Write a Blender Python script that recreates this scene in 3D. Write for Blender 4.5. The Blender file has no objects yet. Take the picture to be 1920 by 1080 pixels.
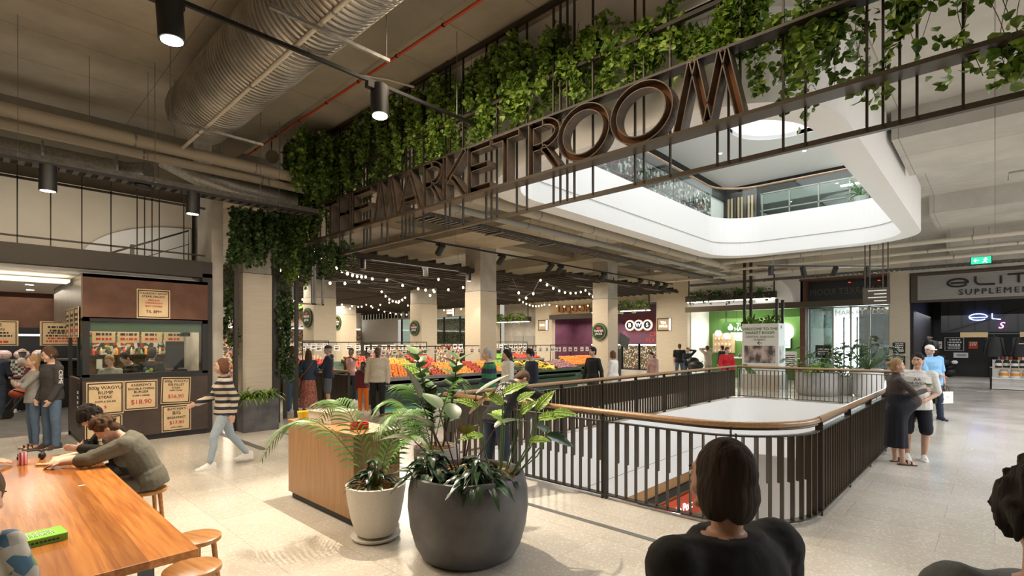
import bpy, bmesh, math, random
from mathutils import Vector, Matrix, Euler, noise
PI = math.pi
D = bpy.data
C = bpy.context.scene.collection
SC = bpy.context.scene
rnd = random.Random(7)

# ------------------------------------------------------------------ camera, world, light, exposure
cam_d = D.cameras.new('camera'); cam = D.objects.new('camera', cam_d); C.objects.link(cam)
cam.location = (0, 0, 1.9); cam.rotation_euler = (PI/2, 0, math.radians(43.3-90))
cam_d.sensor_width = 36; cam_d.lens = 961/1920*36; cam_d.shift_y = 100/1920
cam_d.clip_start = .05; cam_d.clip_end = 200
SC.camera = cam
SC.view_settings.view_transform = 'Standard'; SC.view_settings.look = 'None'
SC.view_settings.gamma = 1; SC.view_settings.use_curve_mapping = False
SC.view_settings.exposure = 0.25
W = D.worlds.new('world'); SC.world = W; W.use_nodes = True
W.node_tree.nodes['Background'].inputs[0].default_value = (1.0, .93, .82, 1)
W.node_tree.nodes['Background'].inputs[1].default_value = .45

def area(name, loc, sx, sy, power, col=(1, 1, 1), rot=(0, 0, 0)):
    l = D.lights.new(name, 'AREA'); l.shape = 'RECTANGLE'; l.size = sx; l.size_y = sy
    l.energy = power; l.color = col
    o = D.objects.new(name, l); C.objects.link(o); o.location = loc; o.rotation_euler = rot
    return o
def spot(name, loc, target, power, angle, col=(1, .86, .68), radius=.04, blend=.35):
    l = D.lights.new(name, 'SPOT'); l.energy = power; l.spot_size = math.radians(angle)
    l.spot_blend = blend; l.color = col; l.shadow_soft_size = radius
    o = D.objects.new(name, l); C.objects.link(o); o.location = loc
    o.rotation_euler = (Vector(target)-Vector(loc)).to_track_quat('-Z', 'Y').to_euler()
    return o
# daylight falling through the roof opening over the void
area('atrium_skylight', (11.8, 4.2, 12.5), 12, 5, 980, (.93, .97, 1))
# daylight from the glazed street entrance and the mall to the right
area('entrance_daylight', (30.6, 5.0, 1.9), 3.5, 3.2, 500, (.9, .96, 1), (PI/2, 0, PI/2))
area('mall_daylight', (15, -6.5, 5.2), 16, 6, 1700, (.97, .98, 1), (0.15, 0, 0))
# warm ceiling lights over the market hall and its shops
for ix in range(3):
    for iy in range(3):
        area('market_light', (10+ix*6.2, 15+iy*8.5, 4.35), 3.4, 4.2, 360, (1, .87, .68))
area('cafe_fill', (.5, 7.2, 4.8), 4, 4, 270, (1, .82, .60))  # added fill floating below the near bay ceiling, not a fitting
area('planter_fill', (4.4, 4.5, 5.9), 1.0, 6, 110, (1, .8, .58))  # added fill over the pots, grazing the vines; no lamp hangs here
area('butcher_light', (-1.0, 17.0, 3.0), 5, 5, 130, (1, .88, .7))
area('booth_light', (2.4, 13.4, 3.0), 1.6, 1.6, 60, (1, .85, .62))
area('lower_mall_light', (12, 3.5, -1.9), 10, 4, 420, (1, .95, .88))
area('tea_light', (28.6, 9.3, 3.2), 2.5, 4.5, 110, (1, .96, .88))
area('supplement_light', (32, 0.3, 3.2), 7, 5, 170, (1, 1, 1))
area('liquor_light', (29.0, 18.5, 3.2), 3, 8, 230, (1, .88, .75))
area('upper_floor_light', (13, 10.5, 8.8), 12, 3, 160, (1, .96, .9))
area('upper_floor_light', (23, 5, 8.8), 4, 8, 190, (.95, 1, .96))

area('header_fill', (-.5, 12.6, 3.75), 7, .5, 26, (1, .9, .74), (PI-.5, 0, 0))  # added unseen uplight that brightens the cream wall behind the grille
# ------------------------------------------------------------------ materials
MATS = {}
def _new(name):
    m = D.materials.new(name); m.use_nodes = True
    return m, m.node_tree.nodes, m.node_tree.links, m.node_tree.nodes['Principled BSDF']
def M(name, col, rough=.6, metal=0, em=None, es=0, col2=None, sc=8, stretch=(1, 1, 1), bump=0, det=4, trans=0, alpha=1, contrast=(.35, .65), coat=0, isl=False):
    """plain or two-tone noise material"""
    if name in MATS: return MATS[name]
    m, n, l, b = _new(name)
    b.inputs['Base Color'].default_value = (*col, 1); b.inputs['Roughness'].default_value = rough
    b.inputs['Metallic'].default_value = metal; b.inputs['Coat Weight'].default_value = coat
    if em: b.inputs['Emission Color'].default_value = (*em, 1); b.inputs['Emission Strength'].default_value = es
    if trans: b.inputs['Transmission Weight'].default_value = trans
    if alpha < 1: b.inputs['Alpha'].default_value = alpha
    if col2 or bump:
        tc = n.new('ShaderNodeTexCoord'); mp = n.new('ShaderNodeMapping'); nz = n.new('ShaderNodeTexNoise')
        mp.inputs['Scale'].default_value = stretch; nz.inputs['Scale'].default_value = sc; nz.inputs['Detail'].default_value = det
        l.new(tc.outputs['Object'], mp.inputs[0]); l.new(mp.outputs[0], nz.inputs[0])
        if col2:
            r = n.new('ShaderNodeValToRGB'); r.color_ramp.elements[0].position = contrast[0]; r.color_ramp.elements[1].position = contrast[1]
            r.color_ramp.elements[0].color = (*col, 1); r.color_ramp.elements[1].color = (*col2, 1)
            if isl:
                g = n.new('ShaderNodeNewGeometry'); l.new(g.outputs['Random Per Island'], r.inputs[0])
            else: l.new(nz.outputs[0], r.inputs[0])
            l.new(r.outputs[0], b.inputs['Base Color'])
        if bump:
            bp = n.new('ShaderNodeBump'); bp.inputs['Strength'].default_value = bump; bp.inputs['Distance'].default_value = .02
            l.new(nz.outputs[0], bp.inputs['Height']); l.new(bp.outputs[0], b.inputs['Normal'])
    MATS[name] = m
    return m
def ramp(n, stops):
    r = n.new('ShaderNodeValToRGB'); e = r.color_ramp.elements
    while len(e) < len(stops): e.new(.5)
    for k, (p, c) in enumerate(stops): e[k].position = p; e[k].color = (*c, 1)
    return r
def terrazzo():
    m, n, l, b = _new('terrazzo'); tc = n.new('ShaderNodeTexCoord')
    # three sizes of chips over a mottled base
    nz = n.new('ShaderNodeTexNoise'); nz.inputs['Scale'].default_value = .7; nz.inputs['Detail'].default_value = 5
    l.new(tc.outputs['Object'], nz.inputs[0])
    base = ramp(n, [(.3, (.50, .465, .41)), (.7, (.59, .555, .50))]); l.new(nz.outputs[0], base.inputs[0])
    last = base.outputs[0]
    for sc, th, col in ((27, .24, (.74, .72, .68)), (31, .17, (.34, .28, .22)), (16, .14, (.58, .38, .22)), (45, .22, (.30, .28, .26)), (20, .17, (.68, .60, .48))):
        v = n.new('ShaderNodeTexVoronoi'); v.inputs['Scale'].default_value = sc; v.distance = 'CHEBYCHEV' if sc in (27, 16) else 'MANHATTAN'
        mp = n.new('ShaderNodeMapping'); mp.inputs['Location'].default_value = (sc*.37, sc*.11, 0)
        l.new(tc.outputs['Object'], mp.inputs[0]); l.new(mp.outputs[0], v.inputs['Vector'])
        lt = n.new('ShaderNodeMath'); lt.operation = 'LESS_THAN'; lt.inputs[1].default_value = th
        l.new(v.outputs['Distance'], lt.inputs[0])
        mx = n.new('ShaderNodeMix'); mx.data_type = 'RGBA'; mx.inputs['B'].default_value = (*col, 1)
        ml = n.new('ShaderNodeMath'); ml.operation = 'MULTIPLY'; ml.inputs[1].default_value = .55
        l.new(lt.outputs[0], ml.inputs[0]); l.new(ml.outputs[0], mx.inputs['Factor']); l.new(last, mx.inputs['A']); last = mx.outputs['Result']
    # slab joints and slab-to-slab tone
    br = n.new('ShaderNodeTexBrick'); br.inputs['Scale'].default_value = 1; br.inputs['Brick Width'].default_value = 1.2; br.inputs['Row Height'].default_value = .6
    br.inputs['Mortar Size'].default_value = .003; br.inputs['Color1'].default_value = (1.04, 1.03, 1.01, 1); br.inputs['Color2'].default_value = (.93, .92, .90, 1); br.inputs['Mortar'].default_value = (.72, .70, .67, 1)
    br.offset = .33
    rt = n.new('ShaderNodeMapping'); rt.inputs['Rotation'].default_value = (0, 0, PI/2); l.new(tc.outputs['Object'], rt.inputs[0]); l.new(rt.outputs[0], br.inputs['Vector'])
    mu = n.new('ShaderNodeMix'); mu.data_type = 'RGBA'; mu.blend_type = 'MULTIPLY'; mu.inputs['Factor'].default_value = 1
    l.new(last, mu.inputs['A']); l.new(br.outputs['Color'], mu.inputs['B']); l.new(mu.outputs['Result'], b.inputs['Base Color'])
    b.inputs['Roughness'].default_value = .2; b.inputs['Specular IOR Level'].default_value = .5
    r2 = ramp(n, [(.3, (.13,)*3), (.75, (.30,)*3)]); l.new(nz.outputs[0], r2.inputs[0]); l.new(r2.outputs[0], b.inputs['Roughness'])
    MATS['terrazzo'] = m
    return m
def concrete(name, a, b_, panel=(2.4, 1.2)):
    m, n, l, b = _new(name); tc = n.new('ShaderNodeTexCoord'); nz = n.new('ShaderNodeTexNoise'); nz.inputs['Scale'].default_value = .9; nz.inputs['Detail'].default_value = 9; nz.inputs['Roughness'].default_value = .65
    l.new(tc.outputs['Object'], nz.inputs[0]); r = ramp(n, [(.3, a), (.68, b_)]); l.new(nz.outputs[0], r.inputs[0])
    br = n.new('ShaderNodeTexBrick'); br.inputs['Scale'].default_value = 1; br.inputs['Brick Width'].default_value = panel[0]; br.inputs['Row Height'].default_value = panel[1]; br.offset = 0
    br.inputs['Mortar Size'].default_value = .008; br.inputs['Color1'].default_value = (1, 1, 1, 1); br.inputs['Color2'].default_value = (.86, .86, .86, 1); br.inputs['Mortar'].default_value = (.55, .53, .5, 1)
    l.new(tc.outputs['Object'], br.inputs['Vector'])
    mu = n.new('ShaderNodeMix'); mu.data_type = 'RGBA'; mu.blend_type = 'MULTIPLY'; mu.inputs['Factor'].default_value = 1
    l.new(r.outputs[0], mu.inputs['A']); l.new(br.outputs['Color'], mu.inputs['B']); l.new(mu.outputs['Result'], b.inputs['Base Color'])
    b.inputs['Roughness'].default_value = .85
    bp = n.new('ShaderNodeBump'); bp.inputs['Strength'].default_value = .25; l.new(nz.outputs[0], bp.inputs['Height']); l.new(bp.outputs[0], b.inputs['Normal'])
    MATS[name] = m
    return m
def wood(name, a, b_, plank=0, rough=.35, axis=0, coat=0):
    """stretched-noise grain, optional plank tones; axis = grain direction"""
    m, n, l, b = _new(name); tc = n.new('ShaderNodeTexCoord'); mp = n.new('ShaderNodeMapping')
    sc = [22, 22, 22]; sc[axis] = 1.1; mp.inputs['Scale'].default_value = sc
    nz = n.new('ShaderNodeTexNoise'); nz.inputs['Scale'].default_value = 1.6; nz.inputs['Detail'].default_value = 7; nz.inputs['Distortion'].default_value = .6
    l.new(tc.outputs['Object'], mp.inputs[0]); l.new(mp.outputs[0], nz.inputs[0])
    r = ramp(n, [(.28, a), (.72, b_)]); l.new(nz.outputs[0], r.inputs[0]); out = r.outputs[0]
    if plank:
        sx = n.new('ShaderNodeSeparateXYZ'); l.new(tc.outputs['Object'], sx.inputs[0])
        dv = n.new('ShaderNodeMath'); dv.operation = 'DIVIDE'; dv.inputs[1].default_value = plank; l.new(sx.outputs[1 if axis == 0 else 0], dv.inputs[0])
        fl = n.new('ShaderNodeMath'); fl.operation = 'FLOOR'; l.new(dv.outputs[0], fl.inputs[0])
        wn = n.new('ShaderNodeTexWhiteNoise'); wn.noise_dimensions = '1D'; l.new(fl.outputs[0], wn.inputs['W'])
        r3 = ramp(n, [(0, (.62, .58, .54)), (1, (1.12, 1.1, 1.05))]); l.new(wn.outputs['Value'], r3.inputs[0])
        mu = n.new('ShaderNodeMix'); mu.data_type = 'RGBA'; mu.blend_type = 'MULTIPLY'; mu.inputs['Factor'].default_value = 1
        l.new(out, mu.inputs['A']); l.new(r3.outputs[0], mu.inputs['B']); out = mu.outputs['Result']
    l.new(out, b.inputs['Base Color']); b.inputs['Roughness'].default_value = rough; b.inputs['Coat Weight'].default_value = coat; b.inputs['Coat Roughness'].default_value = .12
    MATS[name] = m
    return m
def stripes(name, cols, period, axis=2, rough=.85, off=0):
    m, n, l, b = _new(name); tc = n.new('ShaderNodeTexCoord'); sx = n.new('ShaderNodeSeparateXYZ'); l.new(tc.outputs['Object'], sx.inputs[0])
    ad = n.new('ShaderNodeMath'); ad.operation = 'ADD'; ad.inputs[1].default_value = off+100*period
    md = n.new('ShaderNodeMath'); md.operation = 'MODULO'; md.inputs[1].default_value = period
    dv = n.new('ShaderNodeMath'); dv.operation = 'DIVIDE'; dv.inputs[1].default_value = period
    l.new(sx.outputs[axis], ad.inputs[0]); l.new(ad.outputs[0], md.inputs[0]); l.new(md.outputs[0], dv.inputs[0])
    r = ramp(n, [(k/len(cols), c) for k, c in enumerate(cols)]); r.color_ramp.interpolation = 'CONSTANT'
    l.new(dv.outputs[0], r.inputs[0]); l.new(r.outputs[0], b.inputs['Base Color']); b.inputs['Roughness'].default_value = rough
    MATS[name] = m
    return m
def checks(name, a, b_, sc, rough=.9):
    m, n, l, b = _new(name); tc = n.new('ShaderNodeTexCoord'); c = n.new('ShaderNodeTexChecker'); c.inputs['Scale'].default_value = sc
    c.inputs['Color1'].default_value = (*a, 1); c.inputs['Color2'].default_value = (*b_, 1); l.new(tc.outputs['Object'], c.inputs[0]); l.new(c.outputs[0], b.inputs['Base Color']); b.inputs['Roughness'].default_value = rough
    MATS[name] = m
    return m
def ducting():
    m, n, l, b = _new('duct_steel'); tc = n.new('ShaderNodeTexCoord'); w = n.new('ShaderNodeTexWave'); w.bands_direction = 'Y'; w.inputs['Scale'].default_value = 3.2; w.inputs['Distortion'].default_value = 0.15
    nz = n.new('ShaderNodeTexNoise'); nz.inputs['Scale'].default_value = 3; nz.inputs['Detail'].default_value = 6
    l.new(tc.outputs['Object'], nz.inputs[0]); l.new(tc.outputs['Object'], w.inputs[0])
    r = ramp(n, [(.3, (.30, .28, .25)), (.7, (.52, .50, .46))]); l.new(nz.outputs[0], r.inputs[0]); l.new(r.outputs[0], b.inputs['Base Color'])
    b.inputs['Metallic'].default_value = .85; b.inputs['Roughness'].default_value = .38
    bp = n.new('ShaderNodeBump'); bp.inputs['Strength'].default_value = .55; bp.inputs['Distance'].default_value = .03; l.new(w.outputs['Fac'], bp.inputs['Height']); l.new(bp.outputs[0], b.inputs['Normal'])
    MATS['duct_steel'] = m
    return m
def glass(name='clear_glass', tint=(.9, .97, .95), refl=.12):
    m = D.materials.new(name); m.use_nodes = True; n = m.node_tree.nodes; l = m.node_tree.links; n.clear()
    o = n.new('ShaderNodeOutputMaterial'); t = n.new('ShaderNodeBsdfTransparent'); g = n.new('ShaderNodeBsdfGlossy'); x = n.new('ShaderNodeMixShader')
    t.inputs[0].default_value = (*tint, 1); g.inputs['Roughness'].default_value = .03; x.inputs[0].default_value = refl
    l.new(t.outputs[0], x.inputs[1]); l.new(g.outputs[0], x.inputs[2]); l.new(x.outputs[0], o.inputs[0]); MATS[name] = m
    return m
def mosaic(name, cols, sc, rough=.5, es=0):
    """irregular coloured patches: the photo panels, packs, produce prints"""
    m, n, l, b = _new(name); tc = n.new('ShaderNodeTexCoord'); v = n.new('ShaderNodeTexVoronoi'); v.inputs['Scale'].default_value = sc
    l.new(tc.outputs['Object'], v.inputs['Vector']); s = n.new('ShaderNodeSeparateColor'); l.new(v.outputs['Color'], s.inputs[0])
    r = ramp(n, [(k/len(cols), c) for k, c in enumerate(cols)]); r.color_ramp.interpolation = 'CONSTANT'; l.new(s.outputs[0], r.inputs[0])
    l.new(r.outputs[0], b.inputs['Base Color']); b.inputs['Roughness'].default_value = rough
    if es: l.new(r.outputs[0], b.inputs['Emission Color']); b.inputs['Emission Strength'].default_value = es
    MATS[name] = m
    return m
terrazzo(); ducting(); glass(); glass('booth_glass', (.95, .97, .95), .04); glass('green_glass', (.80, .90, .86), .10); glass('dim_glass', (.45, .52, .50), .12)
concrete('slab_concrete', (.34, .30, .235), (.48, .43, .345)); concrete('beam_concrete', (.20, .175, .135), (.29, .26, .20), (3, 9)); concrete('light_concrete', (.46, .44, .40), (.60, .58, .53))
wood('table_wood', (.40, .125, .028), (.72, .30, .075), plank=.145, rough=.22, axis=1, coat=.5)
wood('cabinet_wood', (.30, .155, .06), (.44, .245, .105), rough=.4, axis=2); wood('cabinet_top_wood', (.36, .15, .05), (.52, .25, .09), rough=.25, axis=1)
wood('rail_wood', (.26, .14, .06), (.42, .25, .12), rough=.3, axis=0, coat=.3); wood('stool_wood', (.34, .14, .04), (.58, .29, .10), rough=.3, axis=1)
wood('pale_wood', (.48, .33, .18), (.62, .45, .27), rough=.5, axis=2)
M('travertine', (.52, .45, .35), .5, col2=(.60, .53, .43), sc=2.2, stretch=(1, 1, 14), det=3, contrast=(.2, .8))
M('render_concrete', (.40, .37, .33), .8, col2=(.52, .49, .44), sc=2.5)
M('white_paint', (.86, .86, .86), .55); M('white_cove', (.82, .82, .80), .6); M('cream_wall', (.66, .60, .50), .8, col2=(.71, .65, .55), sc=1.5)
M('dark_steel', (.045, .038, .030), .42, .4); M('black_steel', (.015, .015, .016), .45, .3); M('bronze_steel', (.095, .078, .058), .4, .5)
M('rust_steel', (.085, .068, .056), .5, .25, col2=(.15, .11, .08), sc=6); M('rust_inside', (.36, .15, .05), .6, .1)
M('galvanised', (.25, .245, .23), .45, .7, col2=(.36, .35, .33), sc=20); M('pipe_cream', (.50, .44, .34), .55); M('pipe_white', (.62, .57, .48), .5); M('pipe_red', (.55, .065, .02), .45)
M('pipe_grey', (.36, .35, .32), .5, .2)
M('rust_board', (.095, .038, .020), .6, col2=(.13, .055, .030), sc=5, bump=.1); M('counter_board', (.042, .027, .021), .45, col2=(.065, .042, .033), sc=3); M('hood_metal', (.16, .13, .10), .35, .7, col2=(.24, .20, .16), sc=3, stretch=(6, 6, 1))
M('black', (.012, .012, .013), .5); M('white', (.85, .85, .83), .5); M('kraft', (.58, .42, .24), .8, col2=(.64, .48, .29), sc=6); M('ink', (.02, .018, .02), .7); M('red_ink', (.50, .035, .03), .7)
M('bulb', (1, .9, .7), .3, em=(1, .78, .45), es=6); M('lamp_face', (1, 1, 1), .3, em=(1, .93, .82), es=18); M('tube_light', (1, 1, 1), .3, em=(1, .96, .88), es=2.6)
M('globe_light', (1, 1, 1), .3, em=(1, .93, .8), es=6); M('white_sign', (1, 1, 1), .4, em=(1, 1, 1), es=2.2); M('amber_sign', (.4, .2, .08), .5, em=(1, .55, .2), es=.5)
M('sign_green', (.09, .25, .05), .6); M('tea_green', (.085, .19, .04), .7); M('stand_green', (.055, .10, .065), .5); M('neon_blue', (.2, .3, 1), .4, em=(.25, .35, 1), es=9); M('neon_pink', (1, .3, .9), .4, em=(1, .25, .85), es=6)
M('exit_green', (.02, .4, .2), .4, em=(.04, .65, .35), es=1.1); M('red_lens', (.6, .02, .02), .4, em=(1, .05, .03), es=3)
M('tray_steel', (.10, .095, .085), .5, .5, col2=(.16, .15, .14), sc=15); M('dark_pot', (.045, .046, .05), .5, col2=(.115, .115, .12), sc=3.2, bump=.2, det=10, contrast=(.3, .62)); M('cream_pot', (.74, .71, .65), .65, col2=(.80, .77, .71), sc=60, det=2); M('grey_pot', (.30, .29, .27), .6, col2=(.38, .37, .35), sc=3, bump=.1); M('white_pot', (.75, .75, .74), .4)
M('coir', (.26, .12, .035), .95, col2=(.44, .23, .075), sc=40, bump=.6)
M('ivy', (.04, .10, .012), .42, col2=(.20, .32, .04), isl=True, contrast=(.0, 1)); M('ivy_bright', (.07, .17, .02), .38, col2=(.27, .39, .06), isl=True, contrast=(0, 1)); M('ivy_dark', (.018, .045, .010), .5, col2=(.05, .105, .018), isl=True, contrast=(0, 1))  # ivy_bright tones lifted to carry the light on the right-hand vines
M('stem', (.07, .055, .025), .7); M('green_stem', (.10, .17, .05), .5); M('purple_stem', (.07, .018, .03), .4)
M('palm_green', (.06, .17, .025), .4, col2=(.15, .30, .06), isl=True, contrast=(0, 1)); M('ficus_leaf', (.05, .12, .035), .4, col2=(.14, .24, .09), isl=True, contrast=(0, 1)); M('philodendron_leaf', (.035, .075, .025), .42, col2=(.08, .13, .05), isl=True, contrast=(0, 1)); M('dark_leaf', (.010, .032, .014), .3, col2=(.028, .075, .028), isl=True, contrast=(0, 1)); M('bronze_leaf', (.10, .055, .015), .3, col2=(.06, .08, .02), isl=True, contrast=(0, 1))
M('lime_leaf', (.20, .40, .03), .4, col2=(.33, .55, .06), isl=True, contrast=(0, 1)); M('yellow_leaf', (.55, .38, .03), .4); M('leaf_vein', (.50, .62, .18), .5)
M('orange', (.85, .26, .02), .45); M('mandarin', (.88, .36, .05), .45); M('green_apple', (.36, .55, .06), .35); M('red_apple', (.45, .02, .02), .3, col2=(.60, .10, .04), sc=12); M('banana', (.85, .60, .04), .45); M('eggplant', (.16, .02, .06), .4, col2=(.40, .22, .22), sc=9); M('onion', (.70, .60, .45), .5, col2=(.55, .35, .3), sc=9); M('lettuce', (.18, .42, .05), .6); M('tomato', (.70, .06, .02), .3)
M('stand_metal', (.30, .31, .31), .35, .6); M('card_white', (.85, .85, .84), .6); M('red_plastic', (.50, .01, .015), .3); M('tub_plastic', (.72, .70, .62), .35); M('yellow_plastic', (.75, .60, .04), .35)
M('floor_metal', (.22, .22, .21), .4, .6); M('asphalt_tile', (.10, .095, .09), .6, col2=(.14, .13, .12), sc=3); M('teal_mat', (.05, .35, .33), .7)
mosaic('collage', [(.02, .02, .02), (.5, .5, .5), (.06, .10, .05), (.75, .75, .73), (.3, .04, .06), (.14, .15, .16), (.08, .16, .10), (.02, .02, .03)], 9)
mosaic('goods', [(.6, .5, .35), (.7, .68, .6), (.35, .05, .03), (.05, .08, .05), (.6, .3, .08), (.1, .1, .12), (.5, .15, .1), (.75, .7, .6)], 12)
mosaic('bottles', [(.02, .03, .02), (.08, .14, .05), (.5, .4, .2), (.02, .02, .03), (.25, .05, .03), (.5, .5, .5), (.03, .05, .03)], 16)
M('fish_photo', (.09, .075, .08), .5, col2=(.62, .50, .46), sc=2.2, det=8, stretch=(1, 1.6, 1), contrast=(.42, .6))
M('cove_glow', (1, .95, .8), .5, em=(1, .86, .6), es=1.2)
M('purple_wall', (.11, .035, .07), .6, col2=(.16, .055, .10), sc=1.5)
mosaic('garden', [(.3, .6, .12), (.8, .95, .6), (.12, .35, .08), (.95, 1, .95), (.2, .45, .15)], 4, es=1.6)

# ------------------------------------------------------------------ builders
def perp(d):
    d = Vector(d).normalized(); a = Vector((0, 0, 1)) if abs(d.z) < .9 else Vector((1, 0, 0))
    x = a.cross(d).normalized(); return x, d.cross(x)
class MB:
    def __init__(s): s.v = []; s.f = []; s.m = []; s.mi = 0
    def add(s, vs, fs):
        o = len(s.v); s.v += [tuple(v) for v in vs]; s.f += [tuple(i+o for i in f) for f in fs]; s.m += [s.mi]*len(fs)
    def box(s, lo, hi, R=None, at=(0, 0, 0)):
        (a, b, c), (d, e, f) = lo, hi
        vs = [(a, b, c), (d, b, c), (d, e, c), (a, e, c), (a, b, f), (d, b, f), (d, e, f), (a, e, f)]
        if R is not None: vs = [Vector(at)+R @ Vector(v) for v in vs]
        elif at != (0, 0, 0): vs = [Vector(at)+Vector(v) for v in vs]
        s.add(vs, [(0, 3, 2, 1), (4, 5, 6, 7), (0, 1, 5, 4), (1, 2, 6, 5), (2, 3, 7, 6), (3, 0, 4, 7)]); return s
    def loft(s, secs, cap=True):
        """secs: list of rings with equal counts"""
        n = len(secs[0]); vs = [p for r in secs for p in r]; fs = []
        for k in range(len(secs)-1):
            for i in range(n):
                j = (i+1) % n; fs.append((k*n+i, k*n+j, (k+1)*n+j, (k+1)*n+i))
        if cap: fs.append(tuple(range(n-1, -1, -1))); fs.append(tuple((len(secs)-1)*n+i for i in range(n)))
        s.add(vs, fs); return s
    def ring(s, c, rx, ry, x, y, n):
        c = Vector(c); return [c+x*(rx*math.cos(2*PI*i/n))+y*(ry*math.sin(2*PI*i/n)) for i in range(n)]
    def cyl(s, p0, p1, r0, r1=None, n=12):
        r1 = r0 if r1 is None else r1; p0 = Vector(p0); p1 = Vector(p1); x, y = perp(p1-p0)
        return s.loft([s.ring(p0, r0, r0, x, y, n), s.ring(p1, r1, r1, x, y, n)])
    def cap(s, p0, p1, r0, r1, n=10):
        """rounded limb"""
        p0 = Vector(p0); p1 = Vector(p1); d = (p1-p0); L = d.length or 1e-4; d = d/L; x, y = perp(d); secs = []
        for a in (-80, -50, -20): a = math.radians(a); secs.append(s.ring(p0+d*r0*math.sin(a), r0*math.cos(a), r0*math.cos(a), x, y, n))
        for a in (20, 50, 80): a = math.radians(a); secs.append(s.ring(p1+d*r1*math.sin(a), r1*math.cos(a), r1*math.cos(a), x, y, n))
        return s.loft(secs)
    def ell(s, c, r, R=None, n=14, m=9):
        c = Vector(c); R = R or Matrix.Identity(3); secs = []
        for k in range(1, m):
            t = -PI/2+PI*k/m; secs.append([c+R @ Vector((r[0]*math.cos(t)*math.cos(2*PI*i/n), r[1]*math.cos(t)*math.sin(2*PI*i/n), r[2]*math.sin(t))) for i in range(n)])
        return s.loft(secs)
    def tube(s, pts, r, n=8):
        pts = [Vector(p) for p in pts]; secs = []
        x = None
        for k, p in enumerate(pts):
            d = (pts[min(k+1, len(pts)-1)]-pts[max(k-1, 0)]).normalized()
            if x is None: x, y = perp(d)
            else: y = d.cross(x).normalized(); x = y.cross(d).normalized()
            rr = r[k] if isinstance(r, (list, tuple)) else r
            secs.append([p+x*(rr*math.cos(2*PI*i/n))+y*(rr*math.sin(2*PI*i/n)) for i in range(n)])
        return s.loft(secs)
    def lathe(s, prof, c=(0, 0, 0), n=40, cap=True):
        c = Vector(c); X = Vector((1, 0, 0)); Y = Vector((0, 1, 0))
        return s.loft([s.ring(c+Vector((0, 0, z)), max(r, 1e-4), max(r, 1e-4), X, Y, n) for r, z in prof], cap)
    def prism(s, poly, z0, z1):
        n = len(poly); vs = [(x, y, z0) for x, y in poly]+[(x, y, z1) for x, y in poly]
        s.add(vs, [tuple(range(n-1, -1, -1)), tuple(range(n, 2*n))]+[(i, (i+1) % n, (i+1) % n+n, i+n) for i in range(n)]); return s
    def mesh(s, name, mats):
        me = D.meshes.new(name); me.from_pydata(s.v, [], s.f)
        for m in (mats if isinstance(mats, (list, tuple)) else [mats]): me.materials.append(MATS[m] if isinstance(m, str) else m)
        if any(s.m): me.polygons.foreach_set('material_index', s.m)
        return me
    def build(s, name, mats, parent=None, smooth=False, loc=None, rz=None, bevel=0):
        me = s.mesh(name, mats); o = D.objects.new(name, me); C.objects.link(o)
        if smooth: me.polygons.foreach_set('use_smooth', [True]*len(me.polygons))
        if parent: o.parent = parent
        if loc is not None: o.location = loc
        if rz is not None: o.rotation_euler = (0, 0, rz)
        if bevel:
            b = o.modifiers.new('bevel', 'BEVEL'); b.width = bevel; b.segments = 2; b.limit_method = 'ANGLE'
        if smooth and smooth != 'all':
            try: me.set_sharp_from_angle(angle=math.radians(42))
            except Exception: pass
        return o
def tag(o, label=None, cat=None, group=None, kind=None):
    if label: o['label'] = label
    if cat: o['category'] = cat
    if group: o['group'] = group
    if kind: o['kind'] = kind
    return o
def thing(name, label, cat, loc=(0, 0, 0), rz=0, group=None):
    o = D.objects.new(name, None); C.objects.link(o); o.location = loc; o.rotation_euler = (0, 0, rz); o.empty_display_size = .1
    return tag(o, label, cat, group)
def struct(name, mb, mat, smooth=False): return tag(mb.build(name, mat, smooth=smooth), kind='structure')
def dup(root, loc=None, rz=None, label=None, group=None):
    r = root.copy(); C.objects.link(r)
    if loc is not None: r.location = loc
    if rz is not None: r.rotation_euler = (0, 0, rz)
    if label: r['label'] = label
    if group: r['group'] = group
    def rec(a, b):
        for ch in list(a.children):
            c = ch.copy(); C.objects.link(c); c.parent = b; rec(ch, c)
    rec(root, r)
    return r
def text(name, body, size, mat, parent=None, loc=(0, 0, 0), face='-Y', ext=.004, align='CENTER', sx=1, shear=0, space=1, line=1, rot=None, bold=0):
    cu = D.curves.new(name, 'FONT'); cu.body = body; cu.size = size; cu.extrude = ext; cu.align_x = align; cu.align_y = 'CENTER'
    cu.shear = shear; cu.space_character = space; cu.space_line = line; cu.resolution_u = 3; cu.offset = bold
    tmp = D.objects.new('tmp', cu); C.objects.link(tmp); bpy.context.view_layer.update()
    me = D.meshes.new_from_object(tmp.evaluated_get(bpy.context.evaluated_depsgraph_get())); D.objects.remove(tmp); D.curves.remove(cu)
    me.materials.clear(); me.materials.append(MATS[mat]); me.transform(Matrix.Diagonal((sx, 1, 1, 1)))
    o = D.objects.new(name, me); C.objects.link(o)
    e = {'-Y': (PI/2, 0, 0), '-X': (PI/2, 0, -PI/2), '+X': (PI/2, 0, PI/2), '+Z': (0, 0, 0)}[face] if rot is None else rot
    o.rotation_euler = e; o.location = loc
    if parent: o.parent = parent
    return o
def rrect(x0, x1, y0, y1, r, n=8):
    pts = []
    for cx, cy, a in ((x1-r, y1-r, 0), (x0+r, y1-r, 90), (x0+r, y0+r, 180), (x1-r, y0+r, 270)):
        for k in range(n+1):
            t = math.radians(a+90*k/n); pts.append((cx+r*math.cos(t), cy+r*math.sin(t)))
    return pts
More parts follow.
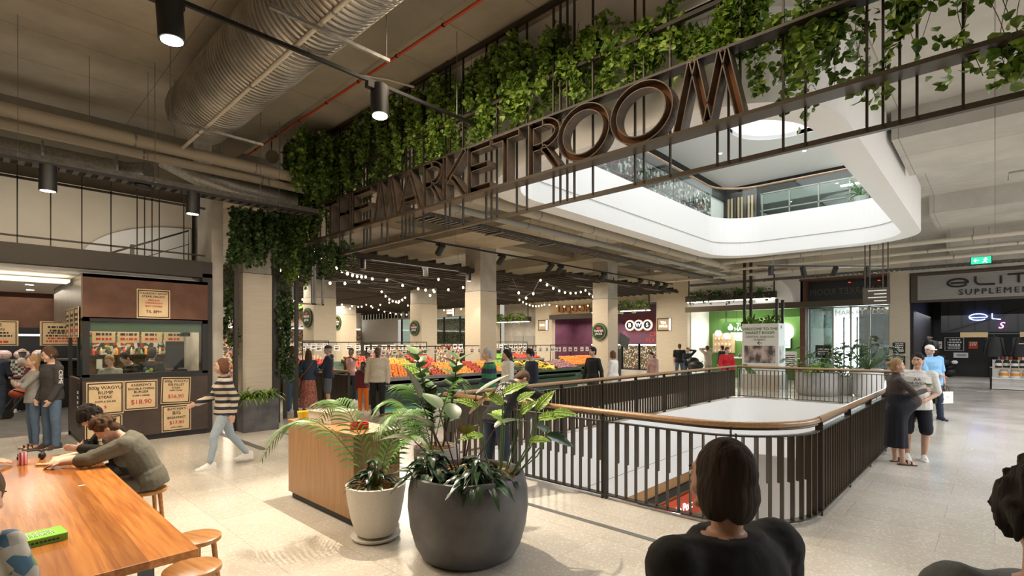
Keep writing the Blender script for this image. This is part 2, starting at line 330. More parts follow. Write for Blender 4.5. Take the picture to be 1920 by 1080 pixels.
def holed(name, outer, hole, z0, z1, mat):
    """flat slab with a rounded hole"""
    cu = D.curves.new(name, 'CURVE'); cu.dimensions = '2D'; cu.fill_mode = 'BOTH'; cu.extrude = (z1-z0)/2
    for pts in (outer, hole):
        sp = cu.splines.new('POLY'); sp.points.add(len(pts)-1); sp.use_cyclic_u = True
        for p, q in zip(sp.points, pts): p.co = (q[0], q[1], 0, 1)
    tmp = D.objects.new('tmp', cu); C.objects.link(tmp); bpy.context.view_layer.update()
    me = D.meshes.new_from_object(tmp.evaluated_get(bpy.context.evaluated_depsgraph_get())); D.objects.remove(tmp); D.curves.remove(cu)
    me.transform(Matrix.Translation((0, 0, (z0+z1)/2))); me.materials.clear(); me.materials.append(MATS[mat])
    o = D.objects.new(name, me); C.objects.link(o)
    return o
def wallring(mb, pts, z0, z1):
    """vertical band following a closed outline"""
    n = len(pts); mb.add([(x, y, z0) for x, y in pts]+[(x, y, z1) for x, y in pts], [(i, (i+1) % n, (i+1) % n+n, i+n) for i in range(n)]); return mb

# ------------------------------------------------------------------ the setting
def sbox(name, lo, hi, mat): return struct(name, MB().box(lo, hi), mat)
VOID = rrect(5.35, 18.1, 1.45, 6.45, .85, 10)
tag(holed('floor', [(-9, -12), (48, -12), (48, 47), (-9, 47)], VOID, -.35, 0, 'terrazzo'), kind='structure')
sbox('floor_shop', (-9, 14.2, 0), (3.6, 30, .006), 'asphalt_tile')
sbox('floor_lower', (-4, -12, -6.2), (40, 30, -6), 'light_concrete')
VF = rrect(5.37, 18.08, 1.47, 6.43, .84, 10); fas = MB(); wallring(fas, VF, -1.85, -.004)
st = struct('trim_void_fascia', fas, 'white_paint', smooth=True)
inn = VF; out = rrect(4.6, 18.9, .7, 7.2, 1.4, 10)
sf = MB(); n = len(inn); sf.add([(x, y, -1.85) for x, y in inn]+[(x, y, -1.85) for x, y in out], [(i, (i+1) % n, (i+1) % n+n, i+n) for i in range(n)])
struct('trim_void_soffit', sf, 'white_paint')
g = MB(); wallring(g, rrect(5.385, 18.065, 1.485, 6.415, .83, 10), -1.25, -1.235); struct('trim_fascia_groove', g, 'pipe_grey')
# near bay ceiling, its beams, the step to the lower slab
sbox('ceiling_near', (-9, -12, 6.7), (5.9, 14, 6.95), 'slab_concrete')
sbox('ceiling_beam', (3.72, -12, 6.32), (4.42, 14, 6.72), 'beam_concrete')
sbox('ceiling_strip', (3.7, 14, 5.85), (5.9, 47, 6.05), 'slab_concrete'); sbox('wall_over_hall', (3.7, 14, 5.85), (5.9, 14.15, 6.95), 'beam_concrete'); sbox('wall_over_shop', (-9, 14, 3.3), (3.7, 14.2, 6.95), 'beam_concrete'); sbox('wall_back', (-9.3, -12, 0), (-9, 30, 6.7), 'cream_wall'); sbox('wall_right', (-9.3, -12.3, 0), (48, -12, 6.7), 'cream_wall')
RO = rrect(6.15, 18.05, 1.37, 7.15, 1.5, 14); RI = rrect(6.6, 17.6, 1.76, 6.72, 1.25, 14)
tag(holed('ceiling', [(5.9, -12), (30, -12), (30, 47), (5.9, 47)], RO, 5.85, 6.05, 'light_concrete'), kind='structure')
for x0, x1 in ((10.9, 13.5), (17.9, 20.6), (24.6, 27)):
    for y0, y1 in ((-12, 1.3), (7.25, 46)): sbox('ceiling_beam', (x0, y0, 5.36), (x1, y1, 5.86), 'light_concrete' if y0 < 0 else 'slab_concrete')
for y0, y1 in ((7.25, 8.0),): sbox('ceiling_beam', (5.9, y0+6.0, 5.5), (30, y1+6.0, 5.86), 'beam_concrete')
# ring bulkhead hanging round the upper opening
rg = MB(); wallring(rg, RI, 4.72, 5.95); wallring(rg, RO, 4.72, 6.0)
n = len(RI); rg.add([(x, y, 4.72) for x, y in RI]+[(x, y, 4.72) for x, y in RO], [(i, (i+1) % n, (i+1) % n+n, i+n) for i in range(n)])
rg.add([(x, y, 5.95) for x, y in RI]+[(x, y, 6.05) for x, y in RO], [(i, (i+1) % n, (i+1) % n+n, i+n) for i in range(n)])
struct('ceiling_bulkhead', rg, 'white_paint')
g = MB(); wallring(g, rrect(6.61, 17.59, 1.77, 6.71, 1.25, 14), 5.13, 5.15); struct('trim_bulkhead_groove', g, 'pipe_grey')
# upper storey seen through the opening
sbox('wall_upper_left', (5.9, 9.3, 5.9), (24.5, 9.5, 9.1), 'white_paint')
sbox('wall_upper_far', (24.4, -4, 5.9), (24.6, 9.5, 9.1), 'black')
sbox('wall_upper_near', (5.88, -12, 5.85), (6.0, 12, 9.1), 'white_paint')
sbox('wall_upper_right', (5.9, -4.2, 5.9), (24.6, -4, 9.1), 'white_paint')
sbox('trim_upper_band', (6, 9.2, 8.45), (24.4, 9.32, 9.05), 'black')
CV = rrect(6.6, 19.7, .9, 6.6, 1.6, 14)
tag(holed('ceiling_upper', [(5.9, -4.2), (24.6, -4.2), (24.6, 9.5), (5.9, 9.5)], CV, 9.05, 9.2, 'white_paint'), kind='structure')
g = MB(); wallring(g, CV, 9.06, 13); struct('wall_skylight_shaft', g, 'white_cove', smooth=True)
def downlight(x, y, z, label):
    t = thing('downlight', label, 'ceiling light', (x, y, z)); MB().lathe([(.09, -.012), (.09, 0)]).build('trim_ring', 'white', t); MB().lathe([(.065, -.016), (.065, -.01)]).build('lamp_face', 'lamp_face', t)
downlight(19.6, 7.6, 9.05, 'small round downlight in the upper storey ceiling nearer the photo wall')
downlight(21.5, 5.2, 9.05, 'small round downlight in the upper storey ceiling nearer the glass offices')
# photo wall: a grid of pictures
t = thing('photo_wall', 'wall of black white and colour pictures behind the upper glass balustrade', 'picture wall', (0, 9.19, 0))
for k in range(17):
    for j in range(3):
        o = MB().box((7+k*.92, -.03, 6.0+j*.8), (7.84+k*.92, 0, 6.72+j*.8)).build('picture', 'collage', t)
t = thing('slatted_screen', 'dark screen of vertical timber slats in the upper storey corner', 'screen', (24.3, 9.0, 6.07))
for k in range(9): MB().box((0, -1.2+k*.15, 0), (.06, -1.12+k*.15, 2.45)).build('slat', 'pale_wood' if k % 3 else 'bronze_steel', t)
t = thing('office_front', 'green glazed office front behind the upper far balustrade', 'shopfront', (24.2, 0, 6.07))
MB().box((0, -3.5, 0), (.03, 7.6, 2.4)).build('glass', 'green_glass', t)
for k in range(11): MB().box((-.03, -3.5+k*1.1, 0), (.05, -3.45+k*1.1, 2.4)).build('mullion', 'pipe_grey', t)
for z in (.05, 1.0, 1.6, 2.35): MB().box((-.03, -3.5, z), (.05, 7.6, z+.05)).build('transom', 'pipe_grey', t)
t = thing('strip_light', 'bright strip light in the office on the upper storey', 'ceiling light', (24.0, 3.5, 8.1)); MB().box((-.1, -1, 0), (.1, 1, .04)).build('tube', 'tube_light', t); MB().cyl((0, 0, 0), (0, 0, .95), .01, n=6).build('cord', 'black', t)
# glass balustrade upstairs
t = thing('glass_balustrade', 'curved clear glass balustrade with timber handrail round the upper opening', 'balustrade', (0, 0, 5.95))
pts = rrect(6.55, 17.65, 1.71, 6.77, 1.25, 14); g = MB(); wallring(g, pts, 0, .98); g.build('glass_panel', 'green_glass', t)
MB().tube([(x, y, 1.0) for x, y in pts+[pts[0]]], .032).build('handrail', 'rail_wood', t, smooth=True)
def fern(bm, c, n, L, up=.6, w=.03, seed=0, curl=1.0):
    r = random.Random(seed); c = Vector(c)
    for k in range(n):
        a = r.uniform(0, 2*PI); d = Vector((math.cos(a), math.sin(a), 0)); u = r.uniform(.4, 1)*up*2; l = L*r.uniform(.6, 1.1); s = Vector((-d.y, d.x, 0)); prev = None; W2 = w*r.uniform(.7, 1.2)
        vs = []; fs = []
        for i in range(6):
            q = i/5; p = c+d*(l*q*(1-.15*q))+Vector((0, 0, l*(u*q-curl*q*q))); ww = W2*math.sin(PI*min(.95, q*.85+.12)); vs += [p+s*ww, p+Vector((0, 0, -.2*ww)), p-s*ww]
            if i: b = 3*i; fs += [(b-3, b, b+1, b-2), (b-2, b+1, b+2, b-1)]
        bm.add(vs, fs)
t = thing('spider_plant', 'arching green plant standing behind the upper far glass', 'plant', (17.0, 2.9, 5.96))
t.location = (18.9, 3.0, 6.07)
g = MB(); fern(g, (0, 0, .3), 34, .7, .9, seed=4); g.build('foliage', 'palm_green', t); MB().lathe([(.14, 0), (.2, .3)], n=20).build('pot', 'white_pot', t)

# lower mall under the void
sbox('wall_lower', (4, 8.0, -6), (24, 8.2, -1.9), 'cabinet_wood'); sbox('wall_lower_far', (22, -8, -6), (22.2, 8, -1.9), 'white_paint')
sbox('trim_lower_band', (4, 7.9, -3.35), (22, 8.0, -3.1), 'black')
for x0, lab in ((8.0, 'red post office fascia on the lower floor, left behind the balusters'), (13.9, 'red post office fascia on the lower floor, right behind the dark capless woman')):
    t = thing('shop_sign', lab.replace('capless ', ''), 'shop sign', (x0, 7.86, -4.3)); MB().box((0, 0, 0), (4.6, .1, .85)).build('panel', 'pipe_red', t)
    text('lettering', 'Australia Post', .42, 'white_sign', t, (2.6, -.02, .42)); MB().lathe([(.2, 0), (.2, .02)]).build('emblem', 'white_sign', t, loc=(.65, -.02, .42)).rotation_euler = (PI/2, 0, 0)
t = thing('planter_cube', 'slim white frame planter with green leaves on the lower floor', 'planter', (10.2, 7.2, -3.35))
g = MB(); [g.box((x, y, -.2), (x+.03, y+.03, .9)) for x in (0, .5) for y in (0, .4)]; g.build('frame', 'white', t); g = MB(); fern(g, (.25, .2, .0), 60, .5, seed=9); g.build('foliage', 'ivy_bright', t)
t = thing('wall_cladding', 'pale timber slat panel on the lower mall wall', 'wall panel', (6, 7.85, -6))
for k in range(10): MB().box((k*.22, 0, .2), (k*.22+.1, .1, 2.4)).build('slat', 'pale_wood', t)

# ------------------------------------------------------------------ balustrades round the void
def balustrade(label, path, closed_fins=.13, group='balustrades round the floor opening', origin=None):
    """path: ground line; posts every 1.3 m, fins between, timber rail on top"""
    o0 = Vector((*path[0], 0)); t = thing('balustrade', label, 'balustrade', o0)
    P = [Vector((x, y, 0))-o0 for x, y in path]; L = [0]
    for a, b in zip(P, P[1:]): L.append(L[-1]+(b-a).length)
    def at(s):
        for k in range(len(P)-1):
            if s <= L[k+1] or k == len(P)-2:
                u = (s-L[k])/(L[k+1]-L[k]); d = (P[k+1]-P[k]).normalized(); return P[k].lerp(P[k+1], u), d
    def pbox(mb, s, a, h0, h1, th, dp, off=0):
        p, d = at(s); nrm = Vector((-d.y, d.x, 0)); R = Matrix((d, nrm, (0, 0, 1))).transposed(); mb.box((-th/2, -dp/2+off, h0), (th/2, dp/2+off, h1), R, p)
    tot = L[-1]; up = Vector((0, 0, 1))
    g = MB(); g.tube([p+up*1.045 for p in P], .034, 10)
    # flatten to the oval timber section
    g.build('handrail', 'rail_wood', t, smooth=True)
    MB().tube([p+up*1.0 for p in P], .012, 6).build('rail_strip', 'dark_steel', t)
    for h, nm in ((.93, 'top_bar'), (.05, 'bottom_bar')):
        g = MB(); secs = []
        for k, p in enumerate(P):
            d = (P[min(k+1, len(P)-1)]-P[max(k-1, 0)]).normalized(); nr = Vector((-d.y, d.x, 0)); w = .028 if nm == 'top_bar' else .04
            secs.append([p+nr*w+up*(h-.008), p-nr*w+up*(h-.008), p-nr*w+up*(h+.008), p+nr*w+up*(h+.008)])
        g.loft(secs); g.build(nm, 'dark_steel', t)
    s = .03
    while s < tot:
        g = MB(); pbox(g, s, 0, 0, 1.02, .014, .075); pbox(g, s+.05, 0, 0, .95, .014, .06); g.build('post', 'dark_steel', t); s += 1.5
    proto = None; s = .1; k = 0
    while s < tot-.04 and k < 100:
        p, d = at(s)
        if abs(((s-.03) % 1.5)) > .06:
            if proto is None:
                g = MB(); g.box((-.006, -.034, .05), (.006, .016, .93)); g.box((-.006, .016, .44), (.006, .052, .93)); proto = g.build('baluster', 'bronze_steel', t); o = proto
            else: o = proto.copy(); C.objects.link(o); o.parent = t
            o.location = p; o.rotation_euler = (0, 0, math.atan2(d.y, d.x)); k += 1
        s += closed_fins
    return t
def arc(cx, cy, r, a0, a1, n=12): return [(cx+r*math.cos(math.radians(a0+(a1-a0)*k/n)), cy+r*math.sin(math.radians(a0+(a1-a0)*k/n))) for k in range(n+1)]
balustrade('near black steel balustrade with timber rail and a rounded corner at the void', [(5.3, 6.5), (5.3, 2.4)]+arc(6.3, 2.4, 1.0, 180, 270))
balustrade('right hand steel balustrade that the couple leans on', [(6.35, 1.4), (18.15, 1.4)], .12)
balustrade('long steel balustrade with timber rail on the fruit market side of the void', [(5.35, 6.5), (18.15, 6.5)], .128)
balustrade('far see-through balustrade across the end of the void, before the welcome board', [(18.15, 6.45), (18.15, 1.45)], .12)
balustrade('short dark slatted balustrade behind the woman in the long coral skirt', [(7.4, 13.3), (7.4, 19)], .07)
t = thing('floor_strip', 'narrow metal expansion strip set into the terrazzo beside the near balustrade', 'floor trim'); MB().box((4.45, -6, 0), (4.52, 11, .004)).build('cover_plate', 'floor_metal', t)
t = thing('floor_strip', 'grey metal floor strip running behind the timber counter towards the planter box', 'floor trim'); MB().box((3.5, 9.3, 0), (3.62, 14, .005)).build('cover_plate', 'floor_metal', t)
t = thing('floor_mat', 'turquoise mat on the floor behind the man in the cream hoodie', 'mat'); MB().box((7.7, 12.0, 0), (9.2, 12.45, .012)).build('mat_surface', 'teal_mat', t)

# ------------------------------------------------------------------ columns and shopfront walls along the far side (x = 27)
def column(x, y, w, label, zt=5.86, zj=3.75, badge=None):
    t = thing('column', label, 'column', (x, y, 0)); h = w/2
    MB().box((-h, -h, 0), (h, h, zj)).build('stone_cladding', 'travertine', t); MB().box((-h+.012, -h+.012, zj+.015), (h-.012, h-.012, zt)).build('concrete_shaft', 'render_concrete', t)
    MB().box((-h+.02, -h+.02, zj), (h-.02, h-.02, zj+.015)).build('joint', 'dark_steel', t)
    tag(t, kind='structure')
    return t
def badge(x, y, z, label, face, r=.33):
    t = thing('round_sign', label, 'sign', (x, y, z)); rot = (PI/2, 0, -PI/2) if face == '-X' else (PI/2, 0, 0); t.rotation_euler = rot
    MB().lathe([(r, 0), (r, .05)], n=36).build('rim', 'dark_steel', t); MB().lathe([(r*.93, .05), (r*.93, .056)], n=36).build('ring', 'sign_green', t); MB().lathe([(r*.82, .056), (r*.82, .062)], n=36).build('disc', 'black', t)
    g = MB(); [g.ell((dx, .13*r/.33, .065), (.035, .05, .012)) for dx in (-.07, 0, .07)]; g.build('pepper_motif', 'tomato', t)
    text('lettering', 'FARMER\nJACKS', .115*r/.33, 'white', t, (0, -.03, .066), face='+Z')
column(13.25, 14.1, .84, 'square travertine column standing in the middle of the fruit displays')
column(19.4, 12.6, .8, 'square travertine column with a green badge, right of the liquor sign')
badge(18.98, 12.62, 2.32, 'round green produce badge on the column beside the liquor sign', '-X', .38)
column(10.4, 21.2, 1.0, 'broad travertine column behind the man in the cap'); badge(9.88, 21.2, 2.9, 'dark oval badge on the broad column above the capped man', '-X', .42)
column(18.3, 33.4, 1.05, 'slim far travertine column left of the white screen'); badge(17.75, 33.5, 3.2, 'small round badge on the slim far column', '-X', .5)
column(15.7, 20.9, .95, 'travertine column with a round badge left of the central column'); badge(15.2, 20.95, 2.55, 'round produce badge on the column left of the central one', '-X', .38)
# wall behind (x=27)
H1 = 3.65
def wallx(y0, y1, z0=0, z1=5.86, mat='cream_wall', x=27, name='wall_far'): sbox(name, (x, y0, z0), (x+.35, y1, z1), mat)
wallx(-12, 2.61, 4.75, 5.86, 'render_concrete'); wallx(2.61, 3.28, mat='travertine'); wallx(3.28, 6.6, 4.75); wallx(6.6, 12.25, 3.7); wallx(12.25, 14.1, mat='travertine')
wallx(14.1, 21.75, 4.2); wallx(21.75, 23.2, mat='travertine'); wallx(23.2, 27.0, x=27.8, mat='render_concrete'); wallx(27, 29, mat='travertine'); wallx(29, 46, 3.9); wallx(41, 46, mat='pale_wood')
sbox('wall_end', (3.9, 46, 0), (27, 46.3, 5.86), 'cream_wall'); sbox('wall_left', (3.7, 12.95, 0), (3.95, 46, 6.7), 'render_concrete')
# dark shop interiors behind the far wall
sbox('wall_liquor', (31, 12.3, 0), (31.2, 23, 4.4), 'purple_wall') if 'purple_wall' in MATS else None

# ------------------------------------------------------------------ shops on the far side
sbox('wall_liquor_side', (27.3, 12.3, 0), (31, 12.5, 4.4), 'purple_wall'); sbox('wall_liquor_end', (27.3, 22.9, 0), (31, 23.1, 4.4), 'purple_wall'); sbox('ceiling_liquor', (27.3, 12.3, 4.2), (31.2, 23, 4.35), 'black')
t = thing('shop_sign', 'LIQUOR sign in thick bronze letters over the shop opening', 'shop sign', (26.93, 19.9, 3.68)); MB().box((0, -1.9, 0), (.07, 1.85, .62)).build('panel', 'pale_wood', t); text('lettering', 'LIQUOR', .62, 'rust_inside', t, (-.1, -.1, .3), '-X', .06, sx=1.15)
MB().box((-.15, -1.95, -.32), (.07, 1.9, -.02)).build('shutter_box', 'dark_steel', t)
def bws(x, y, z, s, label):
    t = thing('illuminated_sign', label, 'sign', (x, y, z))
    for k, ch in enumerate('BWS'):
        o = MB().lathe([(.36*s, 0), (.36*s, .05)], n=30).build('backing_disc', 'amber_sign', t, loc=(0, -k*.62*s+.62*s, 0)); o.rotation_euler = (PI/2, 0, -PI/2)
        o = MB().lathe([(.31*s, .05), (.31*s, .07)], n=30).build('disc', 'white_sign', t, loc=(0, -k*.62*s+.62*s, 0)); o.rotation_euler = (PI/2, 0, -PI/2)
        o = MB().lathe([(.25*s, .07), (.25*s, .08)], n=30).build('inner_disc', 'ink', t, loc=(0, -k*.62*s+.62*s, 0)); o.rotation_euler = (PI/2, 0, -PI/2)
        text('letter', ch, .36*s, 'white_sign', t, (-.09, -k*.62*s+.62*s, 0), '-X')
bws(30.8, 17.35, 2.98, 1.05, 'glowing BWS sign of three white discs inside the liquor shop')
text('wall_lettering', 'CRAVE\nFLAVOUR', .42, 'pipe_red', None, (30.98, 16.0, 2.15), '-X'); tag(D.objects['wall_lettering'], 'faint red painted words on the purple wall under the BWS discs', 'lettering')
for k in range(6):
    t = thing('drinks_fridge', ['leftmost', 'second', 'third', 'fourth', 'fifth', 'rightmost'][k]+' glass drinks fridge along the liquor shop wall', 'fridge', (30.5, 20.4-k*1.3, 0)); MB().box((0, -.6, 0), (.45, .6, 1.75)).build('case', 'black', t); MB().box((-.01, -.55, .1), (0, .55, 1.6)).build('stock', 'bottles', t); MB().box((-.03, -.55, 1.62), (0, .55, 1.7)).build('light_bar', 'tube_light', t)
for k in range(2):
    t = thing('wall_light', ('left' if k else 'right')+' cone of light washing the purple liquor wall', 'wall light', (30.9, 18.6+k*1.3, 3.1)); MB().lathe([(.05, 0), (.03, .12)], n=12).build('lamp_body', 'black', t)
    spot('wall_wash', (30.7, 18.6+k*1.3, 3.05), (30.95, 18.6+k*1.3, 0), 40, 60)
def flag_sign(x, y, z, words, label):
    t = thing('projecting_sign', label, 'sign', (x, y, z)); MB().box((-.06, -.42, -.36), (0, .42, .36)).build('frame', 'dark_steel', t); MB().box((-.08, -.30, -.3), (-.06, .36, .3)).build('timber_face', 'pale_wood', t); MB().box((-.08, -.42, -.33), (-.065, -.31, .33)).build('light_strip', 'tube_light', t)
    text('lettering', words, .2, 'white_sign', t, (-.085, .03, 0), '-X')
flag_sign(27.0, 22.5, 3.0, 'BWS', 'small timber BWS sign on the pier left of the liquor shop'); flag_sign(27.0, 13.6, 2.85, 'TEA\nHAUS', 'small timber TEA HAUS sign on the pale stone pier'); flag_sign(27.0, 32.3, 4.3, 'PIZZOLA\nMARKET', 'timber PIZZOLA MARKET sign above the glazed shop')
# supplement shop -----------------------------------------------------
sbox('wall_supplement_back', (37, -12, 0), (37.2, 6, 5), 'black'); sbox('wall_supplement_left', (27.35, 2.5, 0), (37, 2.62, 5), 'black'); sbox('ceiling_supplement', (27.3, -12, 4.6), (37, 2.6, 4.75), 'black')
M('fascia_grey', (.30, .29, .28), .6); M('char_board', (.022, .023, .025), .6)
t = thing('shop_sign', 'wide grey shop fascia with black ELITE SUPPLEMENTS lettering', 'shop sign', (26.95, 2.55, 3.5)); MB().box((0, -6.5, 0), (.1, 0, 1.2)).build('frame', 'bronze_steel', t)
g = MB(); [g.box((-.02, -6.4, .1+k*.066), (0, -.22, .16+k*.066)) for k in range(15)]; g.build('slatted_panel', 'fascia_grey', t)
text('lettering', 'SUPPLEMENTS', .31, 'ink', t, (-.04, -1.5, .33), '-X', .02, 'LEFT', space=1.32)
# custom wide rounded letters of the upper line
g = MB()
def stroke(pts, r=.035): g.tube([(-.05, -y, z) for y, z in pts], r, 8)
def elc(cx, cz, rx, rz, a0, a1, n=16): return [(cx+rx*math.cos(math.radians(a0+(a1-a0)*k/n)), cz+rz*math.sin(math.radians(a0+(a1-a0)*k/n))) for k in range(n+1)]
stroke([(1.27, .71)]+[(1.7, .71)]+elc(1.48, .72, .31, .155, 0, 330))
stroke([(2.0, .93)]+elc(2.16, .76, .16, .155, 180, 270, 8)+[(2.55, .6)]); stroke([(2.72, .6), (2.72, .9)]); stroke([(2.9, .93), (3.5, .93)]); stroke([(3.2, .93), (3.2, .6)]); stroke([(3.75, .71), (4.2, .71)]+elc(3.97, .72, .3, .155, 0, 330))
g.build('logo_letters', 'ink', t, smooth=True)
t = thing('exit_sign', 'green running man exit sign hanging before the supplement fascia', 'exit sign', (24.0, .35, 4.55)); [MB().cyl((.02, y, .3), (.02, y, 1.3), .008, n=6).build('hanger_rod', 'galvanised', t) for y in (-.2, .2)]; MB().box((0, -.28, 0), (.05, .28, .3)).build('case', 'black', t); MB().box((-.01, -.26, .03), (0, .26, .27)).build('face', 'exit_green', t)
text('arrow', '←', .2, 'white_sign', t, (-.015, .12, .15), '-X'); g = MB(); g.ell((-.015, -.12, .21), (.008, .025, .025)); g.tube([(-.015, -.12, .18), (-.015, -.1, .12), (-.015, -.15, .06)], .012); g.tube([(-.015, -.1, .12), (-.015, -.04, .07)], .012); g.tube([(-.015, -.17, .16), (-.015, -.06, .17)], .01); g.build('running_figure', 'white_sign', t)
t = thing('neon_sign', 'blue and pink neon sign glowing on black boards inside the supplement shop', 'neon sign', (33.9, 1.1, 2.95)); g = MB()
def stroke(pts, r=.02): g.tube([(0, -y, z) for y, z in pts], r, 6)
stroke([(.2, .12), (.8, .12)]+elc(.5, .14, .33, .16, 0, 320)); stroke([(1.0, .3), (1.0, .05), (1.3, 0)]); g.build('blue_tube', 'neon_blue', t); text('pink_script', 'S', .42, 'neon_pink', t, (0, -1.3, -.3), '-X', shear=.3)
t = thing('boarded_bulkhead', 'black boarded bulkhead hanging in the supplement shop', 'bulkhead', (34, 2.0, 2.35)); MB().box((0, -9, 0), (.2, 0, 2.2)).build('board_face', 'char_board', t)
g = MB(); [g.box((-.02, -.3-k*.5, 0), (0, -.28-k*.5, 2.2)) for k in range(14)]; g.build('board_joint', 'black', t)
g = MB(); g.box((-.06, -9, 0), (0, 0, .06)); g.box((-.05, -.03, 0), (0, .03, 5.2), Matrix.Rotation(math.radians(70), 3, 'X'), (0, 0, 0)); g.build('brace', 'black', t)
def poster(x, y, z, w, h, words, label, face='-X', bg='black', ink='white', size=None, name='poster', sub=None, border=None, tilt=0):
    t = thing(name, label, name, (x, y, z)); dx, dy = (0, 1) if face == '-X' else (1, 0)
    e = .012
    def panel(nm, w, h, d, mat):
        lo = (-d, -w/2, -h/2) if face == '-X' else (-w/2, -d, -h/2); hi = (-d+e, w/2, h/2) if face == '-X' else (w/2, -d+e, h/2); return MB().box(lo, hi).build(nm, mat, t)
    panel('sheet', w, h, .012, bg)
    if border:
        for s_ in (-1, 1):
            for horiz in (0, 1):
                g = MB(); a, b = (w*.46, .009) if horiz else (.009, h*.455); u, v = (0, s_*h*.45) if horiz else (s_*w*.455, 0)
                lo = (-.015, u-a, v-b) if face == '-X' else (u-a, -.015, v-b); hi = (-.011, u+a, v+b) if face == '-X' else (u+a, -.011, v+b)
                g.box(lo, hi).build('border', border, t)
    for wd, sz, off, col in (words if isinstance(words, list) else [(words, size, 0, ink)]):
        if wd[0] == '#':    # lines of print too small to read
            g = MB(); r = random.Random(len(label)); nn = int(wd[1:])
            for k in range(nn):
                q = off+sz*(nn/2-k-.5)*1.5; a, c = w*r.uniform(-.40, -.28), w*r.uniform(.25, .40)
                while a < c:
                    b = min(c, a+r.uniform(.3, 1.2)*sz*1.2); lo = (-.015, a, q-sz*.42) if face == '-X' else (a, -.015, q-sz*.42); hi = (-.011, b, q+sz*.42) if face == '-X' else (b, -.011, q+sz*.42); g.box(lo, hi); a = b+sz*.35
            g.build('print', col, t); continue
        loc = (-.016, 0, off) if face == '-X' else (0, -.016, off); text('lettering', wd, sz, col, t, loc, face, .002)
    t.rotation_euler = (tilt, 0, 0) if face == '-X' else (0, tilt, 0)
    return t
poster(26.97, 2.95, 1.62, .42, .46, [('#3', .05, .1, 'white'), ('#3', .03, -.1, 'white')], 'upper black notice on the travertine pier beside the entrance')
poster(26.97, 2.95, 1.06, .42, .46, [('#3', .05, .1, 'white'), ('#3', .03, -.1, 'white')], 'lower black notice on the travertine pier beside the entrance')
poster(36.95, 1.62, 1.75, .85, .8, [('#3', .09, .1, 'white'), ('#3', .05, -.18, 'white')], 'white framed black poster on the black supplement wall', border='white')
poster(36.95, 2.3, 1.7, .34, .4, [('#2', .06, -.02, 'pipe_red')], 'small white notice left of the framed poster in the supplement shop', bg='white')
poster(36.95, .85, 1.7, .36, .4, [('#2', .07, .06, 'white')], 'small red notice right of the framed poster in the supplement shop', bg='pipe_red')
poster(36.95, 1.35, 1.15, .6, .28, [('#2', .04, 0, 'ink')], 'small white card under the framed poster in the supplement shop', bg='white')
def garment(x, y, z, label, mat='black', s=1.0, word=None):
    t = thing('hanging_jacket', label, 'clothing', (x, y, z)); g = MB(); X = Vector((1, 0, 0)); Y = Vector((0, 1, 0))
    g.loft([g.ring((0, 0, zz*s), .05*s, ry*s, X, Y, 12) for zz, ry in ((-.75, .23), (-.4, .24), (-.12, .25), (-.03, .15), (0, .06))])
    for q in (-1, 1): g.cap((0, q*.20*s, -.1*s), (0, q*.29*s, -.62*s), .07*s, .05*s)
    g.build('jacket_body', mat, t, smooth=True); MB().tube([(0, 0, 0), (0, 0, .09), (0, .04, .12), (0, .05, .09)], .006).build('hanger_hook', 'galvanised', t)
    if word: MB().box((-.075*s, -.10*s, -.27*s), (-.06*s, .10*s, -.24*s)).build('print', 'white', t)
garment(34.4, .02, 2.12, 'left black hooded jacket hung on the supplement shop rail', s=1.3); garment(34.4, -.95, 2.12, 'right black jacket with small white print hung on the supplement shop rail', s=1.3, word='ELITE')
t = thing('clothes_rail', 'clothes rail fixed under the boarded bulkhead', 'rail', (34.4, 0, 2.27)); MB().tube([(0, -1.8, 0), (0, .6, 0)], .015).build('rail_tube', 'galvanised', t); [MB().tube([(0, y, 0), (0, y, .2)], .01).build('bracket', 'galvanised', t) for y in (-1.7, .5)]
for k in range(7):
    garment(31.0+k*.35, 2.3, 1.95, ['nearest', 'second nearest', 'third', 'fourth', 'fifth', 'sixth', 'furthest'][k]+' black shirt on the side wall rack of the supplement shop', s=.95)
t = thing('clothes_rail', 'side wall rack that carries the row of black shirts', 'rail', (30.8, 2.3, 2.1)); MB().tube([(0, 0, 0), (2.6, 0, 0)], .015).build('rail_tube', 'pale_wood', t)
M('wicker', (.35, .24, .12), .8, col2=(.5, .38, .2), sc=30)
for k, y in enumerate((.75, -1.35)):
    t = thing('wicker_shade', ('left' if not k else 'right')+' woven straw shade under the black bulkhead', 'lamp shade', (33.8, y, 2.1)); MB().box((-.2, -.5, 0), (.2, .5, .24)).build('shade', 'wicker', t)
t = thing('display_cabinet', 'low white cabinet against the supplement shop wall', 'cabinet', (36.4, 0, 0)); MB().box((0, -1.3, 0), (.5, .1, .95)).build('body', 'white', t); MB().box((-.02, -.62, .05), (0, -.6, .9)).build('door_gap', 'black', t)
for z in (1.25, 1.0):
    pass
for k in range(9):
    t = thing('supplement_tub', ['black', 'blue', 'red', 'grey', 'red', 'black', 'orange', 'white', 'black'][k]+' tub on the white cabinet, number %s from the left' % ['one', 'two', 'three', 'four', 'five', 'six', 'seven', 'eight', 'nine'][k], 'tub', (36.6, 0-k*.15, .95))
    MB().lathe([(.06, 0), (.065, .02), (.065, .16), (.05, .17)], n=14).build('tub_body', ['black', 'neon_blue', 'pipe_red', 'pipe_grey', 'pipe_red', 'black', 'orange', 'white', 'black'][k] if k != 1 else 'stand_metal', t); MB().lathe([(.055, .17), (.055, .21)], n=14).build('lid', 'black', t)
t = thing('display_table', 'black framed display table stacked with supplement tubs', 'table', (27.9, .15, 0))
for z in (.02, .42, .82): MB().box((0, -2.9, z), (.7, 0, z+.04)).build('shelf', 'pale_wood' if z > .8 else 'white', t)
